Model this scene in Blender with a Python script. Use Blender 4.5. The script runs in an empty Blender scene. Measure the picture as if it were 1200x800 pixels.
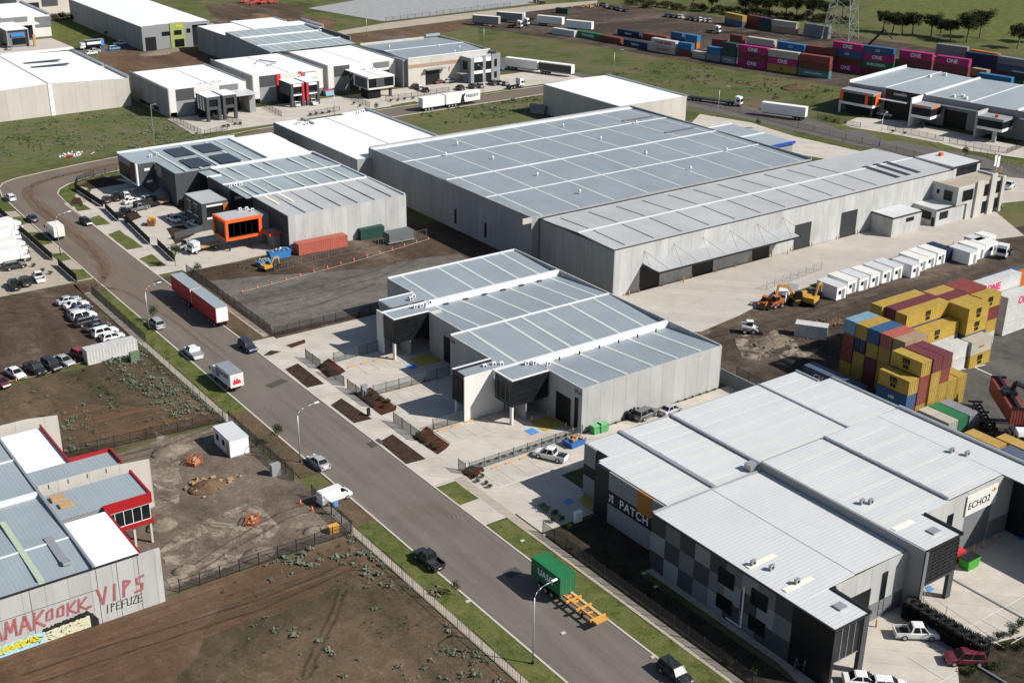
import bpy, bmesh, math, random
from mathutils import Vector, Matrix
rnd = random.Random(7)
scene = bpy.context.scene
COL = scene.collection
R = math.radians
# ------------------------------------------------------------------ camera
F, PITCH, ROLL, YAW, CH = 1481.35, 0.405997, 0.0140347, 0.940226, 93.0
cp, sp = math.cos(PITCH), math.sin(PITCH)
cw = Vector((cp*math.cos(YAW), cp*math.sin(YAW), -sp))
r0 = Vector((math.sin(YAW), -math.cos(YAW), 0)); u0 = r0.cross(cw)
cr = math.cos(ROLL)*r0 + math.sin(ROLL)*u0
cu = -math.sin(ROLL)*r0 + math.cos(ROLL)*u0
cam_d = bpy.data.cameras.new('camera'); cam = bpy.data.objects.new('camera', cam_d); COL.objects.link(cam)
cam_d.sensor_width = 36; cam_d.lens = 36*F/1200; cam_d.clip_start = 1; cam_d.clip_end = 6000
m = Matrix((cr, cu, -cw)).transposed().to_4x4(); m.translation = (0, 0, CH); cam.matrix_world = m
scene.camera = cam

def at(px, py, z=0.0):
    """ground point (world metres) seen at a surveyed spot of the photograph"""
    d = cw*F + cr*(px-600) + cu*(400-py)
    t = (z-CH)/d.z
    return Vector((t*d.x, t*d.y, z))
def a2(px, py, z=0.0):
    p = at(px, py, z); return (p.x, p.y)

# ------------------------------------------------------------------ light
SUNV = Vector((4.1, -5.1, 5.4)).normalized()
w = bpy.data.worlds.new('World'); scene.world = w; w.use_nodes = True
nt = w.node_tree; nt.nodes.clear()
sky = nt.nodes.new('ShaderNodeTexSky'); sky.sky_type = 'NISHITA'; sky.sun_disc = False
sky.sun_elevation = math.asin(SUNV.z); sky.sun_rotation = math.atan2(SUNV.x, SUNV.y)
sky.air_density = 1.0; sky.dust_density = 0.8
bg = nt.nodes.new('ShaderNodeBackground'); bg.inputs[1].default_value = 0.066
wo = nt.nodes.new('ShaderNodeOutputWorld')
nt.links.new(sky.outputs[0], bg.inputs[0]); nt.links.new(bg.outputs[0], wo.inputs[0])
sd = bpy.data.lights.new('sun', 'SUN'); sd.energy = 4.7; sd.angle = R(0.5); sd.color = (1, 0.965, 0.905)
so = bpy.data.objects.new('sun', sd); COL.objects.link(so)
so.rotation_euler = SUNV.to_track_quat('Z', 'Y').to_euler(); so.location = (0, -50, 200)
vs = scene.view_settings
vs.view_transform = 'Standard'; vs.look = 'None'; vs.exposure = 0.40; vs.gamma = 1; vs.use_curve_mapping = False

# ------------------------------------------------------------------ materials
MC = {}
class NT:
    def __init__(s, name):
        s.m = bpy.data.materials.new(name); s.m.use_nodes = True
        s.t = s.m.node_tree; s.b = s.t.nodes['Principled BSDF']; s.o = s.t.nodes['Material Output']
        s.tc = None
    def n(s, typ, **k):
        x = s.t.nodes.new(typ)
        for a, b in k.items(): setattr(x, a, b)
        return x
    def L(s, a, b): s.t.links.new(a, b)
    def co(s):
        if not s.tc: s.tc = s.n('ShaderNodeTexCoord')
        return s.tc.outputs['Object']
    def pos(s):
        g = s.n('ShaderNodeNewGeometry'); return g.outputs['Position']
    def mapv(s, src, sc, rot=(0, 0, 0), loc=(0, 0, 0)):
        x = s.n('ShaderNodeMapping'); s.L(src, x.inputs[0]); x.inputs['Scale'].default_value = sc
        x.inputs['Rotation'].default_value = rot; x.inputs['Location'].default_value = loc; return x.outputs[0]
    def noise(s, src, scale, det=4, rough=.55, dist=0):
        x = s.n('ShaderNodeTexNoise'); s.L(src, x.inputs['Vector']); x.inputs['Scale'].default_value = scale
        x.inputs['Detail'].default_value = det; x.inputs['Roughness'].default_value = rough
        x.inputs['Distortion'].default_value = dist; return x.outputs[0]
    def ramp(s, fac, stops):
        x = s.n('ShaderNodeValToRGB'); s.L(fac, x.inputs[0]); e = x.color_ramp.elements
        while len(e) < len(stops): e.new(.5)
        for k, (p, c) in enumerate(stops):
            e[k].position = p; e[k].color = (*c, 1) if len(c) == 3 else c
        return x.outputs[0]
    def rf(s, fac, lo, hi):
        x = s.n('ShaderNodeMapRange'); s.L(fac, x.inputs[0]); x.inputs[1].default_value = lo; x.inputs[2].default_value = hi
        return x.outputs[0]
    def mix(s, fac, a, b, mode='MIX'):
        x = s.n('ShaderNodeMix', data_type='RGBA', blend_type=mode)
        for inp, v in ((x.inputs[0], fac), (x.inputs[6], a), (x.inputs[7], b)):
            if isinstance(v, (int, float)): inp.default_value = v
            elif isinstance(v, tuple): inp.default_value = (*v, 1)
            else: s.L(v, inp)
        return x.outputs[2]
    def math(s, op, a, b=None):
        x = s.n('ShaderNodeMath', operation=op)
        for k, v in enumerate((a, b)):
            if v is None: continue
            if isinstance(v, (int, float)): x.inputs[k].default_value = v
            else: s.L(v, x.inputs[k])
        return x.outputs[0]
    def bump(s, h, strength=.3, dist=.05):
        x = s.n('ShaderNodeBump'); s.L(h, x.inputs['Height']); x.inputs['Strength'].default_value = strength
        x.inputs['Distance'].default_value = dist; s.L(x.outputs[0], s.b.inputs['Normal'])
    def fin(s, col, rough=.8, metal=0, spec=.3):
        if isinstance(col, tuple): s.b.inputs['Base Color'].default_value = (*col, 1)
        else: s.L(col, s.b.inputs['Base Color'])
        s.b.inputs['Roughness'].default_value = rough; s.b.inputs['Metallic'].default_value = metal
        s.b.inputs['Specular IOR Level'].default_value = spec
        return s.m

def mul(c, k): return tuple(min(1, x*k) for x in c)
def plain(name, c, rough=.6, metal=0, var=.12, spec=.35, scale=3.0):
    if name in MC: return MC[name]
    t = NT(name); n = t.noise(t.co(), scale, 5)
    col = t.ramp(n, [(.25, mul(c, 1-var)), (.75, mul(c, 1+var))])
    MC[name] = t.fin(col, rough, metal, spec); return MC[name]
def paint(name, c, rough=.35):
    """vehicle paint with a little road dust"""
    if name in MC: return MC[name]
    t = NT(name); n = t.noise(t.co(), 2.5, 6, .65)
    f = t.rf(n, .45, .9)
    col = t.mix(t.math('MULTIPLY', f, .35), c, (.25, .21, .17))
    t.b.inputs['Coat Weight'].default_value = .4; t.b.inputs['Coat Roughness'].default_value = .15
    MC[name] = t.fin(col, rough, 0, .5); return MC[name]
def glass():
    if 'glass' in MC: return MC['glass']
    t = NT('glass'); n = t.noise(t.co(), .8, 2)
    MC['glass'] = t.fin(t.ramp(n, [(.3, (.006, .008, .01)), (.7, (.014, .017, .02))]), .32, 0, .22); return MC['glass']
def concrete(name, c, pitch=2.6, var=.16, stain=.25, joint=True, hj=None):
    if name in MC: return MC[name]
    t = NT(name); P = t.pos(); sep = t.n('ShaderNodeSeparateXYZ'); t.L(P, sep.inputs[0])
    u = t.math('ADD', sep.outputs[0], sep.outputs[1]); q = t.math('DIVIDE', u, pitch)
    wn = t.n('ShaderNodeTexWhiteNoise', noise_dimensions='1D'); t.L(t.math('FLOOR', q), wn.inputs['W'])
    big = t.noise(t.mapv(P, (.35, .35, .12)), 1.0, 6, .62)
    streak = t.noise(t.mapv(P, (1.6, 1.6, .10)), 1.0, 5, .7)
    fine = t.noise(P, 6.0, 4, .6)
    col = t.ramp(big, [(.28, mul(c, 1-var)), (.5, c), (.74, mul(c, 1+var*.8))])
    col = t.mix(t.math('MULTIPLY', t.rf(streak, .52, .8), stain), col, mul(c, .55))
    col = t.mix(t.math('MULTIPLY', wn.outputs[0], .30 if joint else 0.0), col, mul(c, .62))
    col = t.mix(t.math('MULTIPLY', fine, .12), col, mul(c, .6))
    if joint:
        fr = t.math('FRACT', q)
        j = t.math('LESS_THAN', fr, .05/pitch*1.3)
        col = t.mix(t.math('MULTIPLY', j, .6), col, mul(c, .3))
    t.bump(fine, .15, .02)
    MC[name] = t.fin(col, .85, 0, .2); return MC[name]
def rib(name, c, axis='y', pitch=.76, metal=0.0, rough=.45, dirt=.18, amp=.10):
    """ribbed roof sheet; ribs run along the given world axis"""
    if name in MC: return MC[name]
    t = NT(name); P = t.pos(); sep = t.n('ShaderNodeSeparateXYZ'); t.L(P, sep.inputs[0])
    q = t.math('DIVIDE', sep.outputs[0 if axis == 'y' else 1], pitch)
    fr = t.math('FRACT', q)
    ribl = t.math('LESS_THAN', fr, .22)
    sc = (2.2, .08, 1) if axis == 'y' else (.08, 2.2, 1)
    st = t.noise(t.mapv(P, sc), 1.0, 5, .6)
    pan = t.n('ShaderNodeTexWhiteNoise', noise_dimensions='1D'); t.L(t.math('FLOOR', t.math('DIVIDE', q, 3.0)), pan.inputs['W'])
    bg_ = t.noise(P, .12, 5, .6)
    col = t.ramp(bg_, [(.3, mul(c, 1-dirt*.6)), (.7, mul(c, 1+dirt*.35))])
    col = t.mix(t.math('MULTIPLY', t.rf(st, .45, .8), dirt), col, mul(c, .6))
    col = t.mix(t.math('MULTIPLY', pan.outputs[0], .08), col, mul(c, .55))
    col = t.mix(t.math('MULTIPLY', ribl, amp), col, mul(c, .45))
    col = t.mix(t.math('MULTIPLY', t.rf(t.noise(P, .5, 7, .75, 1.0), .60, .68), .22), col, mul(c, .62))
    t.bump(ribl, .35, .03)
    MC[name] = t.fin(col, rough, metal, .4); return MC[name]
def corr(name, c, dirt=.3):
    """painted container steel, rust and grime"""
    if name in MC: return MC[name]
    t = NT(name); P = t.co()
    n1 = t.noise(t.mapv(P, (.6, .6, .6)), 1.0, 6, .65); n2 = t.noise(t.mapv(P, (3, 3, .5)), 1.0, 5, .7); n3 = t.noise(P, 9, 4, .7)
    oi = t.n('ShaderNodeObjectInfo')
    col = t.ramp(n1, [(.28, mul(c, .78)), (.72, mul(c, 1.1))])
    col = t.mix(t.math('MULTIPLY', oi.outputs['Random'], .22), col, mul(c, .6))
    col = t.mix(t.math('MULTIPLY', t.rf(n2, .55, .85), dirt), col, mul(c, .5))
    col = t.mix(t.math('MULTIPLY', t.rf(n3, .66, .74), .7), col, (.12, .05, .025))
    MC[name] = t.fin(col, .55, 0, .35); return MC[name]
def dirtm(name, stops, scale=.12, aniso=None, fine=2.5, speck=None, rough=.95, rot=0.0):
    if name in MC: return MC[name]
    t = NT(name); P = t.pos()
    v = P if aniso is None else t.mapv(P, (*aniso, 1), (0, 0, rot))
    n = t.noise(v, scale, 9, .66, .5)
    f2 = t.noise(P, fine, 8, .78)
    md = t.noise(P, scale*5, 8, .72, .3)
    mixn = t.math('ADD', t.math('ADD', t.math('MULTIPLY', n, .45), t.math('MULTIPLY', f2, .25)), t.math('MULTIPLY', md, .30))
    x_ = t.n('ShaderNodeMapRange', clamp=False); t.L(mixn, x_.inputs[0]); x_.inputs[1].default_value = .5; x_.inputs[2].default_value = .6; x_.inputs[3].default_value = .5; x_.inputs[4].default_value = .70; mixn = x_.outputs[0]
    col = t.ramp(mixn, stops)
    f4 = t.noise(P, 7.0, 3, .5)
    col = t.mix(t.math('MULTIPLY', t.rf(f4, .64, .72), .55), col, tuple(min(.6, x*2.6+.03) for x in stops[1][1]))
    col = t.mix(t.math('MULTIPLY', t.rf(t.noise(P, 3.3, 4, .6), .36, .26), .6), col, mul(stops[0][1], .6))
    if speck:
        f3 = t.noise(P, 1.7, 8, .8, .5)
        col = t.mix(t.rf(f3, .60, .66), col, speck)
    t.bump(f2, .6, .12)
    MC[name] = t.fin(col, rough, 0, .1); return MC[name]

M = {}
M['pasture'] = dirtm('pasture', [(.32, (.048, .060, .018)), (.46, (.080, .092, .030)), (.58, (.115, .108, .048)), (.72, (.13, .105, .062))], .03, fine=1.2)
M['field'] = dirtm('field_grass', [(.34, (.046, .060, .018)), (.46, (.078, .092, .030)), (.57, (.105, .096, .048)), (.68, (.13, .095, .062))], .06, fine=1.4, speck=(.16, .155, .11))
M['brightgrass'] = dirtm('bright_grass', [(.3, (.048, .060, .016)), (.48, (.088, .104, .028)), (.60, (.125, .125, .042)), (.74, (.16, .13, .07))], .35, fine=5)
M['lotgreen'] = dirtm('weedy_lot', [(.30, (.056, .076, .024)), (.45, (.090, .104, .038)), (.60, (.120, .112, .055)), (.72, (.15, .11, .075))], .10, fine=1.8, speck=(.12, .135, .10))
M['lotbrown'] = dirtm('brown_dirt', [(.3, (.060, .038, .024)), (.48, (.105, .066, .042)), (.62, (.14, .092, .060)), (.78, (.16, .115, .08))], .10, (1, .25), fine=2.2, rot=R(20))
M['lotfront'] = dirtm('weedy_brown_dirt', [(.3, (.044, .038, .021)), (.46, (.080, .060, .037)), (.60, (.120, .082, .052)), (.76, (.17, .12, .08))], .10, (1, .45), fine=2.0, speck=(.06, .07, .03), rot=R(-20))
M['darkdirt'] = dirtm('dark_yard_dirt', [(.3, (.042, .029, .020)), (.48, (.072, .050, .036)), (.60, (.105, .075, .055)), (.75, (.19, .15, .115))], .09, (1, .3), fine=2.0)
M['gravel'] = dirtm('grey_gravel', [(.3, (.062, .053, .046)), (.46, (.108, .095, .084)), (.60, (.155, .138, .122)), (.78, (.24, .21, .18))], .08, (.22, 1), fine=3.0, rot=R(-8))
M['sitedirt'] = dirtm('site_dirt', [(.3, (.070, .056, .044)), (.48, (.125, .098, .075)), (.60, (.165, .13, .10)), (.74, (.30, .245, .19))], .11, (1, .6), fine=2.2, rot=R(35))
M['yarddirt'] = dirtm('container_yard_ground', [(.3, (.030, .022, .017)), (.48, (.062, .047, .036)), (.60, (.098, .076, .060)), (.75, (.18, .145, .115))], .07, (.25, 1), fine=2.0)
M['oldasphalt'] = dirtm('old_asphalt', [(.3, (.052, .048, .044)), (.5, (.085, .079, .073)), (.68, (.12, .112, .103)), (.82, (.19, .175, .16))], .10, (1, .5), fine=3.0, rot=R(-30))
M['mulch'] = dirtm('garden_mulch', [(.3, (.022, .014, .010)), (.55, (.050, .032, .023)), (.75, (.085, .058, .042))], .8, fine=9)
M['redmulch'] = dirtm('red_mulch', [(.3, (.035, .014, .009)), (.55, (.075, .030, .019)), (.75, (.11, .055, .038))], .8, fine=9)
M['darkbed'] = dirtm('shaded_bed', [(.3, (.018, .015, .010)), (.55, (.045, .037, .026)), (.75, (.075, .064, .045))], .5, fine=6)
def asphalt(name, c, brown=0.0):
    t = NT(name); P = t.pos(); sep = t.n('ShaderNodeSeparateXYZ'); t.L(P, sep.inputs[0])
    n = t.noise(t.mapv(P, (.6, .035, 1)), 1.0, 7, .6); f = t.noise(P, 8, 6, .7); b = t.noise(P, .09, 6, .6, .3)
    col = t.ramp(n, [(.3, mul(c, .82)), (.5, c), (.72, mul(c, 1.22))])
    col = t.mix(t.math('MULTIPLY', t.rf(b, .45, .75), .4), col, mul(c, 1.45))
    col = t.mix(t.math('MULTIPLY', f, .25), col, mul(c, .55))
    if brown:
        msk = t.math('MULTIPLY', t.rf(sep.outputs[1], 195, 245), t.rf(t.noise(t.mapv(P, (.35, .03, 1)), 1.0, 6, .6), .36, .62))
        col = t.mix(t.math('MULTIPLY', msk, brown), col, (.165, .115, .080))
    st = t.noise(t.mapv(P, (1.2, .5, 1)), .9, 5, .7)
    col = t.mix(t.math('MULTIPLY', t.rf(st, .66, .74), .45), col, mul(c, .35))
    col = t.mix(t.math('MULTIPLY', t.rf(t.noise(P, .35, 7, .75, 1.5), .60, .66), .25), col, mul(c, 1.8))
    t.bump(f, .3, .02)
    return t.fin(col, .88, 0, .2)
M['road'] = asphalt('road_asphalt', (.148, .127, .108), .75)
M['road2'] = asphalt('side_road_asphalt', (.118, .106, .098))
M['pave'] = concrete('driveway_concrete', (.50, .455, .395), 4.0, .16, .25, True)
M['pavedark'] = asphalt('asphalt_bay', (.16, .155, .15))
M['apron'] = concrete('apron_concrete', (.46, .42, .37), 5.0, .12, .20, True)
M['slab'] = concrete('far_slab_concrete', (.30, .30, .30), 8.0, .2, .2, False)
M['kerb'] = concrete('kerb_concrete', (.48, .44, .38), 3.0, .1, .1, False)
M['path'] = concrete('path_concrete', (.40, .345, .275), 1.5, .14, .2, True)
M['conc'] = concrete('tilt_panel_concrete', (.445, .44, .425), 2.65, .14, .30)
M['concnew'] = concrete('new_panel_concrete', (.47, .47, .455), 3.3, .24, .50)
M['concdark'] = concrete('grey_shade_side_concrete', (.33, .332, .33), 2.45, .14, .35)  # shade of walls turned from the sun is partly in this darker grey
M['conccream'] = concrete('cream_panel_concrete', (.52, .49, .44), 4.2, .10, .18)
M['whitewall'] = concrete('white_painted_wall', (.66, .64, .60), 6, .05, .06, False)
M['greywall'] = plain('grey_painted_wall', (.24, .245, .25), .7, var=.06)
M['midgrey'] = plain('mid_grey_painted_wall', (.16, .165, .17), .7, var=.08, scale=.5)
M['chargrey'] = plain('charcoal_painted_wall', (.058, .062, .068), .7, var=.08, scale=.5)
M['ltgrey'] = plain('light_grey_painted_wall', (.26, .265, .27), .7, var=.08, scale=.5)
M['black'] = plain('black_cladding', (.012, .013, .016), .35, var=.2)
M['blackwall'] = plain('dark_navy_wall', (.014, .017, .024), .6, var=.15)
M['orange'] = plain('orange_cladding', (.80, .12, .02), .5, var=.05)
M['ochre'] = plain('ochre_panel', (.42, .17, .035), .7, var=.1)
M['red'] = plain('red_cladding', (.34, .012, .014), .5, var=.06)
M['white'] = plain('white_metal', (.78, .78, .77), .45, var=.04)
M['flash'] = plain('roof_flashing', (.66, .68, .69), .45, var=.05)
M['galv'] = plain('galvanised_steel', (.42, .43, .44), .4, .5, .1)
M['steel'] = plain('dark_steel', (.03, .03, .033), .5, .3, .2)
M['roofblue'] = rib('blue_grey_roof', (.268, .302, .330), 'y')
M['roofblue2'] = rib('blue_grey_roof_light', (.32, .365, .385), 'y')
M['canopy'] = rib('canopy_sheet', (.40, .405, .41), 'y', 1.2, amp=.15)
M['roofgrey'] = rib('grey_roof', (.44, .44, .44), 'y')
M['roofwhite'] = rib('white_roof', (.86, .86, .85), 'x', dirt=.05, amp=.05)
M['roofwhite2'] = rib('off_white_roof', (.57, .58, .575), 'x', .6, dirt=.10, amp=.22)
M['roofzinc'] = rib('zinc_roof', (.30, .345, .37), 'y', .5, dirt=.15, amp=.22)
M['sky_l'] = plain('skylight_sheet', (.50, .54, .49), .3, var=.06)
M['sky_d'] = plain('skylight_dark', (.07, .10, .10), .3, var=.1)
M['skyg'] = plain('skylight_green', (.40, .47, .34), .3, var=.15)
M['skyc'] = plain('skylight_cream', (.78, .72, .58), .4, var=.04)
M['solar'] = plain('solar_panel', (.035, .037, .045), .15, .2, .2)
M['gutter'] = plain('dark_gutter', (.03, .035, .04), .4, .4, .1)  # near-black metal for gutters and roof joints
M['rubber'] = plain('tyre_rubber', (.012, .012, .012), .9, var=.3)
M['door'] = plain('roller_door_black', (.012, .012, .014), .5, var=.15)
M['doorg'] = plain('roller_door_grey', (.035, .038, .042), .5, var=.1)
M['yel'] = plain('safety_yellow', (.62, .30, .03), .5)
M['bollard'] = plain('bollard_yellow', (.60, .30, .06), .5)
M['bluemark'] = plain('blue_bay_paint', (.08, .25, .55), .6, var=.2, scale=6)
M['yellowmark'] = plain('yellow_bay_paint', (.42, .30, .07), .7, var=.25)
M['line'] = plain('white_line_paint', (.62, .60, .56), .7, var=.1)
M['timber'] = plain('timber', (.42, .26, .13), .8, var=.25)
M['bark'] = plain('bark', (.16, .12, .09), .9, var=.3)
M['lettw'] = plain('letter_white', (.75, .75, .73), .5, var=.03)
M['lettb'] = plain('letter_black', (.012, .012, .012), .5, var=.03)
M['lettr'] = plain('letter_red', (.55, .03, .05), .5, var=.05)
M['lettm'] = plain('letter_magenta', (.70, .03, .17), .5, var=.05)
M['spray'] = plain('spray_paint_red', (.34, .095, .105), .8, var=.35, scale=2)
M['sprayk'] = plain('spray_paint_black', (.015, .014, .014), .8, var=.3)
M['sprayy'] = plain('spray_paint_yellow', (.55, .50, .05), .8, var=.4, scale=4)
M['sprayc'] = plain('spray_paint_cream', (.58, .55, .38), .8, var=.3, scale=4)
M['sprayb'] = plain('spray_paint_blue', (.35, .58, .65), .8, var=.3, scale=4)
M['leafg'] = dirtm('gum_leaves', [(.3, (.014, .020, .008)), (.5, (.034, .042, .018)), (.7, (.06, .064, .03))], .35, fine=2)
M['leafs'] = dirtm('thistle_leaves', [(.3, (.09, .115, .075)), (.55, (.15, .18, .13)), (.75, (.24, .265, .20))], 1.2, fine=5)
M['leafd'] = dirtm('shrub_leaves', [(.3, (.018, .030, .010)), (.55, (.040, .060, .018)), (.75, (.075, .095, .03))], 1.0, fine=5)
M['leafb'] = dirtm('dry_brush', [(.3, (.030, .026, .014)), (.55, (.062, .052, .03)), (.75, (.10, .085, .05))], 1.0, fine=5)
M['spoil'] = dirtm('spoil_heap', [(.3, (.11, .088, .065)), (.55, (.19, .155, .12)), (.75, (.30, .25, .20))], .8, fine=5)
M['skin'] = plain('skin', (.45, .27, .19), .6)
M['tarp'] = plain('grey_canvas', (.12, .13, .13), .8, var=.2)

# ------------------------------------------------------------------ mesh builder
class MB:
    def __init__(s): s.v = []; s.f = []
    def add(s, vs_, fs):
        o = len(s.v); s.v += [tuple(x) for x in vs_]; s.f += [tuple(i+o for i in f) for f in fs]; return s
    def box(s, x0, x1, y0, y1, z0, z1):
        return s.add([(x0,y0,z0),(x1,y0,z0),(x1,y1,z0),(x0,y1,z0),(x0,y0,z1),(x1,y0,z1),(x1,y1,z1),(x0,y1,z1)],
                     [(0,3,2,1),(4,5,6,7),(0,1,5,4),(1,2,6,5),(2,3,7,6),(3,0,4,7)])
    def slab(s, x0, x1, y0, y1, za, zb, zc, zd, th=.12):
        """sloping slab; za..zd top heights at (x0,y0),(x1,y0),(x1,y1),(x0,y1)"""
        return s.add([(x0,y0,za-th),(x1,y0,zb-th),(x1,y1,zc-th),(x0,y1,zd-th),(x0,y0,za),(x1,y0,zb),(x1,y1,zc),(x0,y1,zd)],
                     [(0,3,2,1),(4,5,6,7),(0,1,5,4),(1,2,6,5),(2,3,7,6),(3,0,4,7)])
    def obox(s, c, size, rz=0.0, ry=0.0):
        mt = Matrix.Rotation(rz, 3, 'Z') @ Matrix.Rotation(ry, 3, 'Y'); a, b, d = (k/2 for k in size); c = Vector(c)
        pts = [c + mt @ Vector(p) for p in ((-a,-b,-d),(a,-b,-d),(a,b,-d),(-a,b,-d),(-a,-b,d),(a,-b,d),(a,b,d),(-a,b,d))]
        return s.add(pts, [(0,3,2,1),(4,5,6,7),(0,1,5,4),(1,2,6,5),(2,3,7,6),(3,0,4,7)])
    def prism(s, poly, z0, z1):
        n = len(poly)
        return s.add([(x,y,z0) for x,y in poly]+[(x,y,z1) for x,y in poly],
                     [tuple(range(n))[::-1], tuple(range(n, 2*n))]+[(i,(i+1)%n,(i+1)%n+n,i+n) for i in range(n)])
    def profy(s, poly, y0, y1):
        """polygon in x,z extruded along y"""
        n = len(poly)
        return s.add([(x,y0,z) for x,z in poly]+[(x,y1,z) for x,z in poly],
                     [tuple(range(n)), tuple(range(n, 2*n))[::-1]]+[(i,i+n,(i+1)%n+n,(i+1)%n) for i in range(n)])
    def profx(s, poly, x0, x1):
        n = len(poly)
        return s.add([(x0,y,z) for y,z in poly]+[(x1,y,z) for y,z in poly],
                     [tuple(range(n))[::-1], tuple(range(n, 2*n))]+[(i,(i+1)%n,(i+1)%n+n,i+n) for i in range(n)])
    def tube(s, p, q, r, n=8, r2=None):
        p, q = Vector(p), Vector(q); d = (q-p).normalized(); a = d.orthogonal().normalized(); b = d.cross(a)
        r2 = r if r2 is None else r2; vv = []
        for c, rr in ((p, r), (q, r2)):
            for i in range(n):
                t = 2*math.pi*i/n; vv.append(c + a*rr*math.cos(t) + b*rr*math.sin(t))
        return s.add(vv, [tuple(range(n))[::-1], tuple(range(n, 2*n))]+[(i,(i+1)%n,(i+1)%n+n,i+n) for i in range(n)])
    def path(s, pts, r, n=6):
        for a, b in zip(pts, pts[1:]): s.tube(a, b, r, n)
        return s
    def loft(s, rings):
        n = len(rings[0]); vv = [p for r_ in rings for p in r_]; ff = [tuple(range(n))[::-1], tuple(range(n*(len(rings)-1), n*len(rings)))]
        for k in range(len(rings)-1):
            ff += [(k*n+i, k*n+(i+1)%n, (k+1)*n+(i+1)%n, (k+1)*n+i) for i in range(n)]
        return s.add(vv, ff)
    def torus(s, c, axis, R_, r, n=12, k=6):
        c = Vector(c); ax = Vector(axis).normalized(); a = ax.orthogonal().normalized(); b = ax.cross(a); o = len(s.v)
        for i in range(n):
            t = 2*math.pi*i/n; d = a*math.cos(t)+b*math.sin(t)
            for j in range(k):
                u = 2*math.pi*j/k; s.v.append(tuple(c + d*(R_+r*math.cos(u)) + ax*r*math.sin(u)))
        for i in range(n):
            for j in range(k): s.f.append((o+i*k+j, o+((i+1)%n)*k+j, o+((i+1)%n)*k+(j+1)%k, o+i*k+(j+1)%k))
        return s
    def mesh(s, name, mat, smooth=False, fix=True):
        me = bpy.data.meshes.new(name); me.from_pydata(s.v, [], s.f)
        if fix:
            bm = bmesh.new(); bm.from_mesh(me); bmesh.ops.recalc_face_normals(bm, faces=bm.faces); bm.to_mesh(me); bm.free()
        me.materials.append(mat)
        if smooth: me.polygons.foreach_set('use_smooth', [True]*len(me.polygons))
        me.update(); return me
    def build(s, name, mat, parent=None, smooth=False, fix=True):
        """link as ONE object; coordinates are relative to the parent"""
        o = bpy.data.objects.new(name, s.mesh(name, mat, smooth, fix)); COL.objects.link(o)
        if parent is not None: o.parent = parent
        return o
    def wbuild(s, name, mat, parent, smooth=False):
        """coordinates given in world metres, parent is an unrotated Empty"""
        l = parent.location
        if parent.parent: l = l + parent.parent.location
        s.v = [(x-l[0], y-l[1], z-l[2]) for x, y, z in s.v]
        return s.build(name, mat, parent, smooth)

def split_boxes(mb, name, mat, parent):
    o = None
    for k in range(0, len(mb.v), 8):
        m2 = MB().add(mb.v[k:k+8], [(0,3,2,1),(4,5,6,7),(0,1,5,4),(1,2,6,5),(2,3,7,6),(3,0,4,7)]); o = m2.wbuild(name, mat, parent)
    return o

def tag(o, label, cat, group=None, kind=None):
    if label: o['label'] = label
    if cat: o['category'] = cat
    if group: o['group'] = group
    if kind: o['kind'] = kind
    return o
def thing(name, label, cat, loc, rz=0.0, group=None):
    o = bpy.data.objects.new(name, None); COL.objects.link(o); o.empty_display_size = .5
    o.location = loc; o.rotation_euler = (0, 0, rz); return tag(o, label, cat, group)
def single(mb, name, mat, label, cat, group=None, smooth=False, base=None):
    """a top-level thing that is one mesh: world coordinates in, origin at its base"""
    xs = [v[0] for v in mb.v]; ys = [v[1] for v in mb.v]; zs = [v[2] for v in mb.v]
    b = base or ((min(xs)+max(xs))/2, (min(ys)+max(ys))/2, min(zs))
    mb.v = [(x-b[0], y-b[1], z-b[2]) for x, y, z in mb.v]
    o = mb.build(name, mat, None, smooth); o.location = b
    return tag(o, label, cat, group)
def copy_tree(o, parent=None):
    c = o.copy(); COL.objects.link(c)
    if parent is not None: c.parent = parent
    for ch in list(o.children): copy_tree(ch, c)
    return c
def setmat(o, mat):
    o.material_slots[0].link = 'OBJECT'; o.material_slots[0].material = mat

TXT = {}
def text_mesh(s, size, ext=.015, bold=.02, spacing=1.0):
    k = (s, size, ext, bold, spacing)
    if k in TXT: return TXT[k]
    cu_ = bpy.data.curves.new('lettering', 'FONT'); cu_.body = s; cu_.size = size; cu_.extrude = ext
    cu_.offset = bold*size; cu_.align_x = 'CENTER'; cu_.align_y = 'CENTER'; cu_.space_character = spacing; cu_.space_line = .8
    cu_.resolution_u = 3
    o = bpy.data.objects.new('tmp', cu_); COL.objects.link(o)
    dg = bpy.context.evaluated_depsgraph_get(); me = bpy.data.meshes.new_from_object(o.evaluated_get(dg))
    bpy.data.objects.remove(o); bpy.data.curves.remove(cu_)
    TXT[k] = me; return me
def lettering(s, size, mat, parent, loc, face='-y', name='lettering', bold=.02, spacing=1.0, sx=1.0, tilt=0.0):
    """text standing on a wall; loc is in the parent's frame"""
    me = text_mesh(s, size, .012, bold, spacing)
    key = me.name+mat.name
    if key not in TXT:
        me2 = me.copy(); me2.materials.clear(); me2.materials.append(mat); TXT[key] = me2
    o = bpy.data.objects.new(name, TXT[key]); COL.objects.link(o); o.parent = parent; o.location = loc
    rz = {'-y': 0, '-x': -math.pi/2, '+x': math.pi/2, '+y': math.pi}[face]
    o.rotation_euler = (Matrix.Rotation(rz, 3, 'Z') @ Matrix.Rotation(math.pi/2, 3, 'X') @ Matrix.Rotation(tilt, 3, 'Z')).to_euler()
    o.scale = (sx, 1, 1); return o

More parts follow.
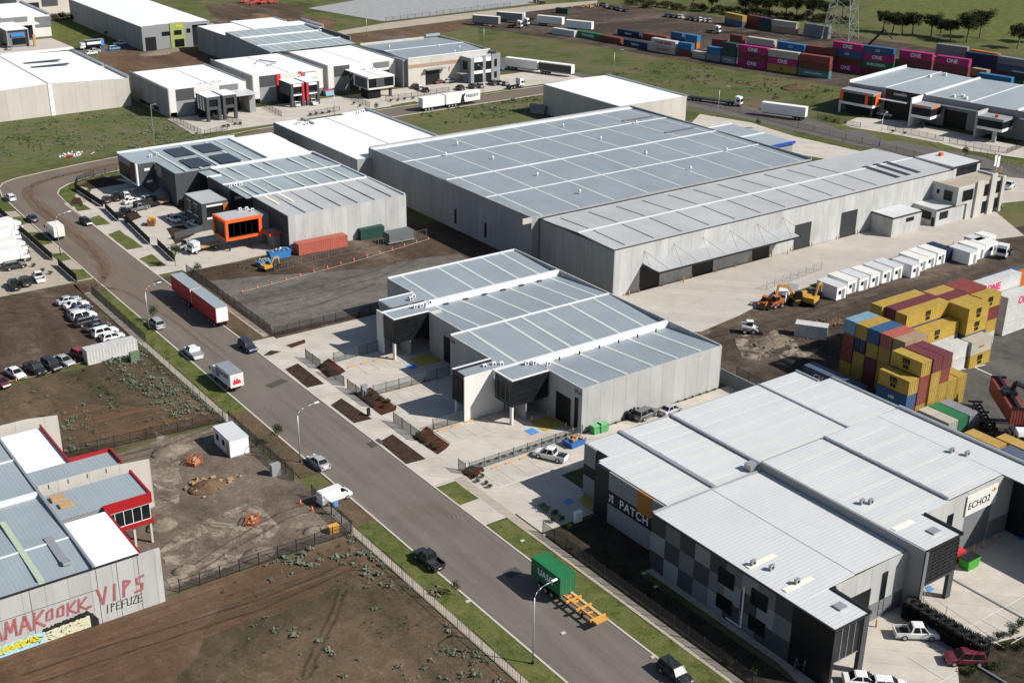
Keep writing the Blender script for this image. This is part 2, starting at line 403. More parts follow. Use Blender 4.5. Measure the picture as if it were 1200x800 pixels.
# ------------------------------------------------------------------ ground sheets
ZL = [0.0]
def jitter(poly, step, amp, seed=1):
    r_ = random.Random(seed); out = []
    for (x0, y0), (x1, y1) in zip(poly, poly[1:]+poly[:1]):
        L_ = math.hypot(x1-x0, y1-y0); n = max(1, int(L_/step))
        for i in range(n):
            t = i/n; k = 0 if i == 0 else 1
            out.append((x0+(x1-x0)*t+k*r_.uniform(-amp, amp), y0+(y1-y0)*t+k*r_.uniform(-amp, amp)))
    return out
def sheet(name, mat, polys, jit=None, z=None):
    """flat ground surfaces of one kind, laid a few millimetres above the last"""
    mb = MB(); ZL[0] += .004
    for i, p in enumerate(polys):
        zz = ZL[0] if z is None else z
        if jit: p = jitter(p, jit[0], jit[1], i+5)
        mb.add([(x, y, zz) for x, y in p], [tuple(range(len(p)))])
    o = mb.build(name, mat, None, fix=False)
    for pl in o.data.polygons:
        if pl.normal.z < 0: pl.flip()
    return tag(o, None, None, kind='structure')
def pp(*pts): return [a2(x, y) for x, y in pts]
def rect(x0, x1, y0, y1): return [(x0, y0), (x1, y0), (x1, y1), (x0, y1)]
# ================================================================== GROUND
base = MB().add([(-300, -400, 0), (2600, -400, 0), (2600, 2600, 0), (-300, 2600, 0)], [(0, 1, 2, 3)]).build('ground', M['pasture'], None, fix=False)
tag(base, None, None, kind='structure')
# --- lots and fields
sheet('grass_field', M['field'], [pp((395, 60), (395, 44), (470, 34), (540, 26), (600, 34), (690, 49), (770, 64), (865, 80), (1000, 103), (985, 150), (1200, 230), (860, 140), (800, 170), (560, 130))], (6, 1.2))
sheet('bright_grass', M['brightgrass'], [
    pp((62, 24), (110, 20), (122, 26), (165, 38), (160, 45), (112, 52), (84, 54), (60, 40)),
    pp((1010, 12), (1040, 0), (1075, -30), (1290, -30), (1290, 60), (1200, 60), (1150, 45), (1090, 34))], (6, 1.2))
sheet('weedy_lot', M['lotgreen'], [
    [(60, 338), (98, 344), (150, 351), (158, 366), (143, 374), (141, 409), (128, 409), (60, 409)],
    pp((445, 139), (640, 118), (660, 150), (430, 175)),
    pp((395, 44), (470, 38), (560, 30), (560, 60), (440, 60))], (4, .8))
sheet('brown_dirt', M['lotbrown'], [
    pp((115, 66), (150, 54), (215, 52), (248, 68), (255, 82), (200, 90), (152, 98), (120, 84)),
    pp((380, 46), (440, 37), (540, 24), (545, 34), (500, 44), (430, 50)),
    pp((-20, -6), (100, -10), (150, 0), (140, 9), (30, 9), (-20, 13)),
    pp((248, 14), (300, 10), (350, 18), (395, 24), (388, 38), (310, 32), (290, 24)),
    [(-60, 132.9), (70, 133.0), (70, 60), (-60, 60)]], (3, .5))
sheet('weedy_dirt', M['lotfront'], [
    [(50, 129), (69.9, 131), (70, 60), (30, 60), (10, 95), (35, 112)],
    [(44, 174), (70, 174.5), (70.5, 211), (60, 208), (20, 206), (20, 182)]], (3, .8))
sheet('site_dirt', M['sitedirt'], [[(40, 133.3), (71, 133.3), (71, 150), (70.2, 173.6), (40, 173.6)]], (4, .3))
sheet('dirt_yard', M['darkdirt'], [
    [(20, 206), (70, 212), (70.5, 249), (60, 250), (20, 246)],
    [(70, 243), (75, 242), (75, 248.5), (70, 249)],
    [(92, 200.5), (158, 200.5), (158, 243), (92, 243)],
    rect(146.1, 151.1, 243.01, 290), rect(158.01, 159, 201, 243),
    pp((250, 30), (242, 6), (300, 0), (360, 8), (350, 22), (300, 24), (292, 36), (262, 38)),
    [(158, 163), (158, 100), (230, 60), (330, 60), (330, 160), (268, 163), (262, 165.5), (182, 161.5)]], (5, .6))
sheet('gravel_lot', M['gravel'], [[(93, 203), (146, 201.5), (146.5, 221), (120, 226), (106, 232), (94, 236)]], (4, .7))
sheet('container_yard_ground', M['yarddirt'], [
    pp((535, 27), (600, 12), (690, 3), (760, 10), (860, 22), (960, 36), (1300, 88), (1300, 150), (1150, 110), (1010, 106), (870, 84), (700, 54), (600, 38), (555, 32)),
    [(152, 157), (152, 60), (230, 60), (330, 100), (330, 150), (270, 158), (200, 155)]], (6, 1.0))
sheet('old_asphalt', M['oldasphalt'], [[(172, 121), (172, 60), (240, 60), (330, 90), (330, 126), (205, 127)]], (5, .6))
sheet('concrete_slab', M['slab'], [pp((361, 10), (450, 25.5), (597, 8), (640, 2), (600, -6), (470, -6), (420, 0))])
sheet('gravel_track', M['path'], [pp((395, 37), (450, 27.5), (540, 16.5), (640, 5.5), (700, 1), (700, 4), (640, 11.5), (560, 21), (470, 32.5), (402, 41)),
    pp((-20, 13), (60, 9), (116, 4), (118, 17), (62, 24), (40, 30), (-20, 34))])

# --- roads
rl = [(75, 40), (75, 250), (75.4, 300), (75.8, 320), (77, 328), (79.3, 332), (83, 334.5), (90.6, 336.6), (103, 339.5), (130, 344), (160, 349.3), (180, 351), (300, 354)]
rr_ = [(300, 343), (200, 341), (165, 338.6), (135, 333), (110, 328.3), (103, 326.6), (97.6, 325), (92.8, 322.3), (89.4, 318.9), (87.6, 315), (87, 307), (86.6, 295), (86.3, 264), (86.3, 40)]
sheet('road', M['road'], [rl+rr_])
side = pp((1300, 212), (1200, 191), (1118, 178), (1053, 165), (998, 152), (940, 138), (850, 120), (760, 102), (690, 88), (640, 78), (560, 62), (470, 42), (440, 44), (560, 74), (620, 88), (690, 104), (820, 128), (900, 146), (1000, 170), (1100, 190), (1200, 217), (1300, 242))
sheet('side_road', M['road2'], [side])
sheet('old_lot_asphalt', M['road2'], [pp((60, 62), (115, 55), (165, 45), (235, 42), (320, 34), (330, 40), (245, 50), (170, 56), (110, 64), (70, 70))])
def kerb(pts, w_=.28, h=.13):
    mb = MB()
    for (xa, ya), (xb, yb) in zip(pts, pts[1:]):
        L_ = math.hypot(xb-xa, yb-ya); mb.obox(((xa+xb)/2, (ya+yb)/2, h/2), (L_+.15, w_, h), math.atan2(yb-ya, xb-xa))
    tag(mb.build('kerb', M['kerb'], None), None, None, kind='structure')
kerb([(x-.15 if x < 76 else x, y+(.15 if x > 79 else 0)) for x, y in rl])
kerb([(x+.15 if x < 90 else x, y-(.15 if x > 92 else 0)) for x, y in rr_])
# concrete crossovers + paths, east side
sheet('driveway', M['pave'], [
    rect(86.45, 91.88, 137.5, 201.5), rect(86.45, 91.98, 245, 306),
    rect(91.9, 114.9, 138.0, 200.3), [(86.45, 124.3), (104, 124.3), (104, 137.95), (91.9, 137.95), (91.9, 137.45), (86.45, 137.45)],
    rect(91.9, 103.55, 118.25, 124.28), [(92, 243.5), (104, 243.5), (108, 244), (118, 244), (118, 262), (108, 262), (92, 262)],
    [(92, 262.3), (108, 262.3), (108, 318), (100, 322), (95, 312), (92, 302)],
    
    rect(98.8, 160, 60, 76.39), rect(106, 160, 76.4, 82.89), rect(130, 160, 82.9, 84),
    rect(104.02, 151.5, 129.5, 137.95)])
sheet('side_yard_concrete', M['path'], [[(30, 250.2), (74.8, 250.2), (74.9, 306), (60, 312), (10, 300)]])
sheet('driveway_far', M['pave'], [
    [(140, 353), (160, 352.5), (190, 353.5), (290, 356), (290, 376), (141, 376)],
    pp((820, 134), (880, 144), (930, 160), (1010, 178), (985, 190), (930, 180), (870, 160), (805, 150)),
    pp((985, 146), (1005, 138), (1060, 142), (1200, 172), (1200, 186), (1130, 176), (1100, 168), (1050, 158), (1000, 150)),
    pp((60, 45), (84, 55), (60, 60), (-10, 68), (-10, 40), (30, 48)),
    pp((166, 37), (250, 28), (256, 40), (170, 50))])
sheet('concrete_apron', M['apron'], [[(158, 181), (158, 159.5), (160, 158.2), (172, 160), (182, 162.3), (200, 163.7), (235, 166), (264, 158), (278, 178), (300, 172), (312, 180), (290, 215), (262, 205), (250, 181)]])
sheet('footpath', M['path'], [
    [(90.2, 60), (91.6, 60), (91.6, 137.4), (90.2, 137.4)], rect(70.2, 71.4, 60, 145), rect(70.2, 71.4, 172, 243), 
    rect(90.3, 91.6, 202.3, 243), [(89.5, 304), (91.5, 304), (93, 311), (97, 317.6), (104, 322), (103.6, 323.6), (95.5, 319.5), (91, 312)]])
sheet('grass_verge', M['brightgrass'], [
    rect(71.5, 74.7, 60, 134), rect(71.5, 74.7, 176, 241.5),
    rect(86.6, 90.1, 60, 124), rect(86.6, 90.0, 130.8, 137.0),
    pp((126.5, 275), (140, 270), (168, 290), (149, 293)), pp((163, 303.5), (178, 298), (195, 312), (176, 313)),
    pp((105, 256), (116, 252.5), (130, 262.5), (112.5, 265)), pp((87, 243), (99, 240), (107, 245.6), (91, 248)),
    [(87.2, 302), (89.4, 301), (90.8, 311), (95, 319.4), (104, 323.6), (109, 325), (109, 327.6), (103, 325.9), (93.2, 321.5), (89.9, 318), (88, 314)],
    pp((12.5, 255), (25, 253.7), (36, 261), (22, 264.4)), pp((30.6, 272.5), (50, 272), (64, 285), (47, 288)),
    pp((58.5, 298), (75, 296.5), (84, 304), (70, 307)), pp((79, 316), (97.5, 315.7), (109, 325), (90, 329.5)),
    pp((367, 142), (385, 137.5), (400, 134), (403, 137), (384, 141.5), (370, 143)), pp((423, 130), (436, 127.5), (440, 130), (428, 132)),
    pp((458, 124), (486, 119), (492, 121), (464, 127)), pp((560, 110), (600, 104), (606, 106), (568, 112)),
    pp((268, 158), (300, 151), (307, 152.5), (276, 160)),
    pp((1025, 160), (1042, 158), (1060, 164), (1040, 166)), pp((1088, 168), (1100, 167), (1120, 175), (1105, 177)), pp((1150, 180), (1200, 190), (1200, 196), (1160, 187)),
    pp((962, 143), (985, 146), (1003, 152), (985, 152))], (3, .12))
sheet('patchy_verge', M['lotfront'], [rect(71.5, 74.7, 134, 146.5), rect(71.5, 74.7, 150.5, 176), rect(86.6, 90.1, 202.3, 243)], (2, .1))
sheet('garden_bed', M['mulch'], [
    pp((334, 433), (349, 426), (380, 450), (360, 454.5)), pp((387.5, 475), (400, 467), (436, 491), (415, 496)),
    pp((444, 518), (460, 509), (499, 538), (476, 544)), pp((308, 417), (317, 411), (330, 412), (318, 416.5)),
    pp((98, 240.6), (81, 240.6), (86, 232), (94, 232)),
    pp((120, 206), (150, 215), (108, 222), (92, 218)), pp((195, 268), (215, 264), (228, 275), (206, 287)), pp((148, 262), (166, 255), (160, 248), (140, 250))])
sheet('red_garden_bed', M['redmulch'], [
    pp((371, 431), (385, 420), (406, 435), (399, 439), (384, 443)), pp((414, 462), (434, 454), (465, 476), (464, 481), (447, 487)),
    pp((483, 513), (500, 500), (528, 520), (523, 526), (513, 533)), pp((540, 553), (550, 546), (566, 548), (568, 552), (552, 563)),
    pp((335, 405), (357, 398), (358, 402), (342, 408))])
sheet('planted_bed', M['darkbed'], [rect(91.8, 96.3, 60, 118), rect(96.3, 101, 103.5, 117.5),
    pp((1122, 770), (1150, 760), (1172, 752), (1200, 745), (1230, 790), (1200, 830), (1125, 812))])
sheet('side_path', M['path'], [[(96.6, 70), (98.3, 74), (98.45, 79), (98.45, 103), (97.4, 103), (97.4, 79.5), (95.8, 72)]])
# line marking
mb = MB()
def line(p, q, wd=.10):
    ZZ = ZL[0]+.006; a_ = math.atan2(q[1]-p[1], q[0]-p[0]); L_ = math.hypot(q[0]-p[0], q[1]-p[1]); dx, dy = -math.sin(a_)*wd/2, math.cos(a_)*wd/2
    mb.add([(p[0]+dx, p[1]+dy, ZZ), (p[0]-dx, p[1]-dy, ZZ), (q[0]-dx, q[1]-dy, ZZ), (q[0]+dx, q[1]+dy, ZZ)], [(0, 1, 2, 3)])
for k in range(5): line((95.6+k*2.6, 146.8), (95.6+k*2.6, 151.8))
line((95.6, 146.8), (107, 146.8))
for k in range(4): line((95.6+k*2.6, 163.8), (95.6+k*2.6, 168.8))
line((95.6, 163.8), (109, 163.8))
for k in range(5): line((95.6+k*2.6, 177.2), (95.6+k*2.6, 181.2))
line((95.6, 177.2), (106, 177.2))
for k in range(6): line((94.6+k*2.7, 131.8), (94.6+k*2.7, 137.2))
line((94, 131.6), (112, 131.6), .16)
for k in range(5): line((122+k*2.7, 66), (122+k*2.7, 71))
line((122, 71), (134, 71)); line((122, 66), (134, 66))
line((99.5, 66.4), (113, 66.4)); line((105.5, 66.4), (105.5, 71.5)); line((111, 66.4), (111, 71.5))
for k in range(5): line((187+k*1.0, 119-k*.2), (188+k, 118.8-k*.2), .3)
line(a2(1140, 430), a2(1162, 440), .3)
tag(mb.build('line_marking', M['line'], None, fix=False), None, None, kind='structure')
def patch(name, mat, poly):
    m2 = MB().add([(x, y, ZL[0]+.003) for x, y in poly], [tuple(range(len(poly)))])
    o = m2.build(name, mat, None, fix=False)
    for pl in o.data.polygons:
        if pl.normal.z < 0: pl.flip()
    tag(o, None, None, kind='structure')
patch('yellow_bay_marking', M['yellowmark'], rect(110.5, 114.6, 142.2, 146.3)); patch('blue_bay_marking', M['bluemark'], rect(108, 109.6, 142.4, 144.3))
patch('yellow_bay_marking', M['yellowmark'], rect(107.5, 112, 174.5, 178.6)); patch('blue_bay_marking', M['bluemark'], rect(105.4, 107, 174.4, 176.3))
patch('yellow_bay_marking', M['yellowmark'], pp((678, 586), (690, 574), (694, 578), (697, 600), (690, 598))); patch('blue_bay_marking', M['bluemark'], pp((659, 588), (667, 584), (673, 588), (665, 592)))
patch('blue_bay_marking', M['bluemark'], pp((1188, 628), (1198, 624), (1206, 630), (1196, 634))); patch('blue_bay_marking', M['bluemark'], pp((1084, 688), (1090, 686), (1095, 691), (1088, 694)))
patch('yellow_bay_marking', M['yellowmark'], pp((1168, 612), (1180, 604), (1200, 606), (1200, 614), (1185, 621)))
# tyre tracks of mud carried onto the road
t = NT('mud_tracks'); P = t.pos(); nn = t.noise(t.mapv(P, (.8, .12, 1)), 1.0, 6, .65); f2 = t.noise(P, 3.5, 5, .7)
tr = t.n('ShaderNodeBsdfTransparent'); mx = t.n('ShaderNodeMixShader')
t.fin(t.ramp(f2, [(.3, (.16, .105, .070)), (.7, (.24, .165, .115))]), .95, 0, .1)
t.L(t.math('MULTIPLY', t.rf(nn, .36, .66), .55), mx.inputs[0]); t.L(tr.outputs[0], mx.inputs[1]); t.L(t.b.outputs[0], mx.inputs[2]); t.L(mx.outputs[0], t.o.inputs[0])
M['mud'] = t.m
def thin_cover(nm, c0, c1, sc, amt, lo=.42, hi=.6, rot=0.0):
    t = NT(nm); P = t.pos(); nn = t.noise(t.mapv(P, (*sc, 1), (0, 0, rot)), 1.0, 8, .72, .6); f2 = t.noise(P, 3.5, 6, .7)
    tr = t.n('ShaderNodeBsdfTransparent'); mx = t.n('ShaderNodeMixShader'); t.fin(t.ramp(f2, [(.3, c0), (.7, c1)]), .95, 0, .1)
    t.L(t.math('MULTIPLY', t.rf(nn, lo, hi), amt), mx.inputs[0]); t.L(tr.outputs[0], mx.inputs[1]); t.L(t.b.outputs[0], mx.inputs[2]); t.L(mx.outputs[0], t.o.inputs[0]); return t.m
PG = thin_cover('pale_gravel_scatter', (.26, .21, .16), (.46, .39, .31), (.30, .30), .8, .47, .60); RE = thin_cover('red_earth', (.12, .068, .040), (.19, .115, .072), (.05, .5), .8, .40, .58, R(-14)); RU = thin_cover('wheel_ruts', (.035, .026, .018), (.06, .045, .032), (.3, .3), .42, .3, .6)
sheet('pale_gravel_scatter', PG, [pp((185, 648), (230, 612), (300, 588), (330, 620), (300, 650), (201, 690)), pp((180, 505), (215, 520), (210, 590), (180, 600)), pp((862, 395), (905, 385), (960, 410), (925, 430), (870, 420))], (3, .6)); sheet('red_earth', RE, [pp((-10, 800), (-10, 770), (200, 708), (400, 640), (440, 665), (330, 720), (150, 780), (60, 830)), pp((60, 470), (240, 485), (255, 495), (90, 530))], (4, .8))
mb = MB(); zc = ZL[0]+.008
def ribbon(pts, wd):
    global zc
    zc += .0006; o = len(mb.v)
    for i, (x, y) in enumerate(pts):
        a, b = pts[max(0, i-1)], pts[min(len(pts)-1, i+1)]; L_ = math.hypot(b[0]-a[0], b[1]-a[1]) or 1
        nx, ny = -(b[1]-a[1])/L_*wd/2, (b[0]-a[0])/L_*wd/2
        mb.v += [(x+nx, y+ny, zc), (x-nx, y-ny, zc)]
        if i: mb.f.append((o+2*i-2, o+2*i-1, o+2*i+1, o+2*i))
def bez(a, b, c, d, n=24):
    return [tuple((1-t)**3*a[k]+3*(1-t)**2*t*b[k]+3*(1-t)*t*t*c[k]+t**3*d[k] for k in (0, 1)) for t in [i/n for i in range(n+1)]]
for k in range(20):
    o_ = rnd.uniform(-1.9, 1.9); e_ = rnd.uniform(-6, 6)
    ribbon(bez((72, 246.5+rnd.uniform(-1.6, 1.6)), (78+o_*.5, 246), (81+o_, 256+e_), (81+o_, 285+e_)) + [(80.6+o_, 305), (81.5+o_, 316)] + bez((82.5+o_, 320), (84+o_, 330), (95, 331.5-o_), (125, 336-o_))[1:], rnd.uniform(.12, .8))
for k in range(5):
    o_ = rnd.uniform(-1.2, 1.2); ribbon(bez((72, 245+o_), (77, 245), (80+o_, 240), (81+o_, 212-k*4)), .3)
for k in range(7):
    a_ = 2.2+k*.55; ribbon([(80.2+math.cos(t_)*a_*1.05, 129.5+math.sin(t_)*a_*.8) for t_ in [-.4+i*.16 for i in range(18)]], .14)
tag(mb.build('mud_tracks', M['mud'], None, fix=False), None, None, kind='structure')
mb = MB(); zc += .004
for pts in (((398, 690), (388, 720), (368, 760), (352, 800)), ((407, 690), (396, 722), (376, 762), (362, 800)), ((420, 655), (300, 705), (150, 750), (0, 800)), ((424, 662), (310, 713), (165, 760), (10, 812)), ((250, 500), (200, 520), (120, 540), (70, 548)), ((256, 504), (205, 526), (125, 546), (80, 553)),
            ((380, 585), (330, 600), (260, 640), (215, 670)), ((385, 592), (336, 608), (266, 648), (225, 676)), ((820, 400), (880, 385), (960, 360), (1080, 320)), ((822, 408), (884, 393), (966, 368), (1090, 326)), ((300, 350), (360, 340), (440, 318), (490, 296)), ((303, 358), (366, 347), (446, 325), (498, 300)), ((320, 372), (390, 352), (450, 330)), ((10, 345), (60, 350), (110, 345), (140, 335)), ((5, 365), (50, 372), (100, 352), (137, 340))):
    P_ = [at(*p) for p in pts]; o_ = []
    for a_, b2 in zip(P_, P_[1:]):
        for i in range(6): q = a_.lerp(b2, i/6); o_.append((q.x+rnd.uniform(-.12, .12), q.y+rnd.uniform(-.12, .12)))
    ribbon(o_, .38)
tag(mb.build('wheel_ruts', RU, None, fix=False), None, None, kind='structure')

for q in (((311, 452), (330, 444), (338, 447), (319, 455)), ((590, 671), (604, 664), (612, 671), (598, 678)), ((430, 520), (444, 514), (450, 519), (436, 525)), ((180, 330), (188, 327), (193, 331), (185, 334))): patch('road_patch', asphalt('patch_asphalt', (.075, .068, .062)) if 'rp' not in M else M['rp'], pp(*q))
# ================================================================== BUILDINGS
def W(parent, name, mat, *boxes, label=None):
    mb = MB()
    for b in boxes: mb.box(*b)
    o = split_boxes(mb, name, mat, parent)
    if label: o['label'] = label
    return o
def slabs(parent, name, mat, *ss):
    mb = MB()
    for s_ in ss: mb.slab(*s_)
    return split_boxes(mb, name, mat, parent)
def window_y(parent, x0, x1, y, z0, z1, frame=None, mull=1):
    """window in a wall that faces -y"""
    fr = MB(); t_ = .07; fm = frame or M['steel']
    for k in range(mull+1):
        xx = x0+(x1-x0)*k/mull; fr.box(xx-t_/2, xx+t_/2, y-.10, y-.02, z0, z1)
    fr.box(x0, x1, y-.10, y-.02, z1-t_, z1+.01); fr.box(x0, x1, y-.10, y-.02, z0-.01, z0+t_)
    g = W(parent, 'window', glass(), (x0, x1, y-.05, y+.04, z0, z1))
    f = fr.wbuild('window_frame', fm, parent); f.parent = g; f.location = (0, 0, 0); return g
def window_x(parent, y0, y1, x, z0, z1, frame=None, mull=1):
    """window in a wall that faces -x"""
    fr = MB(); t_ = .07; fm = frame or M['steel']
    for k in range(mull+1):
        yy = y0+(y1-y0)*k/mull; fr.box(x-.10, x-.02, yy-t_/2, yy+t_/2, z0, z1)
    fr.box(x-.10, x-.02, y0, y1, z1-t_, z1+.01); fr.box(x-.10, x-.02, y0, y1, z0-.01, z0+t_)
    g = W(parent, 'window', glass(), (x-.05, x+.04, y0, y1, z0, z1))
    f = fr.wbuild('window_frame', fm, parent); f.parent = g; return g
def roller(parent, axis, a0, a1, c, z1, mat=None, z0=.02):
    """roller door with slats; axis 'x': wall faces -y at y=c, 'y': wall faces -x at x=c"""
    mb = MB(); n = int((z1-z0)/.3)
    for k in range(n):
        za, zb = z0+(z1-z0)*k/n, z0+(z1-z0)*(k+1)/n-.03
        if axis == 'x': mb.box(a0, a1, c-.06, c+.03, za, zb)
        else: mb.box(c-.06, c+.03, a0, a1, za, zb)
    if axis == 'x': mb.box(a0, a1, c-.02, c+.03, z0, z1)
    else: mb.box(c-.02, c+.03, a0, a1, z0, z1)
    return mb.wbuild('roller_door', mat or M['door'], parent)
def parapet(parent, x0, x1, y0, y1, z0, z1, mat, t_=.22, sides='nsew', name='parapet'):
    mb = MB()
    if 's' in sides: mb.box(x0, x1, y0, y0+t_, z0, z1)
    if 'n' in sides: mb.box(x0, x1, y1-t_, y1, z0, z1)
    a, b = (y0+t_ if 's' in sides else y0), (y1-t_ if 'n' in sides else y1)
    if 'w' in sides: mb.box(x0, x0+t_, a, b, z0, z1)
    if 'e' in sides: mb.box(x1-t_, x1, a, b, z0, z1)
    return split_boxes(mb, name, mat, parent)
def aircon(parent, x, y, z, s=1.0, mat=None):
    mb = MB().box(x-.45*s, x+.45*s, y-.3*s, y+.3*s, z+.12, z+.95*s)
    mb.box(x-.4*s, x-.3*s, y-.25*s, y+.25*s, z-.05, z+.12); mb.box(x+.3*s, x+.4*s, y-.25*s, y+.25*s, z-.05, z+.12)
    o = mb.wbuild('air_conditioner', mat or M['white'], parent)
    f = MB().tube((x, y-.3*s, z+.55*s), (x, y-.34*s, z+.55*s), .28*s, 12).wbuild('fan', M['steel'], parent); f.parent = o
    return o
def vent(parent, x, y, z):
    mb = MB().tube((x, y, z-.05), (x, y, z+.5), .22, 10).tube((x, y, z+.45), (x, y, z+.75), .38, 10, .30).tube((x, y, z+.75), (x, y, z+.9), .30, 10, .08)
    return mb.wbuild('roof_vent', M['white'], parent, True)
def unit_slats(parent, x0, x1, y, z0, z1, n, mat):
    mb = MB()
    for k in range(n):
        zz = z0+(z1-z0)*(k+.5)/n; mb.box(x0, x1, y-.12, y-.04, zz-.04, zz+.04)
    return mb.wbuild('louvre_screen', mat, parent)
def bollards(pts, label, group='yellow bollards guarding roller doors'):
    for i, (x, y) in enumerate(pts):
        o = MB().tube((0, 0, 0), (0, 0, 1.15), .11, 10).tube((0, 0, 1.15), (0, 0, 1.22), .11, 10, .05).build('bollard', M['bollard'], None, True)
        o.location = (x, y, 0); tag(o, label, 'bollard', group)

# ---- central four-unit warehouse -------------------------------------------------
b = thing('warehouse', 'blue-grey roofed concrete warehouse in four bays with black glass office boxes facing the street', 'warehouse', (130, 168, 0))
x1, zt = 145.3, 8.0
W(b, 'wall', M['conc'], (114.9, x1, 138.4, 138.65, 0, 7.85), (x1-.25, x1, 138.65, 198.6, 0, zt), (115, x1-.25, 198.35, 198.6, 0, zt))
mbw = MB()
def wx(x, y0, y1, z1, openings=()):
    """thick wall facing -x with openings (ya, yb, za, zb)"""
    ys = sorted({y0, y1, *[o[0] for o in openings], *[o[1] for o in openings]})
    for a, c in zip(ys, ys[1:]):
        op = [o for o in openings if o[0] <= a+.01 and o[1] >= c-.01]
        if not op: mbw.box(x, x+.25, a, c, 0, z1)
        else:
            z_ = 0
            for o in sorted(op, key=lambda q: q[2]):
                if o[2] > z_+.01: mbw.box(x, x+.25, a, c, z_, o[2])
                z_ = o[3]
            mbw.box(x, x+.25, a, c, z_, z1)
wx(114.9, 138.65, 146.8, 7.85, [(141.2, 145.2, 0, 5.0), (139.3, 140.3, .3, 5.8)])
wx(109.6, 156.4, 168.2, 7.85, [(159.2, 160.2, .9, 5.2)])
wx(112.3, 168.2, 179.3, 7.85, [(170.2, 174.6, 0, 5.0)])
wx(114.9, 189.3, 198.35, 7.85, [(196.4, 197.2, 2.2, 4.2)])
wx(114.9, 146.8, 152.1, 7.85, ())
mbw.box(109.85, 114.9, 151.95, 152.2, 0, 7.8).box(112.55, 115, 179.3, 179.5, 0, 7.8).box(109.85, 112.3, 168.2, 168.4, 0, 7.8)
split_boxes(mbw, 'front_wall', M['conc'], b)
roller(b, 'y', 141.25, 145.15, 115.05, 5.0); roller(b, 'y', 170.25, 174.55, 112.45, 5.0)
window_x(b, 139.35, 140.25, 115.0, .3, 5.8, mull=1); window_x(b, 159.25, 160.15, 109.7, .9, 5.2); window_x(b, 196.45, 197.15, 115.0, 2.2, 4.2)
slabs(b, 'roof', M['roofblue'],
      (115.2, 145.05, 138.7, 151.4, 7.80, 7.80, 6.9, 6.9), (109.9, 145.05, 152.4, 167.9, 7.15, 7.15, 7.86, 7.86),
      (112.6, 145.05, 168.3, 183.0, 7.86, 7.86, 6.95, 6.95), (115.2, 145.05, 184.0, 198.3, 7.2, 7.2, 7.75, 7.75),
      (107.45, 114.6, 146.95, 151.45, 7.97, 7.97, 7.97, 7.97), (102.3, 109.9, 152.65, 155.8, 7.4, 7.4, 7.5, 7.5),
      (105.15, 112.35, 179.5, 183.0, 7.97, 7.97, 7.97, 7.97), (107.8, 115.2, 184.9, 189.0, 7.86, 7.86, 7.9, 7.9), (114.6, 115.2, 146.95, 151.4, 7.8, 7.8, 7.0, 7.0))
W(b, 'parapet', M['flash'], (107.3, 145.0, 151.5, 152.3, 6.5, 7.98), (105.1, 145.0, 183.1, 183.9, 6.5, 7.98), (109.6, 145.0, 167.95, 168.22, 7.3, 8.06),
  (102, 109.6, 155.9, 156.2, 6.9, 8.02), (107.6, 115, 188.9, 189.2, 6.9, 8.02), (115.1, 145.0, 198.3, 198.34, 7.2, 8.04))
sk = MB()
def zroof(y, segs):
    for ya, yb, za, zb in segs:
        if ya <= y <= yb: return za+(zb-za)*(y-ya)/(yb-ya)
for xs_, ya, yb, za, zb in (((118.5, 124.4, 130, 135.5, 140.8), 138.9, 151.2, 7.80, 6.9), ((113.2, 120.8, 124.6, 129.8, 135.4, 141), 152.6, 167.7, 7.15, 7.86),
                            ((116, 121.5, 127, 132.6, 138, 142.4), 168.5, 182.8, 7.86, 6.95), ((117.9, 126.3, 130.9, 136.7, 141.6), 184.2, 198.1, 7.2, 7.75)):
    for xx in xs_: sk.slab(xx-.29, xx+.29, ya, yb, za+.05, za+.05, zb+.05, zb+.05, .04)
split_boxes(sk, 'skylight', M['sky_l'], b)
# office boxes
def officebox(x0, x1, y0, y1, z0, nm='office_box'):
    o = W(b, nm, M['black'], (x0, x1, y0, y1, z0, 7.9))
    W(b, 'parapet', M['white'], (x0-.05, x1, y0-.06, y0+.18, 7.9, 8.06), (x0-.05, x0+.2, y0+.18, y1, 7.9, 8.06))
    window_x(b, y0+.5, y1-.5, x0, z0+.5, 7.0, M['midgrey'], 3)
    g_ = MB()
    for k in range(4): g_.box(x0+.15, x1-.15, y0-.05, y0-.01, z0+.55+k*.95, z0+1.35+k*.95)
    g_.wbuild('glazing', glass(), b)
officebox(107.3, 114.6, 146.8, 151.45, 3.3); officebox(105.0, 112.3, 179.35, 183.05, 3.3)
W(b, 'office_box', M['black'], (102.0, 102.3, 152.45, 156.1, 2.7, 7.95), (102.3, 109.6, 155.8, 156.1, 2.7, 7.9)); window_x(b, 153, 155.6, 102.0, 3.6, 7, M['black'], 2)
W(b, 'side_wall', M['whitewall'], (101.8, 107.2, 152.2, 152.42, 0, 7.95), (104.8, 105.05, 183.0, 185.2, 0, 8.0), (107.25, 109.6, 152.2, 152.42, 0, 7.9), (102.2, 109.6, 152.42, 152.6, 0, 7.85))
W(b, 'column', M['whitewall'], (107.4, 107.75, 146.9, 147.5, 0, 3.3)); W(b, 'column', M['whitewall'], (105.1, 105.4, 179.5, 180.2, 0, 3.3)); W(b, 'column', M['whitewall'], (102.3, 102.6, 155.3, 155.8, 0, 2.7))
W(b, 'office_wall', M['greywall'], (110.2, 110.45, 147, 151.9, 0, 3.3), (108.4, 108.6, 179.6, 183.0, 0, 3.3), (107.6, 107.9, 185.2, 189, 0, 7.85), (107.9, 115, 188.7, 188.95, 0, 7.85), (104.5, 104.7, 152.6, 155.6, 0, 3.0))
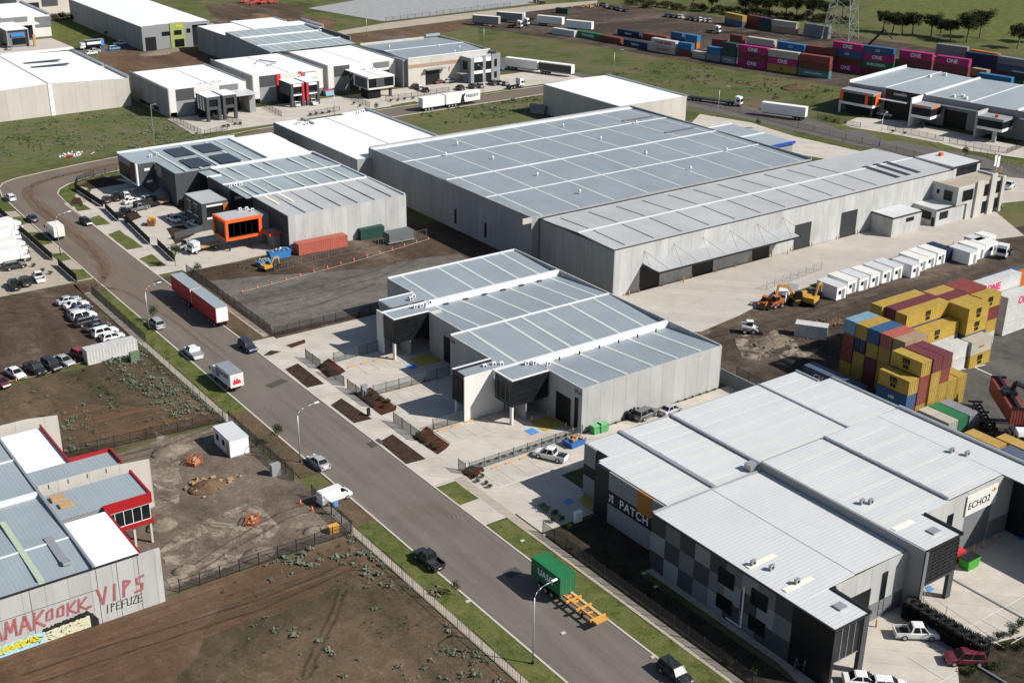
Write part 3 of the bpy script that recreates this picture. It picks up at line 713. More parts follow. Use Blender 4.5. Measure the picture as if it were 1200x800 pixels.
for xx, yy in ((112.5, 185.7), (113.4, 186.4), (114.3, 182.2), (112.2, 181.7), (111.0, 181.9), (107.5, 154.8), (109.2, 154.6), (110.3, 154), (112.9, 150.6), (114.0, 150), (116.8, 149.8)): aircon(b, xx, yy, 7.97 if (xx < 114.6 and (yy < 151 or yy > 179)) else 7.2, .75)
mb = MB()
for k in range(6): mb.box(119.9+k*4.3, 120.1+k*4.3, 150.8, 151, 7.0, 7.5).box(117.5+k*4.3, 118.6+k*4.3, 182.3, 182.7, 7.0, 7.2)
split_boxes(mb, 'roof_fitting', M['steel'], b)
lettering('2/LA', .9, M['lettb'], b, (114.88-130, 139.5-168, 6.9), '-x'); lettering('2/A', .9, M['lettb'], b, (109.57-130, 167.3-168, 6.9), '-x')
bollards([(113.9, 145.7), (113.9, 141.0), (113.6, 138.9), (111.3, 170.0), (111.3, 174.9), (110.8, 146)], 'yellow bollard beside a roller door of the central warehouse')

# ---- big warehouse ---------------------------------------------------------------
b = thing('warehouse', 'largest warehouse, grey ribbed concrete with a vast blue-grey gridded roof', 'warehouse', (200, 241, 0))
W(b, 'wall', M['concdark'], (155.4, 155.7, 206.4, 276, 0, 10.8), (155.7, 243, 275.7, 276, 0, 11.1), (242.7, 243, 206.4, 275.7, 0, 11.1), (155.7, 242.7, 206.4, 206.7, 0, 10.7))
slabs(b, 'roof', M['roofblue'], (155.72, 242.65, 206.75, 224.1, 10.4, 10.4, 10.7, 10.7), (155.72, 242.65, 224.3, 240, 10.7, 10.7, 10.9, 10.9), (155.72, 242.65, 240.3, 259.8, 10.9, 10.9, 10.65, 10.65), (155.72, 242.65, 260, 274.4, 10.65, 10.65, 10.45, 10.45))
W(b, 'roof_gutter', M['flash'], (155.7, 242.6, 224.0, 224.35, 10.6, 10.78), (155.7, 242.6, 239.9, 240.5, 10.8, 11.0), (155.7, 242.6, 259.7, 260.1, 10.6, 10.76), (155.7, 242.7, 274.4, 275.7, 10.3, 10.7))
sk = MB()
for k in range(9):
    xx = 159+k*10.1
    for ya, yb, za, zb in ((206.9, 223.9, 10.4, 10.7), (224.5, 239.8, 10.7, 10.9), (240.6, 259.6, 10.9, 10.65), (260.2, 274.2, 10.65, 10.45)):
        sk.slab(xx-.29, xx+.29, ya, yb, za+.05, za+.05, zb+.05, zb+.05, .04)
split_boxes(sk, 'skylight', M['sky_l'], b)
for x_, y_ in ((176, 266.3), (167.7, 259), (175.5, 249.6), (230.4, 258.9), (210.7, 250.4), (210.6, 232.3), (230.4, 223.8), (210.2, 215.7), (175.8, 231.7), (175.4, 215.1), (211, 266.9)): vent(b, x_, y_, 10.75)
W(b, 'roof_walkway', M['midgrey'], (229, 240.5, 262.6, 263.5, 10.75, 10.85), (229.5, 240.5, 245.6, 246.4, 11.0, 11.1))
W(b, 'window', glass(), (155.34, 155.42, 223.2, 224.0, 1.5, 5)); W(b, 'window', glass(), (155.34, 155.42, 235.5, 236.3, 1.5, 5))
W(b, 'end_strip', M['conccream'], (153.0, 155.4, 206.3, 206.6, 9.6, 10.8))

# ---- long warehouse with canopy and office ----------------------------------------
b = thing('warehouse', 'long new concrete warehouse with pale grey roof, loading canopy and stepped office block', 'warehouse', (215, 193, 0))
mbw = MB(); doors = [(164.4, 170.0, 5.3), (179.1, 185.4, 5.3), (197.1, 202.6, 5.3), (210.25, 215.7, 6.0), (225.7, 231.4, 6.2)]
xs = [157.6]+[v for d in doors for v in d[:2]]+[266.2]
for k in range(0, len(xs), 2): mbw.box(xs[k], xs[k+1], 181.2, 181.5, 0, 10.25)
for d in doors: mbw.box(d[0], d[1], 181.2, 181.5, d[2], 10.25)
mbw.box(265.9, 266.2, 181.5, 205.6, 0, 10.4).box(157.9, 265.9, 205.3, 205.6, 0, 10.3)
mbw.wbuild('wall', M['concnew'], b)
W(b, 'side_wall', M['concdark'], (157.3, 157.6, 181.2, 205.8, 0, 10.3))  # side away from the sun; its shade is put into darker concrete
W(b, 'wall_trim', M['steel'], (157.25, 266.25, 181.1, 181.19, 10.25, 10.42), (157.2, 157.29, 181.1, 205.8, 10.2, 10.4))
for i, d in enumerate(doors): roller(b, 'x', d[0]+.02, d[1]-.02, 181.35, d[2], M['door'] if i < 3 else M['doorg'])
slabs(b, 'roof', M['roofgrey'], (157.65, 265.85, 181.55, 193.4, 10.25, 10.25, 10.6, 10.6), (157.65, 265.85, 193.4, 205.25, 10.6, 10.6, 10.25, 10.25))
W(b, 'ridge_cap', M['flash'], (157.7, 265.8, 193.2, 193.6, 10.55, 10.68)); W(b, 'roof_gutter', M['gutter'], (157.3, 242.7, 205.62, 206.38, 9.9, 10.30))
sk = MB()
for k in range(13):
    xx = 161.2+k*7.78
    if k < 11 or k > 12: sk.slab(xx-.15, xx+.15, 194.3, 203.8, 10.62, 10.62, 10.36, 10.36, .04)
    if k < 11: sk.slab(xx-.15, xx+.15, 182.6, 192.8, 10.34, 10.34, 10.62, 10.62, .04)
split_boxes(sk, 'skylight', M['sky_d'], b)
for k in range(3):
    mb = MB()
    for q in range(10): mb.slab(247.9+k*3.9, 249.5+k*3.9, 184+q*1.06, 184.95+q*1.06, 10.43+q*.032, 10.43+q*.032, 10.46+q*.032, 10.46+q*.032, .04)
    mb.wbuild('solar_panel', M['solar'], b)
slabs(b, 'canopy', M['canopy'], (165, 206.5, 176.2, 181.15, 5.55, 5.55, 6.1, 6.1))
W(b, 'canopy_fascia', M['steel'], (164.9, 206.6, 176.0, 176.18, 5.25, 5.62), (164.85, 164.99, 176.0, 181.1, 5.3, 5.7), (206.52, 206.66, 176.0, 181.1, 5.3, 5.7))
mb = MB()
for k in range(6):
    xx = 165.3+k*8.1; mb.tube((xx, 181.15, 8.6), (xx-1.8, 176.6, 5.7), .028, 5).tube((xx, 181.15, 8.6), (xx+2.6, 176.6, 5.7), .028, 5)
mb.wbuild('canopy_stay', M['steel'], b)
# annex
W(b, 'annex', M['concnew'], (236.4, 246.9, 174.8, 181.15, 0, 4.7)); W(b, 'annex_roof', M['roofwhite2'], (236.6, 246.9, 175.1, 181.1, 4.72, 4.8), )
W(b, 'annex_trim', M['steel'], (236.3, 247.0, 174.68, 174.79, 4.5, 4.82), (236.25, 236.39, 174.7, 181.1, 4.5, 4.82)); window_y(b, 241.3, 244.0, 174.8, 3.0, 3.9)
# stepped office
W(b, 'office_wall', M['concnew'], (251.8, 262.9, 174.2, 181.15, 0, 4.1), (258.6, 276.5, 173.8, 181.1, 4.12, 8.0), (262.9, 276.5, 173.8, 181.15, 0, 4.11), (266.25, 277, 181.2, 193, 0, 10.8), (276.52, 277.2, 173.9, 181.1, 0, 8.6))
W(b, 'office_roof', M['roofwhite2'], (252, 258.5, 174.4, 181.1, 4.12, 4.2), (266.5, 276.8, 181.5, 192.8, 10.82, 10.9)); W(b, 'deck', M['path'], (258.8, 276.3, 174, 181, 8.02, 8.1))
parapet(b, 258.6, 276.5, 173.8, 181.1, 8.02, 8.7, M['conccream'], .2, 'sw'); W(b, 'parapet', M['steel'], (251.7, 258.5, 174.08, 174.19, 3.9, 4.3), (266.2, 277.05, 181.05, 181.19, 10.5, 10.95))
W(b, 'fin_wall', M['conccream'], (265.4, 268.3, 173.3, 173.79, 0, 9.2), (271.0, 273.2, 173.3, 173.79, 0, 10.2), (275.6, 276.8, 173.3, 173.79, 0, 9.0))
window_y(b, 253.2, 256.2, 174.2, 1.6, 3.4); window_y(b, 260.6, 264.6, 173.8, 4.9, 7.6, mull=2); window_y(b, 268.6, 270.8, 173.8, 4.9, 7.8); window_y(b, 273.4, 275.4, 173.8, 4.9, 7.9)
window_y(b, 268.6, 270.8, 173.8, .5, 3.5); window_y(b, 273.4, 275.4, 173.8, .5, 3.6); window_y(b, 267.6, 275.6, 181.2, 8.4, 10.4, mull=3)
window_x(b, 175.3, 177.6, 258.6, 4.9, 7.3); window_x(b, 179, 179.7, 258.6, 6, 7); window_x(b, 175.6, 178.9, 251.8, 1.4, 3.3, mull=2); W(b, 'door', M['steel'], (251.7, 251.8, 174.5, 175.3, 0, 2.2))
W(b, 'vent_hood', M['orange'], (272.2, 273.2, 189.5, 190.4, 10.9, 11.7))
bollards([(164.0, 180.6), (170.4, 180.6), (175.8, 180.0), (178.7, 180.6), (185.8, 180.6), (191.4, 180.4), (196.7, 180.8), (203, 180.8), (209.8, 180.8), (216.1, 180.8), (225.3, 180.8), (231.8, 180.8), (161, 180.3), (207.3, 180)], 'yellow bollard along the loading doors of the long warehouse')

# ---- dispatch complex (two rows, white roofs) ---------------------------------------
b = thing('warehouse', 'white roofed warehouse with charcoal and grey chequered side wall and PATCH sign', 'warehouse', (122, 100, 0))
W(b, 'wall', M['concdark'], (103.9, 147.6, 123.6, 123.9, 0, 7.95), (147.3, 147.6, 118.7, 123.6, 0, 8.0), (150, 150.3, 104, 118.7, 0, 8.0), (119, 148.3, 103.9, 104.2, 0, 9.2), (148.0, 148.3, 60, 103.9, 0, 9.3), (98.8, 119, 103.6, 103.9, 0, 8.2))
slabs(b, 'roof', M['roofwhite2'],
      (101.6, 109.6, 103.6, 118.3, 8.0, 8.0, 8.0, 8.0), (103.9, 109.6, 118.31, 123.7, 8.0, 8.0, 8.0, 8.0), (110.3, 120.0, 104.0, 123.7, 8.05, 7.7, 7.7, 8.05),
      (120.2, 138.7, 104.1, 123.7, 8.0, 8.0, 8.0, 8.0), (139, 147.5, 104.1, 123.7, 8.1, 8.1, 8.1, 8.1), (147.51, 150.2, 104.1, 118.8, 8.1, 8.1, 8.1, 8.1),
      (98.75, 109.0, 79.1, 103.5, 8.05, 8.25, 8.25, 8.05), (109.15, 118.6, 79.2, 103.5, 8.25, 8.05, 8.05, 8.25), (98.75, 104.4, 73.2, 79.08, 8.05, 8.05, 8.05, 8.05),
      (118.95, 131.2, 82.25, 103.8, 9.3, 9.3, 9.3, 9.3), (119.0, 125.6, 76.6, 82.24, 9.3, 9.3, 9.3, 9.3), (131.5, 143, 82.6, 103.8, 9.4, 9.5, 9.5, 9.4), (143.1, 148.0, 60, 103.8, 9.5, 9.4, 9.4, 9.5))
W(b, 'box_gutter', M['galv'], (109.65, 110.25, 104, 123.8, 7.5, 8.3), (119.9, 120.2, 104, 123.8, 7.8, 8.15), (138.72, 138.98, 104.1, 123.8, 7.8, 8.2), (147.4, 147.7, 118.9, 123.8, 7.8, 8.35), (150.2, 150.6, 104.3, 118.7, 7.8, 8.35),
  (109.0, 109.15, 79.2, 103.5, 8.1, 8.22), (118.55, 118.68, 79.2, 103.8, 7.7, 8.1), (131.22, 131.48, 82.6, 103.8, 9.1, 9.7), (147.95, 148.5, 60, 104, 9.1, 9.8))
sk = MB()
for k in range(6):
    yy = 121.5-k*3.1; sk.slab(110.6, 119.6, yy-.35, yy+.35, 8.07, 7.73, 7.73, 8.07, .04)
    if k != 0: sk.box(102+0, 109.2, yy-.35, yy+.35, 7.98, 8.02)
    sk.box(120.8, 138.2, yy-.35, yy+.35, 7.98, 8.02); sk.box(139.4, 147, yy-.35, yy+.35, 8.08, 8.12)
for k in range(6):
    yy = 101-k*3.4; sk.box(119.4, 130.8, yy-.35, yy+.35, 9.28, 9.32); sk.box(131.9, 142.6, yy-.35, yy+.35, 9.46, 9.49)
split_boxes(sk, 'skylight', plain('skylight_offwhite', (.56, .57, .53), .4, var=.04), b)
W(b, 'skylight', M['skyc'], (99.6, 104.4, 87.3, 88.0, 8.1, 8.19)); W(b, 'skylight', M['skyc'], (99.6, 104.4, 81.3, 82.0, 8.1, 8.19)); W(b, 'skylight', M['skyc'], (119.5, 123.2, 81.6, 82.3, 9.31, 9.37))
# unit 3 raised wall, ends
W(b, 'end_wall', M['ltgrey'], (118.7, 118.94, 79.5, 103.9, 7.7, 9.25), (118.7, 118.94, 76.4, 79.5, 0, 9.25))
W(b, 'front_wall', M['conc'], (105.5, 107.6, 78.85, 79.1, 0, 8.0), (112.3, 118.7, 78.85, 79.1, 0, 8.0), (107.6, 112.3, 78.85, 79.1, 5.2, 8.0),
  (119, 135.2, 82.2, 82.5, 0, 9.25), (141.2, 147.9, 82.2, 82.5, 0, 9.35), (135.2, 141.2, 82.2, 82.5, 5.6, 9.3))
W(b, 'plinth', M['midgrey'], (112.4, 118.6, 78.78, 78.84, 0, 2.6), (125.8, 135.1, 82.12, 82.19, 0, 2.8), (141.3, 147.8, 82.12, 82.19, 0, 2.8))
roller(b, 'x', 107.65, 112.25, 79.0, 5.2); roller(b, 'x', 135.25, 141.15, 82.35, 5.6, M['midgrey'])
window_y(b, 114.2, 115.1, 78.85, .4, 6.6); window_y(b, 131.3, 132.4, 82.2, .5, 7.2)
sg = W(b, 'sign_board', M['whitewall'], (134.9, 141.6, 81.98, 82.12, 5.9, 8.9)); lettering('ECHO2', 1.5, M['lettb'], b, (137.7-122, 81.95-100, 7.2), '-y', bold=0.0)
W(b, 'sign_flash', M['bollard'], (140.3, 141.2, 81.92, 81.97, 8.1, 8.3), (140.7, 140.9, 81.92, 81.96, 7.9, 8.5))
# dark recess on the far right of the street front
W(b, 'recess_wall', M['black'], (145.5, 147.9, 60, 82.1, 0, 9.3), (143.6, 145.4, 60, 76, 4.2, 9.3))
# south-west chequered wall (faces -x)
cols = [M['midgrey'], M['chargrey'], M['ltgrey']]
grp = {0: MB(), 1: MB(), 2: MB()}
ys = [103.6-k*2.72 for k in range(10)]
for k in range(9):
    zs_ = [0, 2.75, 5.5, 8.0]
    for r_ in range(3):
        c_ = [[1, 2, 1], [2, 1, 0], [1, 0, 1], [0, 1, 2], [2, 0, 1], [1, 2, 0], [0, 1, 2], [1, 2, 0], [1, 0, 1]][k][r_]
        grp[c_].box(98.5, 98.74, ys[k+1]+.012, ys[k]-.012, zs_[r_]+.012, zs_[r_+1]-.012)
for c_, g_ in grp.items(): split_boxes(g_, 'wall_panel', cols[c_], b)
W(b, 'inner_wall', M['blackwall'], (98.75, 98.95, 79.2, 103.6, 0, 7.9))
for yy in (98.6-8.8, 84.3): 
    window_x(b, yy-1.3, yy+1.3, 98.5, 4.7, 6.9); window_x(b, yy-1.3, yy+1.3, 98.5, 1.1, 3.1)
W(b, 'downpipe', M['white'], (98.3, 98.44, 86.6, 86.78, .5, 6.3), (98.3, 98.44, 86.8, 89.2, .4, .56))
W(b, 'awning_roof_rim', M['steel'], (98.45, 98.7, 73.0, 103.7, 7.95, 8.12), (98.7, 104.5, 72.98, 73.15, 7.9, 8.12), (104.4, 104.75, 73, 78.8, 7.9, 8.3))
# glazed corner
W(b, 'corner_box', M['black'], (98.5, 98.72, 73.2, 79.0, 0, 7.9), (98.72, 99.3, 78.6, 79.1, 0, 7.9)); W(b, 'column', M['chargrey'], (103.5, 104.4, 72.95, 73.5, 0, 7.88)); W(b, 'column', M['black'], (98.5, 98.9, 72.95, 73.19, 0, 7.88))
gl = W(b, 'glazing', glass(), (98.9, 103.5, 73.3, 73.4, 3.0, 7.85)); window_y(b, 98.95, 103.45, 73.25, 3.2, 7.8, M['galv'], 4)
mb = MB()
for k in range(14): mb.box(104.36, 104.42, 73.6+k*.36, 73.8+k*.36, 3.2, 7.8)
mb.wbuild('louvre_screen', M['steel'], b); W(b, 'floor_slab', M['chargrey'], (98.9, 104.3, 73.5, 78.8, 3.0, 3.25)); W(b, 'entry_wall', M['conccream'], (98.8, 98.95, 76.4, 78.5, 0, 2.6))
W(b, 'entry_glazing', glass(), (104.3, 104.36, 73.6, 78.7, 3.2, 7.85), (99, 105.4, 78.5, 78.7, 0, 7.85))
# second office box
W(b, 'corner_box', M['midgrey'], (118.7, 119.3, 76.3, 76.5, 0, 9.25)); window_y(b, 119.35, 125.4, 76.45, 4.2, 8.7, M['steel'], 5)
W(b, 'box_side', M['black'], (125.4, 125.6, 76.5, 82.1, 4.0, 9.25), (119.3, 125.4, 76.55, 76.65, 3.9, 9.2)); W(b, 'floor_slab', M['chargrey'], (119, 125.6, 76.5, 82.1, 3.8, 4.0)); W(b, 'column', M['chargrey'], (124.6, 125.6, 76.45, 76.95, 0, 3.8))
unit_slats(b, 119.4, 125.5, 76.4, 4.2, 8.8, 9, M['steel'])
W(b, 'awning_roof_rim', M['steel'], (118.9, 125.7, 76.25, 76.44, 9.2, 9.42), (125.62, 125.9, 76.25, 82.1, 9.2, 9.6)); W(b, 'access_hatch', M['galv'], (122.6, 124.0, 78.2, 79.4, 9.35, 9.55)); W(b, 'access_hatch', M['galv'], (101.9, 103.2, 75.2, 76.4, 8.1, 8.3))
# rear-left wall with the sign
wall_y = [118.3, 115.4, 112.4, 109.4, 106.5, 103.7]
W(b, 'wall_panel', M['ltgrey'], *[(101.1, 101.35, wall_y[k+1]+.015, wall_y[k]-.015, 5.2, 8.0) for k in (1, 2, 4)], *[(101.1, 101.35, wall_y[k+1]+.015, wall_y[k]-.015, 0, 3.1) for k in (1, 2, 3, 4)])
W(b, 'orange_panel', M['ochre'], (101.08, 101.35, wall_y[4]+.015, wall_y[3]-.015, 4.9, 8.0)); W(b, 'wall_band', M['blackwall'], (101.1, 101.35, 103.7, 115.37, 3.13, 5.17), (101.1, 101.35, 115.42, 118.3, 0, 8.0), (101.35, 101.6, 103.9, 118.2, 0, 7.85))
lettering('PATCH', 1.75, M['lettw'], b, (101.05-122, 109.9-100, 4.15), '-x', bold=.02, spacing=1.1); lettering('26', 1.35, M['lettw'], b, (101.05-122, 114.6-100, 4.15), '-x', tilt=math.pi/2)
W(b, 'wall_panel', M['ltgrey'], (103.6, 103.85, 121.3, 123.9, 4.8, 8.0), (103.6, 103.85, 121.3, 123.9, 0, 3.0)); W(b, 'corner_box', M['blackwall'], (103.6, 103.85, 121.28, 123.9, 3.02, 4.78), (103.7, 103.9, 118.4, 121.26, 0, 7.9))
for xx, yy, zz in ((101.6, 85.6, 8.15), (101.9, 81.8, 8.15), (100.5, 87.6, 8.15), (121.2, 88.4, 9.3), (122.2, 87.8, 9.3), (142.6, 90.4, 9.5), (143.6, 88.6, 9.5)): aircon(b, xx, yy, zz, .75, M['galv'])
W(b, 'roof_box', M['galv'], (117.2, 118.6, 104.3, 105.6, 8.0, 8.9))
bollards([(134.9, 81.2), (136.9, 81.0), (138.8, 80.9), (141.6, 81.0), (112.6, 77.6), (146.5, 79), (102.6, 118.8)], 'yellow bollard by the grey warehouse doors')
# retaining wall between the centre lots
single(MB().box(147, 147.3, 125, 140.5, 0, 2.6).box(147.3, 165, 126, 126.3, 0, 1.6), 'retaining_wall', M['midgrey'], 'dark grey retaining wall behind the central warehouse', 'wall')

# ---- bottom left concrete building ---------------------------------------------------
b = thing('warehouse', 'grey roofed concrete warehouse with red trimmed offices and graffiti on its long wall', 'warehouse', (30, 155, 0))
H_ = 7.9
W(b, 'wall', M['conc'], (14, 43.4, 132.3, 132.6, 0, 7.75), (14, 35.2, 205, 205.3, 0, 7.5))
W(b, 'wall_trim', M['steel'], (14, 40.8, 132.26, 132.62, 7.76, 7.86))
W(b, 'wall_joint', M['steel'], (35.4, 35.44, 132.27, 132.3, 0, 7.7), (27.6, 27.64, 132.27, 132.3, 0, 7.7), (37.9, 37.94, 132.27, 132.3, 0, 7.7), (40.5, 40.54, 132.27, 132.3, 0, 7.7), (14, 35.4, 132.27, 132.3, 4.9, 4.94))
slabs(b, 'roof', M['roofzinc'], (14, 35.2, 132.62, 141, 7.55, 7.55, 7.75, 7.75), (14, 35.2, 141.3, 153.7, 7.75, 7.75, 7.4, 7.4), (14, 35.2, 154.6, 205, 7.75, 7.75, 7.9, 7.9))
W(b, 'roof_gutter', M['flash'], (14, 35.2, 140.95, 141.25, 7.7, 7.82), (14, 35.2, 153.75, 154.55, 7.2, 7.9), (14, 35.3, 164.8, 165.1, 7.8, 7.95)); W(b, 'box_gutter', M['galv'], (35.22, 35.55, 132.65, 176, 7.2, 8.0))
W(b, 'skylight', M['skyg'], (29.0, 29.7, 133.5, 149.3, 7.72, 7.86)); slabs(b, 'skylight', M['skyg'], (29.0, 29.7, 133.0, 141, 7.62, 7.62, 7.82, 7.82))
W(b, 'exhaust_duct', M['galv'], (32.4, 33.4, 135.6, 142.5, 7.75, 7.9), (32.5, 33.5, 135.0, 135.8, 7.8, 8.15))
W(b, 'annex_roof', M['roofwhite'], (35.6, 40.9, 132.64, 144.6, 7.66, 7.78)); W(b, 'side_wall', M['conc'], (40.7, 41.0, 132.62, 144.6, 0, 7.6))
# red box
W(b, 'red_fascia', M['red'], (41.1, 47.6, 145.9, 146.05, 6.3, 7.8), (47.3, 47.6, 146.05, 153.4, 6.3, 7.8), (41.1, 47.6, 145.9, 146.05, 3.3, 3.9), (47.3, 47.6, 146.05, 153.4, 3.3, 3.9), (41.0, 41.2, 132.7, 145.9, 7.3, 7.8))
W(b, 'annex_wall', M['greywall'], (35.6, 47.3, 146.1, 153.3, 3.4, 7.45)); W(b, 'annex_roof', M['roofzinc'], (35.6, 47.3, 146.06, 153.2, 7.46, 7.56)); window_y(b, 41.3, 47.2, 146.06, 3.95, 6.25, M['white'], 5)
W(b, 'red_fascia', M['red'], (41.7, 47.4, 160.9, 161.1, 7.2, 7.9), (47.25, 47.45, 156.5, 160.9, 7.2, 7.9), (41.4, 41.6, 160.9, 173.8, 7.2, 7.9))
W(b, 'annex_roof', M['roofzinc'], (35.6, 47.2, 155.6, 160.8, 7.3, 7.42)); W(b, 'annex_wall', M['greywall'], (35.6, 47.1, 155.7, 160.7, 3.4, 7.3)); W(b, 'annex_roof', M['roofwhite'], (35.6, 41.4, 161.2, 173.7, 7.3, 7.42)); W(b, 'annex_wall', M['greywall'], (35.6, 41.3, 161.2, 173.6, 0, 7.3))
for y_, xe in ((155.3, 50.9), (176.0, 44.7)):
    mb = MB().profy([(35.6, 0), (xe, 0), (xe-.05, 7.6), (44.5 if xe > 50 else 40, 8.2), (35.6, 8.2)], y_-.25, y_); mb.wbuild('party_wall', M['conccream'], b)
W(b, 'wall_joint', M['steel'], *[(36.9+k*2.6, 37.0+k*2.6, 155.0, 155.04, 7.45, 8.1) for k in range(4)])
W(b, 'column', M['conccream'], (44.8, 45.1, 146.4, 146.7, 0, 3.3)); W(b, 'column', M['conccream'], (47.0, 47.3, 146.2, 146.5, 0, 3.3)); W(b, 'bay_canopy', M['steel'], (41.2, 43.4, 139.0, 144.8, 3.0, 3.15))
W(b, 'timber_crate', M['timber'], (36.1, 37.8, 150.7, 152.0, 7.6, 8.0)); W(b, 'timber_crate', M['timber'], (36.5, 38.3, 148.6, 149.8, 7.6, 7.9))
# graffiti: flat paint on the wall
GM = {}; GK = [0]; SPH = thin_cover('overspray', (.40, .16, .17), (.46, .24, .24), (1.6, 1.6), .45, .25, .8)
def stroke(pts, wd, mat, yy=132.26):
    if mat is M['spray']: _stroke([(x, z) for x, z in pts], wd*1.9, SPH, 132.262)
    _stroke(pts, wd, mat, yy)
def _stroke(pts, wd, mat, yy):
    mb = GM.setdefault(mat.name, (MB(), mat))[0]; GK[0] += 1; yy -= .0004*GK[0]
    for i, ((xa, za), (xb, zb)) in enumerate(zip(pts, pts[1:])):
        L_ = math.hypot(xb-xa, zb-za) or .01; a_ = math.atan2(zb-za, xb-xa); dx, dz = -math.sin(a_)*wd/2, math.cos(a_)*wd/2; e = wd*.3
        ex, ez = math.cos(a_)*e, math.sin(a_)*e; y2 = yy-.00008*i
        mb.add([(xa-ex+dx, y2, za-ez+dz), (xa-ex-dx, y2, za-ez-dz), (xb+ex-dx, y2, zb+ez-dz), (xb+ex+dx, y2, zb+ez+dz)], [(0, 1, 2, 3)])
GL = {'A': [[(0, 0), (.5, 1), (1, 0)], [(.2, .4), (.85, .4)]], 'M': [[(0, 0), (.15, 1), (.5, .3), (.9, 1), (1, 0)]], 'K': [[(0, 0), (.1, 1)], [(.95, 1), (.1, .45), (1, 0)]],
      'O': [[(.1, .2), (.2, .8), (.8, .95), (.75, .2), (.1, .2)]], 'I': [[(.4, 0), (.5, 1)]], 'V': [[(0, 1), (.55, 0), (.95, 1)]], 'D': [[(.1, 0), (.15, 1), (.85, .75), (.8, .25), (.1, 0)]],
      'S': [[(.95, .95), (.2, .85), (.25, .55), (.8, .45), (.75, .1), (0, .05)]], 'P': [[(.1, 0), (.15, 1), (.8, .85), (.15, .5)]], 'E': [[(.9, 1), (.1, .9), (.05, .05), (.9, .1)], [(.1, .5), (.7, .5)]],
      'F': [[(.9, 1), (.1, .9), (.1, 0)], [(.1, .5), (.7, .5)]], 'U': [[(0, 1), (.1, .1), (.8, .1), (.9, 1)]], 'Z': [[(0, .9), (.9, 1), (.1, .1), (.95, 0)]], '.': [[(.3, .1), (.6, .1)]], '-': [[(0, .5), (.8, .5)]], 'R': [[(.1, 0), (.15, 1), (.8, .85), (.15, .5), (.9, 0)]]}
def write(s, x, z, w_, h_, wd, mat, gap=.3, dz=0.0):
    for i, ch in enumerate(s):
        for pl in GL.get(ch, []):
            stroke([(x+(w_+gap)*i+px*w_+pz*.12*w_, z+dz*i+pz*h_) for px, pz in pl], wd, mat, 132.255)
write('NAMAK', 21.0, 2.4, 1.25, 2.2, .26, M['spray'], .38); write('OOKK', 28.9, 2.7, 1.05, 1.7, .22, M['spray'], .25); write('.VIPS', 33.6, 2.7, 1.15, 2.2, .26, M['spray'], .40)
write('IPEFUZE', 35.9, 1.2, .62, 1.15, .09, M['sprayk'], .06)
def blob(poly, mat, yy):
    MB().add([(x, yy, z) for x, z in poly], [tuple(range(len(poly)))]).wbuild('graffiti', mat, b)
r2 = random.Random(3)
def rough(x0, x1, zf0, zf1, n=26, am=.16):
    top = [(x0+(x1-x0)*i/n, zf1(x0+(x1-x0)*i/n)+r2.uniform(-am, am)) for i in range(n+1)]; bot = [(x1-(x1-x0)*i/n, zf0(x1-(x1-x0)*i/n)) for i in range(n+1)]
    return top+bot
for mb_, mt_ in GM.values(): mb_.wbuild('graffiti', mt_, b)
GM.clear()
blob(rough(28.4, 35.0, lambda x: .05, lambda x: 2.0+.07*(x-28) if x < 34 else 2.4-(x-34)*1.5, 44, .16), M['sprayk'], 132.256); blob(rough(28.5, 34.0, lambda x: .1, lambda x: 1.45+.05*(x-28), 30, .1), M['sprayc'], 132.250)
blob(rough(14, 28.6, lambda x: .05, lambda x: 1.7, 60, .22), M['sprayb'], 132.254); blob(rough(14, 28.0, lambda x: .6, lambda x: 1.45, 60, .2), M['sprayy'], 132.248)
for k in range(60):
    x_ = r2.uniform(20, 33.6); z_ = r2.uniform(.3, 1.3); stroke([(x_, z_), (x_+r2.uniform(-.35, .35), z_+r2.uniform(-.3, .35)), (x_+r2.uniform(-.35, .5), z_+r2.uniform(-.3, .3))], .05, M['sprayk'] if k % 3 else M['sprayb'], 132.24)

for mb_, mt_ in GM.values(): mb_.wbuild('graffiti', mt_, b)
# ---- dark office row -----------------------------------------------------------------
b = thing('factory_unit', 'charcoal factory units with blue roofs, solar panels and a bright orange framed office box', 'factory', (130, 270, 0))
X1 = 146.0
W(b, 'end_wall', M['concnew'], (115.9, X1, 242.4, 242.7, 0, 8.3)); W(b, 'side_wall', M['chargrey'], (115.88, 116.1, 242.71, 260, 3, 8.35), (115.88, 116.1, 242.71, 260, 0, 2.9))
W(b, 'wall', M['conc'], (X1-.3, X1, 242.7, 303, 0, 8.3)); 
W(b, 'front_wall', M['chargrey'], (114.1, 114.4, 269.0, 281.7, 0, 8.35), (114.4, 117.9, 269.0, 269.3, 0, 8.3), (117.9, 118.1, 260.2, 269.0, 0, 8.35), (108.4, 108.7, 287.8, 300.4, 0, 8.35), (108.7, 117.8, 287.8, 288.1, 0, 8.3),
  (117.7, 117.9, 281.7, 287.8, 0, 8.3), (103.9, 108.4, 300.9, 301.2, 3.0, 8.35), (103.7, 103.9, 300.9, 304, 3.0, 8.35), (108.2, 108.4, 300.4, 314, 0, 3), (114.4, 117.7, 281.5, 281.69, 0, 8.3))
W(b, 'glazing', glass(), (103.75, 103.85, 304, 314, 3.2, 6.6)); W(b, 'wall_panel', M['ltgrey'], (103.68, 103.84, 304.1, 314, 6.65, 8.35)); W(b, 'red_panel', plain('dull_red', (.16, .035, .03)), (103.6, 103.72, 303.6, 305.4, 3.2, 8.0)); W(b, 'white_frame', M['white'], (103.55, 103.95, 300.75, 301.6, 3.0, 8.4), (103.5, 103.7, 301.6, 314.3, 2.9, 3.2))
slabs(b, 'roof', M['roofgrey'], (116.1, X1-.3, 242.75, 259.8, 8.2, 8.2, 8.4, 8.4))
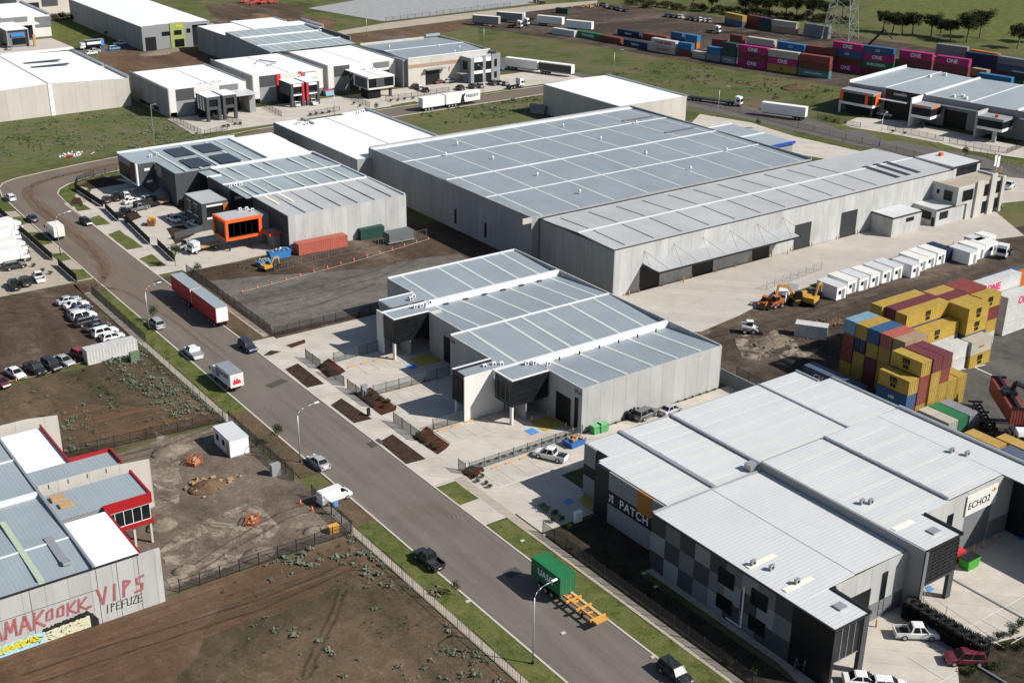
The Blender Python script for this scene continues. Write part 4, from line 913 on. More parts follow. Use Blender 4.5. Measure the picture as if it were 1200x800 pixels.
slabs(b, 'roof', M['roofblue2'], (114.4, X1-.3, 260.4, 273, 8.2, 8.2, 8.3, 8.3), (114.4, X1-.3, 273.3, 288.2, 8.3, 8.3, 8.0, 8.0), (103.9, 133.5, 301.2, 314.3, 8.2, 8.2, 8.2, 8.2), (108.7, 133.5, 288.9, 301.0, 8.05, 8.05, 8.2, 8.2))
slabs(b, 'roof', M['roofwhite'], (133.9, 146, 288.9, 313, 8.3, 8.3, 8.3, 8.3)); 
W(b, 'parapet', M['flash'], (115.9, X1, 259.8, 260.35, 8.1, 8.6), (114.2, X1, 272.95, 273.25, 8.2, 8.5), (117.8, X1, 288.25, 288.85, 7.9, 8.5), (103.8, 136, 314.3, 315, 7.9, 8.55), (113.9, 117.6, 281.2, 281.5, 8.0, 8.5), (133.5, 133.9, 289, 313, 8.0, 8.6), (X1-.28, X1, 242.7, 288, 8.31, 8.6))
W(b, 'window', M['white'], (105.6, 107.0, 300.8, 300.89, 6.5, 7.1)); W(b, 'window', M['white'], (106, 107.4, 300.8, 300.89, 3.4, 4.0)); W(b, 'sign_board', M['white'], (115.3, 117.3, 268.9, 268.98, 5.6, 6.3))
W(b, 'sign_board', M['greywall'], (108.3, 108.38, 296.5, 299.8, 5.2, 8))
for k in range(6): W(b, 'roof_joint', M['gutter'], (120.4+k*4.4, 120.5+k*4.4, 243, 259.6, 8.3, 8.43))
sk = MB()
for xx, ya, yb in [(116.4, 261, 272), (120.5, 261, 272), (124, 261, 272), (130, 261, 272), (133.6, 261, 272), (138.5, 261, 272), (142, 261, 272), (118.5, 274, 287), (122, 274, 287), (128, 274, 287), (131.6, 274, 287), (138, 274, 287), (142, 274, 287),
                   (112, 289.2, 313.5), (116, 289.2, 300.5), (120.6, 289.2, 313.5), (127, 289.2, 313.5), (130, 289.2, 313.5)]: sk.box(xx-.35, xx+.35, ya, yb, 8.32 if yb < 280 else 8.28, 8.42 if yb < 280 else 8.34)
split_boxes(sk, 'skylight', M['sky_l'], b)
for x0_, y0_ in ((114.6, 302.3), (122.2, 302.3), (114.0, 290.6), (121.8, 290.4)):
    mb = MB()
    for q in range(5): mb.box(x0_+q*1.08, x0_+q*1.08+1.0, y0_, y0_+8.4, 8.38, 8.48)
    mb.wbuild('solar_panel', M['solar'], b)
W(b, 'skylight', M['skyc'], (118, 118.7, 252, 259.4, 8.38, 8.46)); W(b, 'skylight', M['skyc'], (121.6, 122.3, 252, 259.4, 8.38, 8.46))
# small office 2 and orange box
W(b, 'office_box', M['chargrey'], (106.1, 106.35, 266.8, 277.2, 0, 6.5), (106.35, 111.9, 266.8, 267.05, 0, 2.6), (106.35, 107.2, 266.8, 267.05, 2.61, 6.5), (106.35, 111.9, 276.9, 277.2, 0, 6.5), (111.9, 114.1, 268, 277.2, 0, 6.4), (107.21, 112.6, 266.82, 267.05, 6.0, 6.5))
slabs(b, 'office_roof', M['roofgrey'], (106.3, 112.5, 267, 277, 6.52, 6.52, 6.52, 6.52)); window_y(b, 107.3, 111.1, 267.0, 3.2, 5.5, mull=4); W(b, 'white_band', M['white'], (107.2, 111.2, 266.7, 266.79, 5.6, 6.0), (107.2, 111.2, 266.7, 266.79, 2.7, 3.1)); W(b, 'orange_panel', plain('rust_orange', (.42, .11, .03)), (111.3, 112.6, 266.65, 266.81, 2.7, 6.0))
for ya in (269, 272.8):
    window_x(b, ya, ya+2.4, 106.1, 3.4, 5.6); W(b, 'white_band', M['white'], (105.95, 106.05, ya, ya+2.4, 5.7, 5.9)); W(b, 'white_band', M['white'], (105.95, 106.05, ya, ya+2.4, 2.9, 3.15))
ox0, ox1, oy0, oy1 = 104.3, 112.9, 249.6, 256.5
W(b, 'orange_frame', M['orange'], (ox0, ox1, oy0, oy0+.7, 6.7, 7.3), (ox0, ox1, oy0, oy0+.7, 2.7, 3.2), (ox0, ox0+.6, oy0, oy0+.7, 3.21, 6.69), (ox1-.7, ox1, oy0, oy0+.7, 3.21, 6.69), (ox0, ox0+.6, oy0+.71, oy1, 6.7, 7.3), (ox0, ox0+.6, oy0+.71, oy1, 2.7, 3.2), (ox0, ox0+.6, oy1-.5, oy1, 3.21, 6.69))
W(b, 'office_box', M['greywall'], (ox0+.62, ox1-.1, oy0+.75, oy1, 2.8, 3.1)); slabs(b, 'office_roof', M['roofgrey'], (ox0+.61, ox1, oy0+.71, oy1, 7.25, 7.25, 7.25, 7.25)); W(b, 'glazing', glass(), (ox0+.65, ox1-.7, oy0+.5, oy0+.6, 3.2, 6.7), (ox0+.3, ox0+.4, oy0+1.2, oy1-.6, 3.2, 6.7))
W(b, 'office_box', M['greywall'], (ox0+.5, ox0+.62, oy0+.7, oy0+2.0, 3.2, 6.7), (ox1-.1, ox1+.05, oy0+.8, oy1, 2.7, 7.1), (ox1, 115.8, 252, 256.4, 0, 6.6)); window_y(b, ox0+.8, ox1-.8, oy0+.55, 3.4, 6.6, mull=5)
W(b, 'column', M['steel'], (105.2, 105.5, 250.5, 250.8, 0, 2.7)); W(b, 'column', M['steel'], (110.2, 110.5, 250.5, 250.8, 0, 2.7))
W(b, 'entry_canopy', plain('red_orange', (.62, .07, .02)), (112.8, 116.6, 245.8, 246.05, 3.4, 3.9), (112.8, 113.0, 246.05, 250, 3.4, 3.9)); W(b, 'entry_canopy', M['greywall'], (113, 116.6, 246.06, 250, 3.5, 3.8), (114.2, 115.8, 246.8, 250, 0, 3.5))
for xx, yy in ((115.2, 270.9), (116.4, 270.7), (117.6, 270.5), (109.5, 306.5), (111.6, 307.4), (110.5, 255.5), (112, 255.2), (112.6, 253.5)): aircon(b, xx, yy, 8.25 if yy > 260 else 7.25, .7)
single(MB().tube((0, 0, 0), (0, 0, 16.5), .09, 8).tube((0, 0, 16.3), (.9, 0, 16.5), .05, 6).obox((1.2, 0, 16.5), (.7, .25, .12)), 'street_lamp', M['galv'], 'tall thin lamp pole standing behind the solar panelled charcoal units', 'street lamp', base=(0, 0, 0)).location = (118.5, 327.5, 0)

# ---- white roofed unit behind -----------------------------------------------------------
b = thing('factory_unit', 'long white roofed grey unit between the charcoal row and the largest warehouse', 'factory', (165, 295, 0))
W(b, 'wall', M['concdark'], (151.2, 151.5, 274.4, 319, 0, 8.6), (151.5, 155.3, 274.4, 274.7, 0, 8.6), (180.4, 180.7, 276.2, 319, 0, 8.8), (151.5, 180.4, 318.7, 319, 0, 8.5)); slabs(b, 'roof', M['roofwhite'], (151.5, 165.6, 274.7, 318.7, 8.6, 8.8, 8.8, 8.6), (165.9, 180.4, 276.2, 318.7, 8.8, 8.7, 8.7, 8.8), (151.5, 158, 318.71, 322, 8.5, 8.5, 8.5, 8.5), (172.5, 180.4, 318.71, 322, 8.5, 8.5, 8.5, 8.5))
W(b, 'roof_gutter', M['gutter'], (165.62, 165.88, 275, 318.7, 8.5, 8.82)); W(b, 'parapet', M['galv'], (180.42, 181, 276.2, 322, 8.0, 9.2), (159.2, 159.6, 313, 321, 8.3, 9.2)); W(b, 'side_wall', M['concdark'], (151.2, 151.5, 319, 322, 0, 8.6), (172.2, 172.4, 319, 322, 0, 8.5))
for xx, yy in ((156, 316), (157.5, 314), (176, 318), (178, 318.6)): aircon(b, xx, yy, 8.6, 1.0)
# ---- isolated white roofed box
b = thing('factory_unit', 'white roofed cream concrete box standing alone by the side road', 'factory', (258, 304, 0))
W(b, 'wall', M['conccream'], (244.6, 244.9, 281.4, 320, 0, 9.0), (244.9, 270.6, 281.4, 281.7, 0, 9.5), (270.3, 270.6, 281.7, 320, 0, 9.4), (244.9, 270.3, 319.7, 320, 0, 9.3)); slabs(b, 'roof', M['roofwhite'], (244.9, 258, 281.7, 319.7, 9.2, 9.6, 9.6, 9.2), (258, 270.3, 281.7, 319.7, 9.6, 9.4, 9.4, 9.6))
W(b, 'parapet', M['galv'], (270.3, 270.7, 281.4, 320, 9.4, 9.9)); W(b, 'roof_gutter', M['flash'], (244.5, 244.9, 281.5, 320, 9.02, 9.3))
# ---- small blue roofed building
b = thing('office_building', 'small blue roofed building with bright blue fascia behind the largest warehouse', 'building', (258, 246, 0))
W(b, 'wall', M['concdark'], (245, 267.6, 234.6, 259, 0, 5.6)); slabs(b, 'roof', M['roofblue2'], (244.9, 267.7, 234.5, 259, 5.8, 5.8, 5.8, 5.8)); W(b, 'parapet', M['flash'], (245, 267.7, 245.6, 246.1, 5.8, 6.0), (245, 267.7, 258.6, 259, 5.8, 6.0)); W(b, 'blue_fascia', plain('blue_fascia', (.02, .07, .38)), (258.0, 268.1, 234.1, 234.49, 5.2, 5.9))
for k in range(4): aircon(b, 249+k*1.2+(k > 1)*2, 254-(k > 1)*1.5, 5.8, 1.1, M['steel'])

# ---- upper row ---------------------------------------------------------------------------
def row_unit(x0, x1, y0, y1, z, label, mid, accent=None, sgn=None):
    b = thing('factory_unit', label, 'factory', ((x0+x1)/2, (y0+y1)/2, 0))
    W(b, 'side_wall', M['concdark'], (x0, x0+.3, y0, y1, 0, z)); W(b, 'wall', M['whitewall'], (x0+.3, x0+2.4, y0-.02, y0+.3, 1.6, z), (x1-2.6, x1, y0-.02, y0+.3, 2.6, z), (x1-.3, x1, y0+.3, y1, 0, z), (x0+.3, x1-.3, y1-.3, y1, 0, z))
    W(b, 'front_wall', M['chargrey'], (x0+2.4, x0+8.4, y0, y0+.28, z-3.6, z-.2), (x0+8.5, x1-2.7, y0, y0+.28, 0, z-3.4)); W(b, 'wall_panel', M['ltgrey'], (x0+2.4, x0+8.4, y0+.01, y0+.28, 0, z-3.7)); W(b, 'wall', M['whitewall'], (x0+8.5, x1-2.7, y0-.01, y0+.28, z-3.3, z))
    W(b, 'wall_panel', M['midgrey'], (x1-9, x1-2.8, y0-.08, y0-.02, z-2.4, z-.4), (x1-2.5, x1-.1, y0-.06, y0-.03, 0, 2.6))
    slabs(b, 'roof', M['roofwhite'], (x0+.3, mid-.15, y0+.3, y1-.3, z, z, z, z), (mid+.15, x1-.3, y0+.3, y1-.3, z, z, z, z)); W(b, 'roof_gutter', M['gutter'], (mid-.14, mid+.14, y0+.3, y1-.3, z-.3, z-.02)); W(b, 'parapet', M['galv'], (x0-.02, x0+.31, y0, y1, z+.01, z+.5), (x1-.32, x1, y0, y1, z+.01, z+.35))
    roller(b, 'x', x1-9.5, x1-5, y0-.02, 4.6); return b
b = row_unit(142.2, 168.2, 376.8, 409.5, 8.7, 'white roofed unit with grey office boxes on dark legs, nearest the weedy lot', 156.7)
W(b, 'graffiti', M['sprayk'], (142.1, 142.18, 393, 402, .4, 1.5), (142.1, 142.18, 386, 390, .5, 1.8))
def two_box(b, x0, x1, y0, y1, z0, z1, wm, band=None, red_=False):
    xm = (x0+x1)/2
    for i, (a, c) in enumerate(((x0, xm-.4), (xm+.4, x1))):
        yy = y0-.0
        W(b, 'office_box', wm, (a, c, yy, y1, z1-.9, z1), (a, a+.9, yy, yy+1, 0, z1-.91), (c-.9, c, yy, yy+1, 0, z1-.91), (a+.9, c-.9, yy+.1, yy+1, z0, z0+.9), (a, a+.3, yy+1, y1, z0, z1-.91)); slabs(b, 'office_roof', M['roofwhite'], (a, c, yy, y1, z1+.14, z1+.14, z1+.14, z1+.14)); W(b, 'glazing', glass(), (a+.9, c-.9, yy+.4, yy+.6, z0+.91, z1-.91), (a+.35, c-.3, y1-1.5, y1, 0, z0))
        if band: W(b, 'white_band', M['white'], (a+.9, c-.9, yy-.06, yy+.09, z1-1.0, z1-.2), (a+.9, c-.9, yy-.0, yy+.09, z0+.1, z0+.5))
    if red_: W(b, 'red_panel', plain('bright_red_panel', (.62, .02, .04)), (xm-1.0, xm-.42, y0-.12, y0-.01, 1.8, z1), (xm+.42, xm+1.0, y0-.12, y0-.01, 1.8, z1))
two_box(b, 149.8, 159.8, 365.5, 373.5, 3.6, 7.6, M['chargrey']); W(b, 'annex_roof', M['roofwhite2'], (160.0, 168.1, 368, 376.7, 6.2, 6.4)); W(b, 'annex_wall', M['ltgrey'], (166.0, 168, 370, 376.7, 0, 6.2))
for k in range(3): W(b, 'white_fin', M['white'], (149.55, 149.78, 367.2+k*2, 367.8+k*2, 3.2, 7.4))
for k in range(4): aircon(b, 154+k*2.2, 379.5, 8.7, .8)
b = row_unit(172.2, 197.8, 380.6, 413.6, 8.9, 'white roofed unit with red accent fins on its double office box', 185.5)
two_box(b, 180.3, 190.5, 369.4, 378, 3.6, 7.6, M['chargrey'], True, True); W(b, 'red_panel', MC['bright_red_panel'], (180.7, 182.2, 380.3, 380.58, 5.0, 8.9)); W(b, 'red_panel', MC['bright_red_panel'], (188.8, 190.0, 380.3, 380.58, 6.6, 8.9)); W(b, 'sign_board', M['white'], (191.2, 195, 380.4, 380.5, 6.6, 8.2)); aircon(b, 187.5, 377.5, 8, .8)
mb = MB(); mb.path([(182, 399, 9.3), (186, 404, 9.3), (189, 397, 9.3), (184, 394, 9.3)], .25); mb.wbuild('roof_pipework', M['galv'], b)
b = row_unit(200.3, 227.0, 382.0, 413.4, 9.0, 'white roofed unit with a square window office box numbered 2', 213.5)
W(b, 'office_box', M['whitewall'], (206.9, 216.9, 366, 376, 6.9, 7.3), (206.9, 216.9, 366, 366.4, 3.3, 3.8), (206.9, 207.2, 366.4, 376, 3.3, 6.9), (216.6, 216.9, 366, 376, 3.3, 6.9)); W(b, 'wall_panel', M['chargrey'], (209.9, 213, 366.05, 366.3, 3.81, 6.89), (206.8, 206.9, 367, 375, 3.5, 6.8)); W(b, 'glazing', glass(), (207.2, 216.6, 366.3, 366.5, 3.8, 6.9), (207.3, 212, 367, 372, 0, 3.2)); slabs(b, 'office_roof', M['roofwhite'], (206.9, 211.6, 366, 381.9, 7.45, 7.45, 7.45, 7.45), (212.0, 216.9, 366, 381.9, 7.45, 7.45, 7.45, 7.45)); W(b, 'column', M['chargrey'], (215.6, 216.4, 367, 367.8, 0, 3.3))
lettering('23', 2.4, M['lettw'], b, (210.8-213.65, 381.9-397.7, 6.9), '-y', bold=.03); lettering('H', 1.6, M['lettw'], b, (225.2-213.65, 381.85-397.7, 7.6), '-y')
for k in range(2): aircon(b, 212+k*3, 377.5, 7.4, .9)
# cream building on the corner
b = thing('factory_unit', 'cream factory with tan stripe, blue-grey roof and grey three-bay office on the street corner', 'factory', (245, 393, 0))
W(b, 'wall', M['conccream'], (228.2, 262.5, 375.6, 375.9, 0, 9.9), (262.2, 262.5, 375.9, 409, 0, 10.2), (228.2, 262.2, 408.7, 409, 0, 10.2)); W(b, 'side_wall', M['greywall'], (226.9, 228.19, 377, 384, 0, 9.4), (228.2, 228.5, 375.9, 408.7, 0, 9.6)); W(b, 'tan_stripe', plain('tan_stripe', (.36, .235, .165)), (228.4, 252, 375.5, 375.59, 6.6, 7.7))
slabs(b, 'roof', M['roofblue'], (228.5, 262.2, 375.9, 392, 9.4, 9.4, 10, 10), (228.5, 262.2, 392.3, 408.7, 10, 10, 9.4, 9.4)); W(b, 'ridge_cap', M['flash'], (228.5, 262.2, 391.9, 392.4, 9.95, 10.1)); W(b, 'parapet', M['flash'], (228.2, 262.6, 375.5, 375.89, 9.91, 10.2)); W(b, 'parapet', M['roofblue2'], (256, 262.2, 408, 409, 10.21, 11))
roller(b, 'x', 235.2, 241, 375.55, 5.0); W(b, 'canopy', M['ltgrey'], (234.6, 243, 373.8, 375.5, 5.5, 5.75)); W(b, 'office_box', M['greywall'], (249.8, 250.1, 369, 375.5, 0, 8.9), (250.1, 251.2, 369, 369.3, 0, 8.9), (255, 256.2, 369, 369.3, 0, 9.4), (258.6, 262.4, 368.9, 369.3, 0, 9.8), (262.1, 262.4, 369.3, 375.5, 0, 9.8)); slabs(b, 'office_roof', M['roofwhite2'], (250, 262, 369.3, 375.5, 8.8, 8.8, 8.8, 8.8))
for a_, c_ in ((251.2, 255), (256.2, 258.6)):
    W(b, 'glazing', glass(), (a_, c_, 369.2, 369.4, 0, 3.3), (a_, c_, 369.2, 369.4, 4.4, 7.4)); W(b, 'white_band', M['white'], (a_, c_, 369.1, 369.3, 3.31, 4.39), (a_, c_, 369.1, 369.3, 7.41, 8.8))
W(b, 'window', glass(), (259.8, 260.9, 368.8, 368.89, 5.2, 7.8)); W(b, 'window', glass(), (259.8, 260.9, 368.8, 368.89, 1.2, 3.4)); W(b, 'window', glass(), (249.7, 249.79, 371, 374, 4.6, 7.6)); W(b, 'awning', M['ltgrey'], (246.3, 249.7, 370, 374, 3.6, 3.8)); lettering('CIRCLE', 1.3, M['lettb'], b, (258.3-245, 368.8-393, 10.2), '-y')
W(b, 'door', M['bluemark'], (248.9, 249.7, 371, 371.1, 0, 2.4)); lettering('f', 2.2, M['lettr'], b, (245-245, 375.5-393, 4.8), '-y')
for xx, yy in ((234, 398), (250, 390), (249, 378), (255, 384)): vent(b, xx, yy, 9.8)
# behind: stepped blue/white roofs
b = thing('factory_unit', 'wide grey ribbed building with stepped white and striped blue roofs behind the upper row', 'factory', (213, 440, 0))
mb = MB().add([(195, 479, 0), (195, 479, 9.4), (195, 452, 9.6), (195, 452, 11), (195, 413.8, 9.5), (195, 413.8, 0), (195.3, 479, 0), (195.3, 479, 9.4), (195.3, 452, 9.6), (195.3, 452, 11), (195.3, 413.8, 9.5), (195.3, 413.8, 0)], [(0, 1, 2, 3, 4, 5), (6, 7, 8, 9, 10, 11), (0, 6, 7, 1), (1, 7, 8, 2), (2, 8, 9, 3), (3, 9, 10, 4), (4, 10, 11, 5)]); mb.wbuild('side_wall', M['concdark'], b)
W(b, 'wall', M['concdark'], (195.3, 230, 478.7, 479, 0, 9.2), (235.7, 236, 430, 472, 0, 9.0), (228, 235.7, 471.7, 472, 0, 9.0))
slabs(b, 'roof', M['roofwhite'], (195.3, 210, 452, 479, 9.6, 9.4, 9.4, 9.4), (210.3, 229, 455, 482, 9.6, 9.6, 9.6, 9.6), (229, 236, 452, 470.5, 9.3, 9.3, 9.3, 9.3)); slabs(b, 'roof', M['roofblue2'], (195.3, 228, 440.5, 452, 10.5, 10.5, 11, 11), (195.3, 228, 425.5, 440, 9.9, 9.9, 10.3, 10.3), (195.3, 229, 413.8, 425.2, 9.5, 9.5, 9.9, 9.9))
W(b, 'roof_gutter', M['flash'], (195.3, 229, 440, 440.6, 10.2, 10.7), (195.3, 229, 425.2, 425.6, 9.8, 10.1)); W(b, 'parapet', M['galv'], (229.1, 229.5, 470.6, 482, 9.3, 10), (236, 236.4, 452, 471, 9, 10.4), (228, 228.4, 440, 452, 10, 11.6))
sk = MB()
for xx in (198, 201, 206.5, 209.5, 215, 218, 223.5, 226.5):
    sk.slab(xx-.35, xx+.35, 440.8, 451.8, 10.56, 10.56, 11.05, 11.05, .05).slab(xx-.35, xx+.35, 414, 425, 9.55, 9.55, 9.95, 9.95, .05).slab(xx-.35, xx+.35, 425.8, 439.8, 9.95, 9.95, 10.36, 10.36, .05)
split_boxes(sk, 'skylight', M['sky_l'], b)
# far left concrete
b = thing('factory_unit', 'broad cream panel warehouse with bright white roof at the left edge, two dark roof strips', 'factory', (100, 420, 0))
mb = MB().add([(70, 399.8, 0), (138.4, 399.8, 0), (138.4, 399.8, 8.9), (113.2, 399.8, 9.9), (70, 399.8, 8.2), (70, 400.1, 0), (138.4, 400.1, 0), (138.4, 400.1, 8.9), (113.2, 400.1, 9.9), (70, 400.1, 8.2)], [(0, 1, 2, 3, 4), (5, 6, 7, 8, 9), (0, 5, 6, 1), (1, 6, 7, 2), (2, 7, 8, 3), (3, 8, 9, 4)]); mb.wbuild('wall', M['conccream'], b)
W(b, 'side_wall', M['concdark'], (138.1, 138.4, 400.1, 457, 0, 8.9), (70, 138.1, 456.7, 457, 0, 8.9)); slabs(b, 'roof', M['roofwhite'], (70, 113, 400.1, 456.7, 8.2, 9.8, 9.8, 8.2), (113.4, 138.1, 400.1, 456.7, 9.8, 8.9, 8.9, 9.8)); W(b, 'roof_gutter', M['gutter'], (113.0, 113.4, 400.1, 457, 9.6, 9.82)); W(b, 'parapet', M['galv'], (138.1, 138.6, 400, 421, 8.9, 9.8), (138.1, 138.6, 423, 457, 8.9, 9.8)); W(b, 'parapet', M['whitewall'], (114, 139, 455, 457, 9.5, 10.1))
W(b, 'roof_vent_strip', M['solar'], (116.5, 128.5, 436, 437.8, 9.75, 9.9)); W(b, 'roof_vent_strip', M['solar'], (116.5, 128.8, 428, 429.8, 9.75, 9.9)); W(b, 'pilaster', M['white'], (112.8, 114, 399.65, 399.79, 0, 9.6))
# top-left
b = thing('factory_unit', 'white roofed unit with blue sign and grey corner panels in the top left corner', 'factory', (140, 560, 0))
W(b, 'wall', M['whitewall'], (120, 157, 541, 541.4, 0, 8.6), (156.6, 157, 541.4, 580, 0, 8.6)); slabs(b, 'roof', M['roofwhite'], (100, 156.6, 541.4, 580, 8.6, 8.6, 8.6, 8.6)); W(b, 'parapet', M['galv'], (156.4, 157.4, 541, 580, 8.61, 9.3)); W(b, 'wall_panel', M['midgrey'], (151, 157.2, 540.7, 540.98, 4, 8), (133, 148, 540.7, 540.98, 6.8, 8.6), (142, 149, 540.7, 540.98, 0, 6.4)); W(b, 'roof_gutter', M['gutter'], (137.6, 138.2, 541.4, 560, 8.4, 8.62))
W(b, 'office_box', M['greywall'], (133.8, 134.3, 521, 541, 0, 6.8), (141.9, 142.3, 521, 541, 0, 6.8), (124, 127, 524, 541, 0, 6.2)); W(b, 'office_box', M['midgrey'], (134.3, 141.9, 522, 523, 0, 6.6)); slabs(b, 'office_roof', M['roofwhite'], (133.8, 142.3, 521, 541, 7, 7, 7, 7), (118, 131, 524, 541, 6.5, 6.5, 6.5, 6.5)); W(b, 'sign_board', plain('blue_sign', (.03, .20, .55)), (135.6, 140.6, 521.6, 521.95, 4.2, 5.4)); W(b, 'glazing', glass(), (136, 141, 521.8, 521.9, 1.2, 3.6)); W(b, 'column', M['timber'], (143.5, 144.5, 520, 521, 0, 4.5))
W(b, 'canopy', M['whitewall'], (143, 150.6, 534, 540.6, 6.2, 6.6)); W(b, 'glazing', M['door'], (144, 149.5, 540.5, 540.65, 0, 5.6))
# green-front building
b = thing('factory_unit', 'light grey building with lime green entrance panel and two open dark doorways', 'factory', (198, 515, 0))
W(b, 'side_wall', M['concdark'], (176, 176.4, 488.4, 575, 0, 9.3), (203.8, 204.2, 488.4, 575, 0, 9.5)); W(b, 'front_wall', M['greywall'], (176, 177, 488, 488.4, 0, 9.4), (181.4, 193.4, 488, 488.4, 0, 9.7), (177, 181.4, 488, 488.4, 5.2, 9.5), (193.4, 196.6, 488, 488.4, 0, 9.6), (196.6, 203, 488, 488.4, 8.4, 9.6), (203, 204.2, 488, 488.4, 0, 9.6)); roller(b, 'x', 177, 181.4, 488.3, 5.2)
W(b, 'green_panel', plain('lime_panel', (.30, .34, .10)), (187.4, 193.3, 487.7, 487.98, 0, 10)); slabs(b, 'roof', M['roofwhite'], (176.4, 190, 488.4, 575, 9.3, 9.9, 9.9, 9.3), (190, 203.8, 488.4, 575, 9.9, 9.5, 9.5, 9.9)); W(b, 'window', glass(), (188.9, 192, 487.6, 487.69, 5.2, 7)); W(b, 'window', glass(), (188.9, 192.8, 487.6, 487.69, .5, 3.5)); W(b, 'window', glass(), (184, 187.2, 487.9, 487.98, 5.2, 6.8)); W(b, 'window', glass(), (194.2, 195.8, 487.9, 487.98, 5.6, 7.2)); lettering('gim', 1.8, plain('letter_yellow', (.7, .65, .08)), b, (191-198, 487.6-515, 8.6), '-y'); W(b, 'inner_wall', M['door'], (196.6, 203.0, 488.9, 489.2, 0, 8.4))  # inner wall coloured black for the darkness inside the open doorway
# back boundary units top-left edge
b = thing('factory_unit', 'cream building with dark square openings beyond the grassy lot at the top left', 'factory', (170, 600, 0))
W(b, 'wall', M['conccream'], (160, 205, 598, 599, 0, 7.5), (160, 205, 599, 640, 0, 7.4)); W(b, 'door', M['door'], (163, 169.5, 597.7, 597.97, 0, 5.5)); W(b, 'door', M['chargrey'], (171, 178, 597.7, 597.97, 3.6, 7.0)); W(b, 'canopy', M['timber'], (187, 197, 592, 597.6, 4, 4.4)); W(b, 'door', M['black'], (188, 196, 597.6, 597.96, 0, 4))
# ---- right-hand units (rotated to their own street) -------------------------------------
b = thing('factory_unit', 'row of pale factory units with zinc roofs and orange accented office boxes by the containers', 'factory', (333, 270.4, 0), R(-80))
# local frame: +x along the frontage (towards the viewer's right), +y back
def B(nm, mat, *bx):
    mb = MB()
    for q in bx: o = MB().box(*q).build(nm, mat, b)
    return o
D_ = 38; LN = 92
mb = MB()
for s_ in ((0, 12.8, 0, D_, 8.6, 9, 9, 8.6), (12.8, 26.2, 0, D_, 9, 8.5, 8.5, 9), (27, 41.5, 0, D_, 8.9, 9.0, 9.0, 8.9), (41.5, 56, 0, D_, 9.0, 8.6, 8.6, 9.0), (57, 74, 0, D_, 8.9, 9, 9, 8.9), (74, LN, 0, D_, 9, 8.6, 8.6, 9)): mb.slab(*s_)
mb.build('roof', rib('zinc_roof_x', (.32, .355, .37), 'x', 1.4, amp=.22), b)
B('parapet', M['flash'], (-.4, 0, 0, D_, 0, 9.5), (26.25, 26.95, -.2, D_, 8.3, 9.3), (56.1, 56.9, -.2, D_, 8.3, 9.3), (12.6, 13.0, 0, D_, 8.95, 9.1), (41.3, 41.7, 0, D_, 8.95, 9.1), (73.8, 74.2, 0, D_, 8.95, 9.1))
B('front_wall', M['greywall'], (0, 13.3, -.3, 0, 0, 8.8), (26.3, LN, -.3, 0, 7.2, 9.0)); B('front_wall', M['black'], (13.3, 26.2, -.3, 0, 5.0, 8.8)); B('front_wall', M['concdark'], (26.3, 33, 1.7, 2, 0, 7.2), (33, 40.6, 1.7, 2, 5.2, 7.2), (40.6, 60, 1.7, 2, 0, 7.2), (60, 67, 1.7, 2, 5.2, 7.2), (67, LN, 1.7, 2, 0, 7.2))
B('wall', M['conc'], (0, LN, D_, D_+.3, 0, 8.6), (LN, LN+.3, 0, D_, 0, 8.6))
for x0_, x1_, yy, zz in ((14, 22, -.1, 5.0), (33.1, 40.5, 1.8, 5.2), (60.1, 66.9, 1.8, 5.2)):
    mb = MB()
    for k in range(14): mb.box(x0_, x1_, yy-.1, yy+.05, zz*k/14, zz*(k+1)/14-.04)
    mb.build('roller_door', M['door'], b)
B('canopy', M['white'], (12.3, 21.8, -2.6, -.35, 5.6, 5.85), (33, 46, -1.2, -.35, 6.8, 7.15), (58, 84, -1.2, -.35, 6.8, 7.15))
def rbox(x0_, x1_, y0_, z0_, z1_, og):
    B('office_box', M['black'], (x0_+.2, x1_-.2, y0_+.2, -.35, z0_+.8, z1_-.8)); B('office_roof', M['ltgrey'], (x0_, x1_, y0_, -.34, z1_-.79, z1_)); B('office_frame', M['white'], (x0_, x1_, y0_, y0_+.6, z0_, z0_+.79), (x0_, x0_+.5, y0_+.6, -.4, z0_, z0_+.79), (x1_-.5, x1_, y0_+.6, -.4, z0_, z0_+.79))
    B('glazing', glass(), (x0_+.6, x1_-.6, y0_+.1, y0_+.19, z0_+.8, z1_-.8))
    for a_, c_ in og: B('orange_panel', M['orange'], (a_, c_, y0_-.1, y0_-.01, z0_+.9, z1_-.1))
rbox(.3, 12.3, -6, 3.0, 7.6, ((.4, 1.6), (9.5, 10.5))); B('orange_panel', M['orange'], (12.31, 12.4, -4.5, -1.5, 3.6, 7.2)); B('column', M['white'], (.3, .8, -6, -5.4, 0, 3)); B('column', M['steel'], (11.7, 12.2, -6, -5.4, 0, 3)); B('entry_wall', M['blackwall'], (1, 11.5, -2.5, -.5, 0, 3))
rbox(26.4, 33, -7.5, 3.2, 7.2, ()); B('orange_panel', M['orange'], (28.3, 30.3, -7.62, -7.52, 6.5, 7.1)); B('orange_panel', M['orange'], (32.95, 33.1, -6, -3.6, 6.3, 7.1)); B('fin_wall', M['white'], (25.9, 26.35, -7.5, 0, 0, 8.9)); B('column', M['steel'], (30, 30.8, -6.8, -6, 0, 3.2))
rbox(48, 56, -7.5, 3.4, 7.2, ()); B('fin_wall', M['conc'], (47.4, 47.95, -7.6, 0, 0, 8.3)); B('column', M['conc'], (53.2, 54.4, -7.4, -6.9, 0, 3.4)); B('orange_panel', M['orange'], (52.5, 53.5, -6, -5.2, 7.4, 8.0))
rbox(78, 90, -7.5, 3.4, 7.2, ()); B('fin_wall', M['conc'], (76.8, 77.6, -7.6, 0, 0, 8.4))
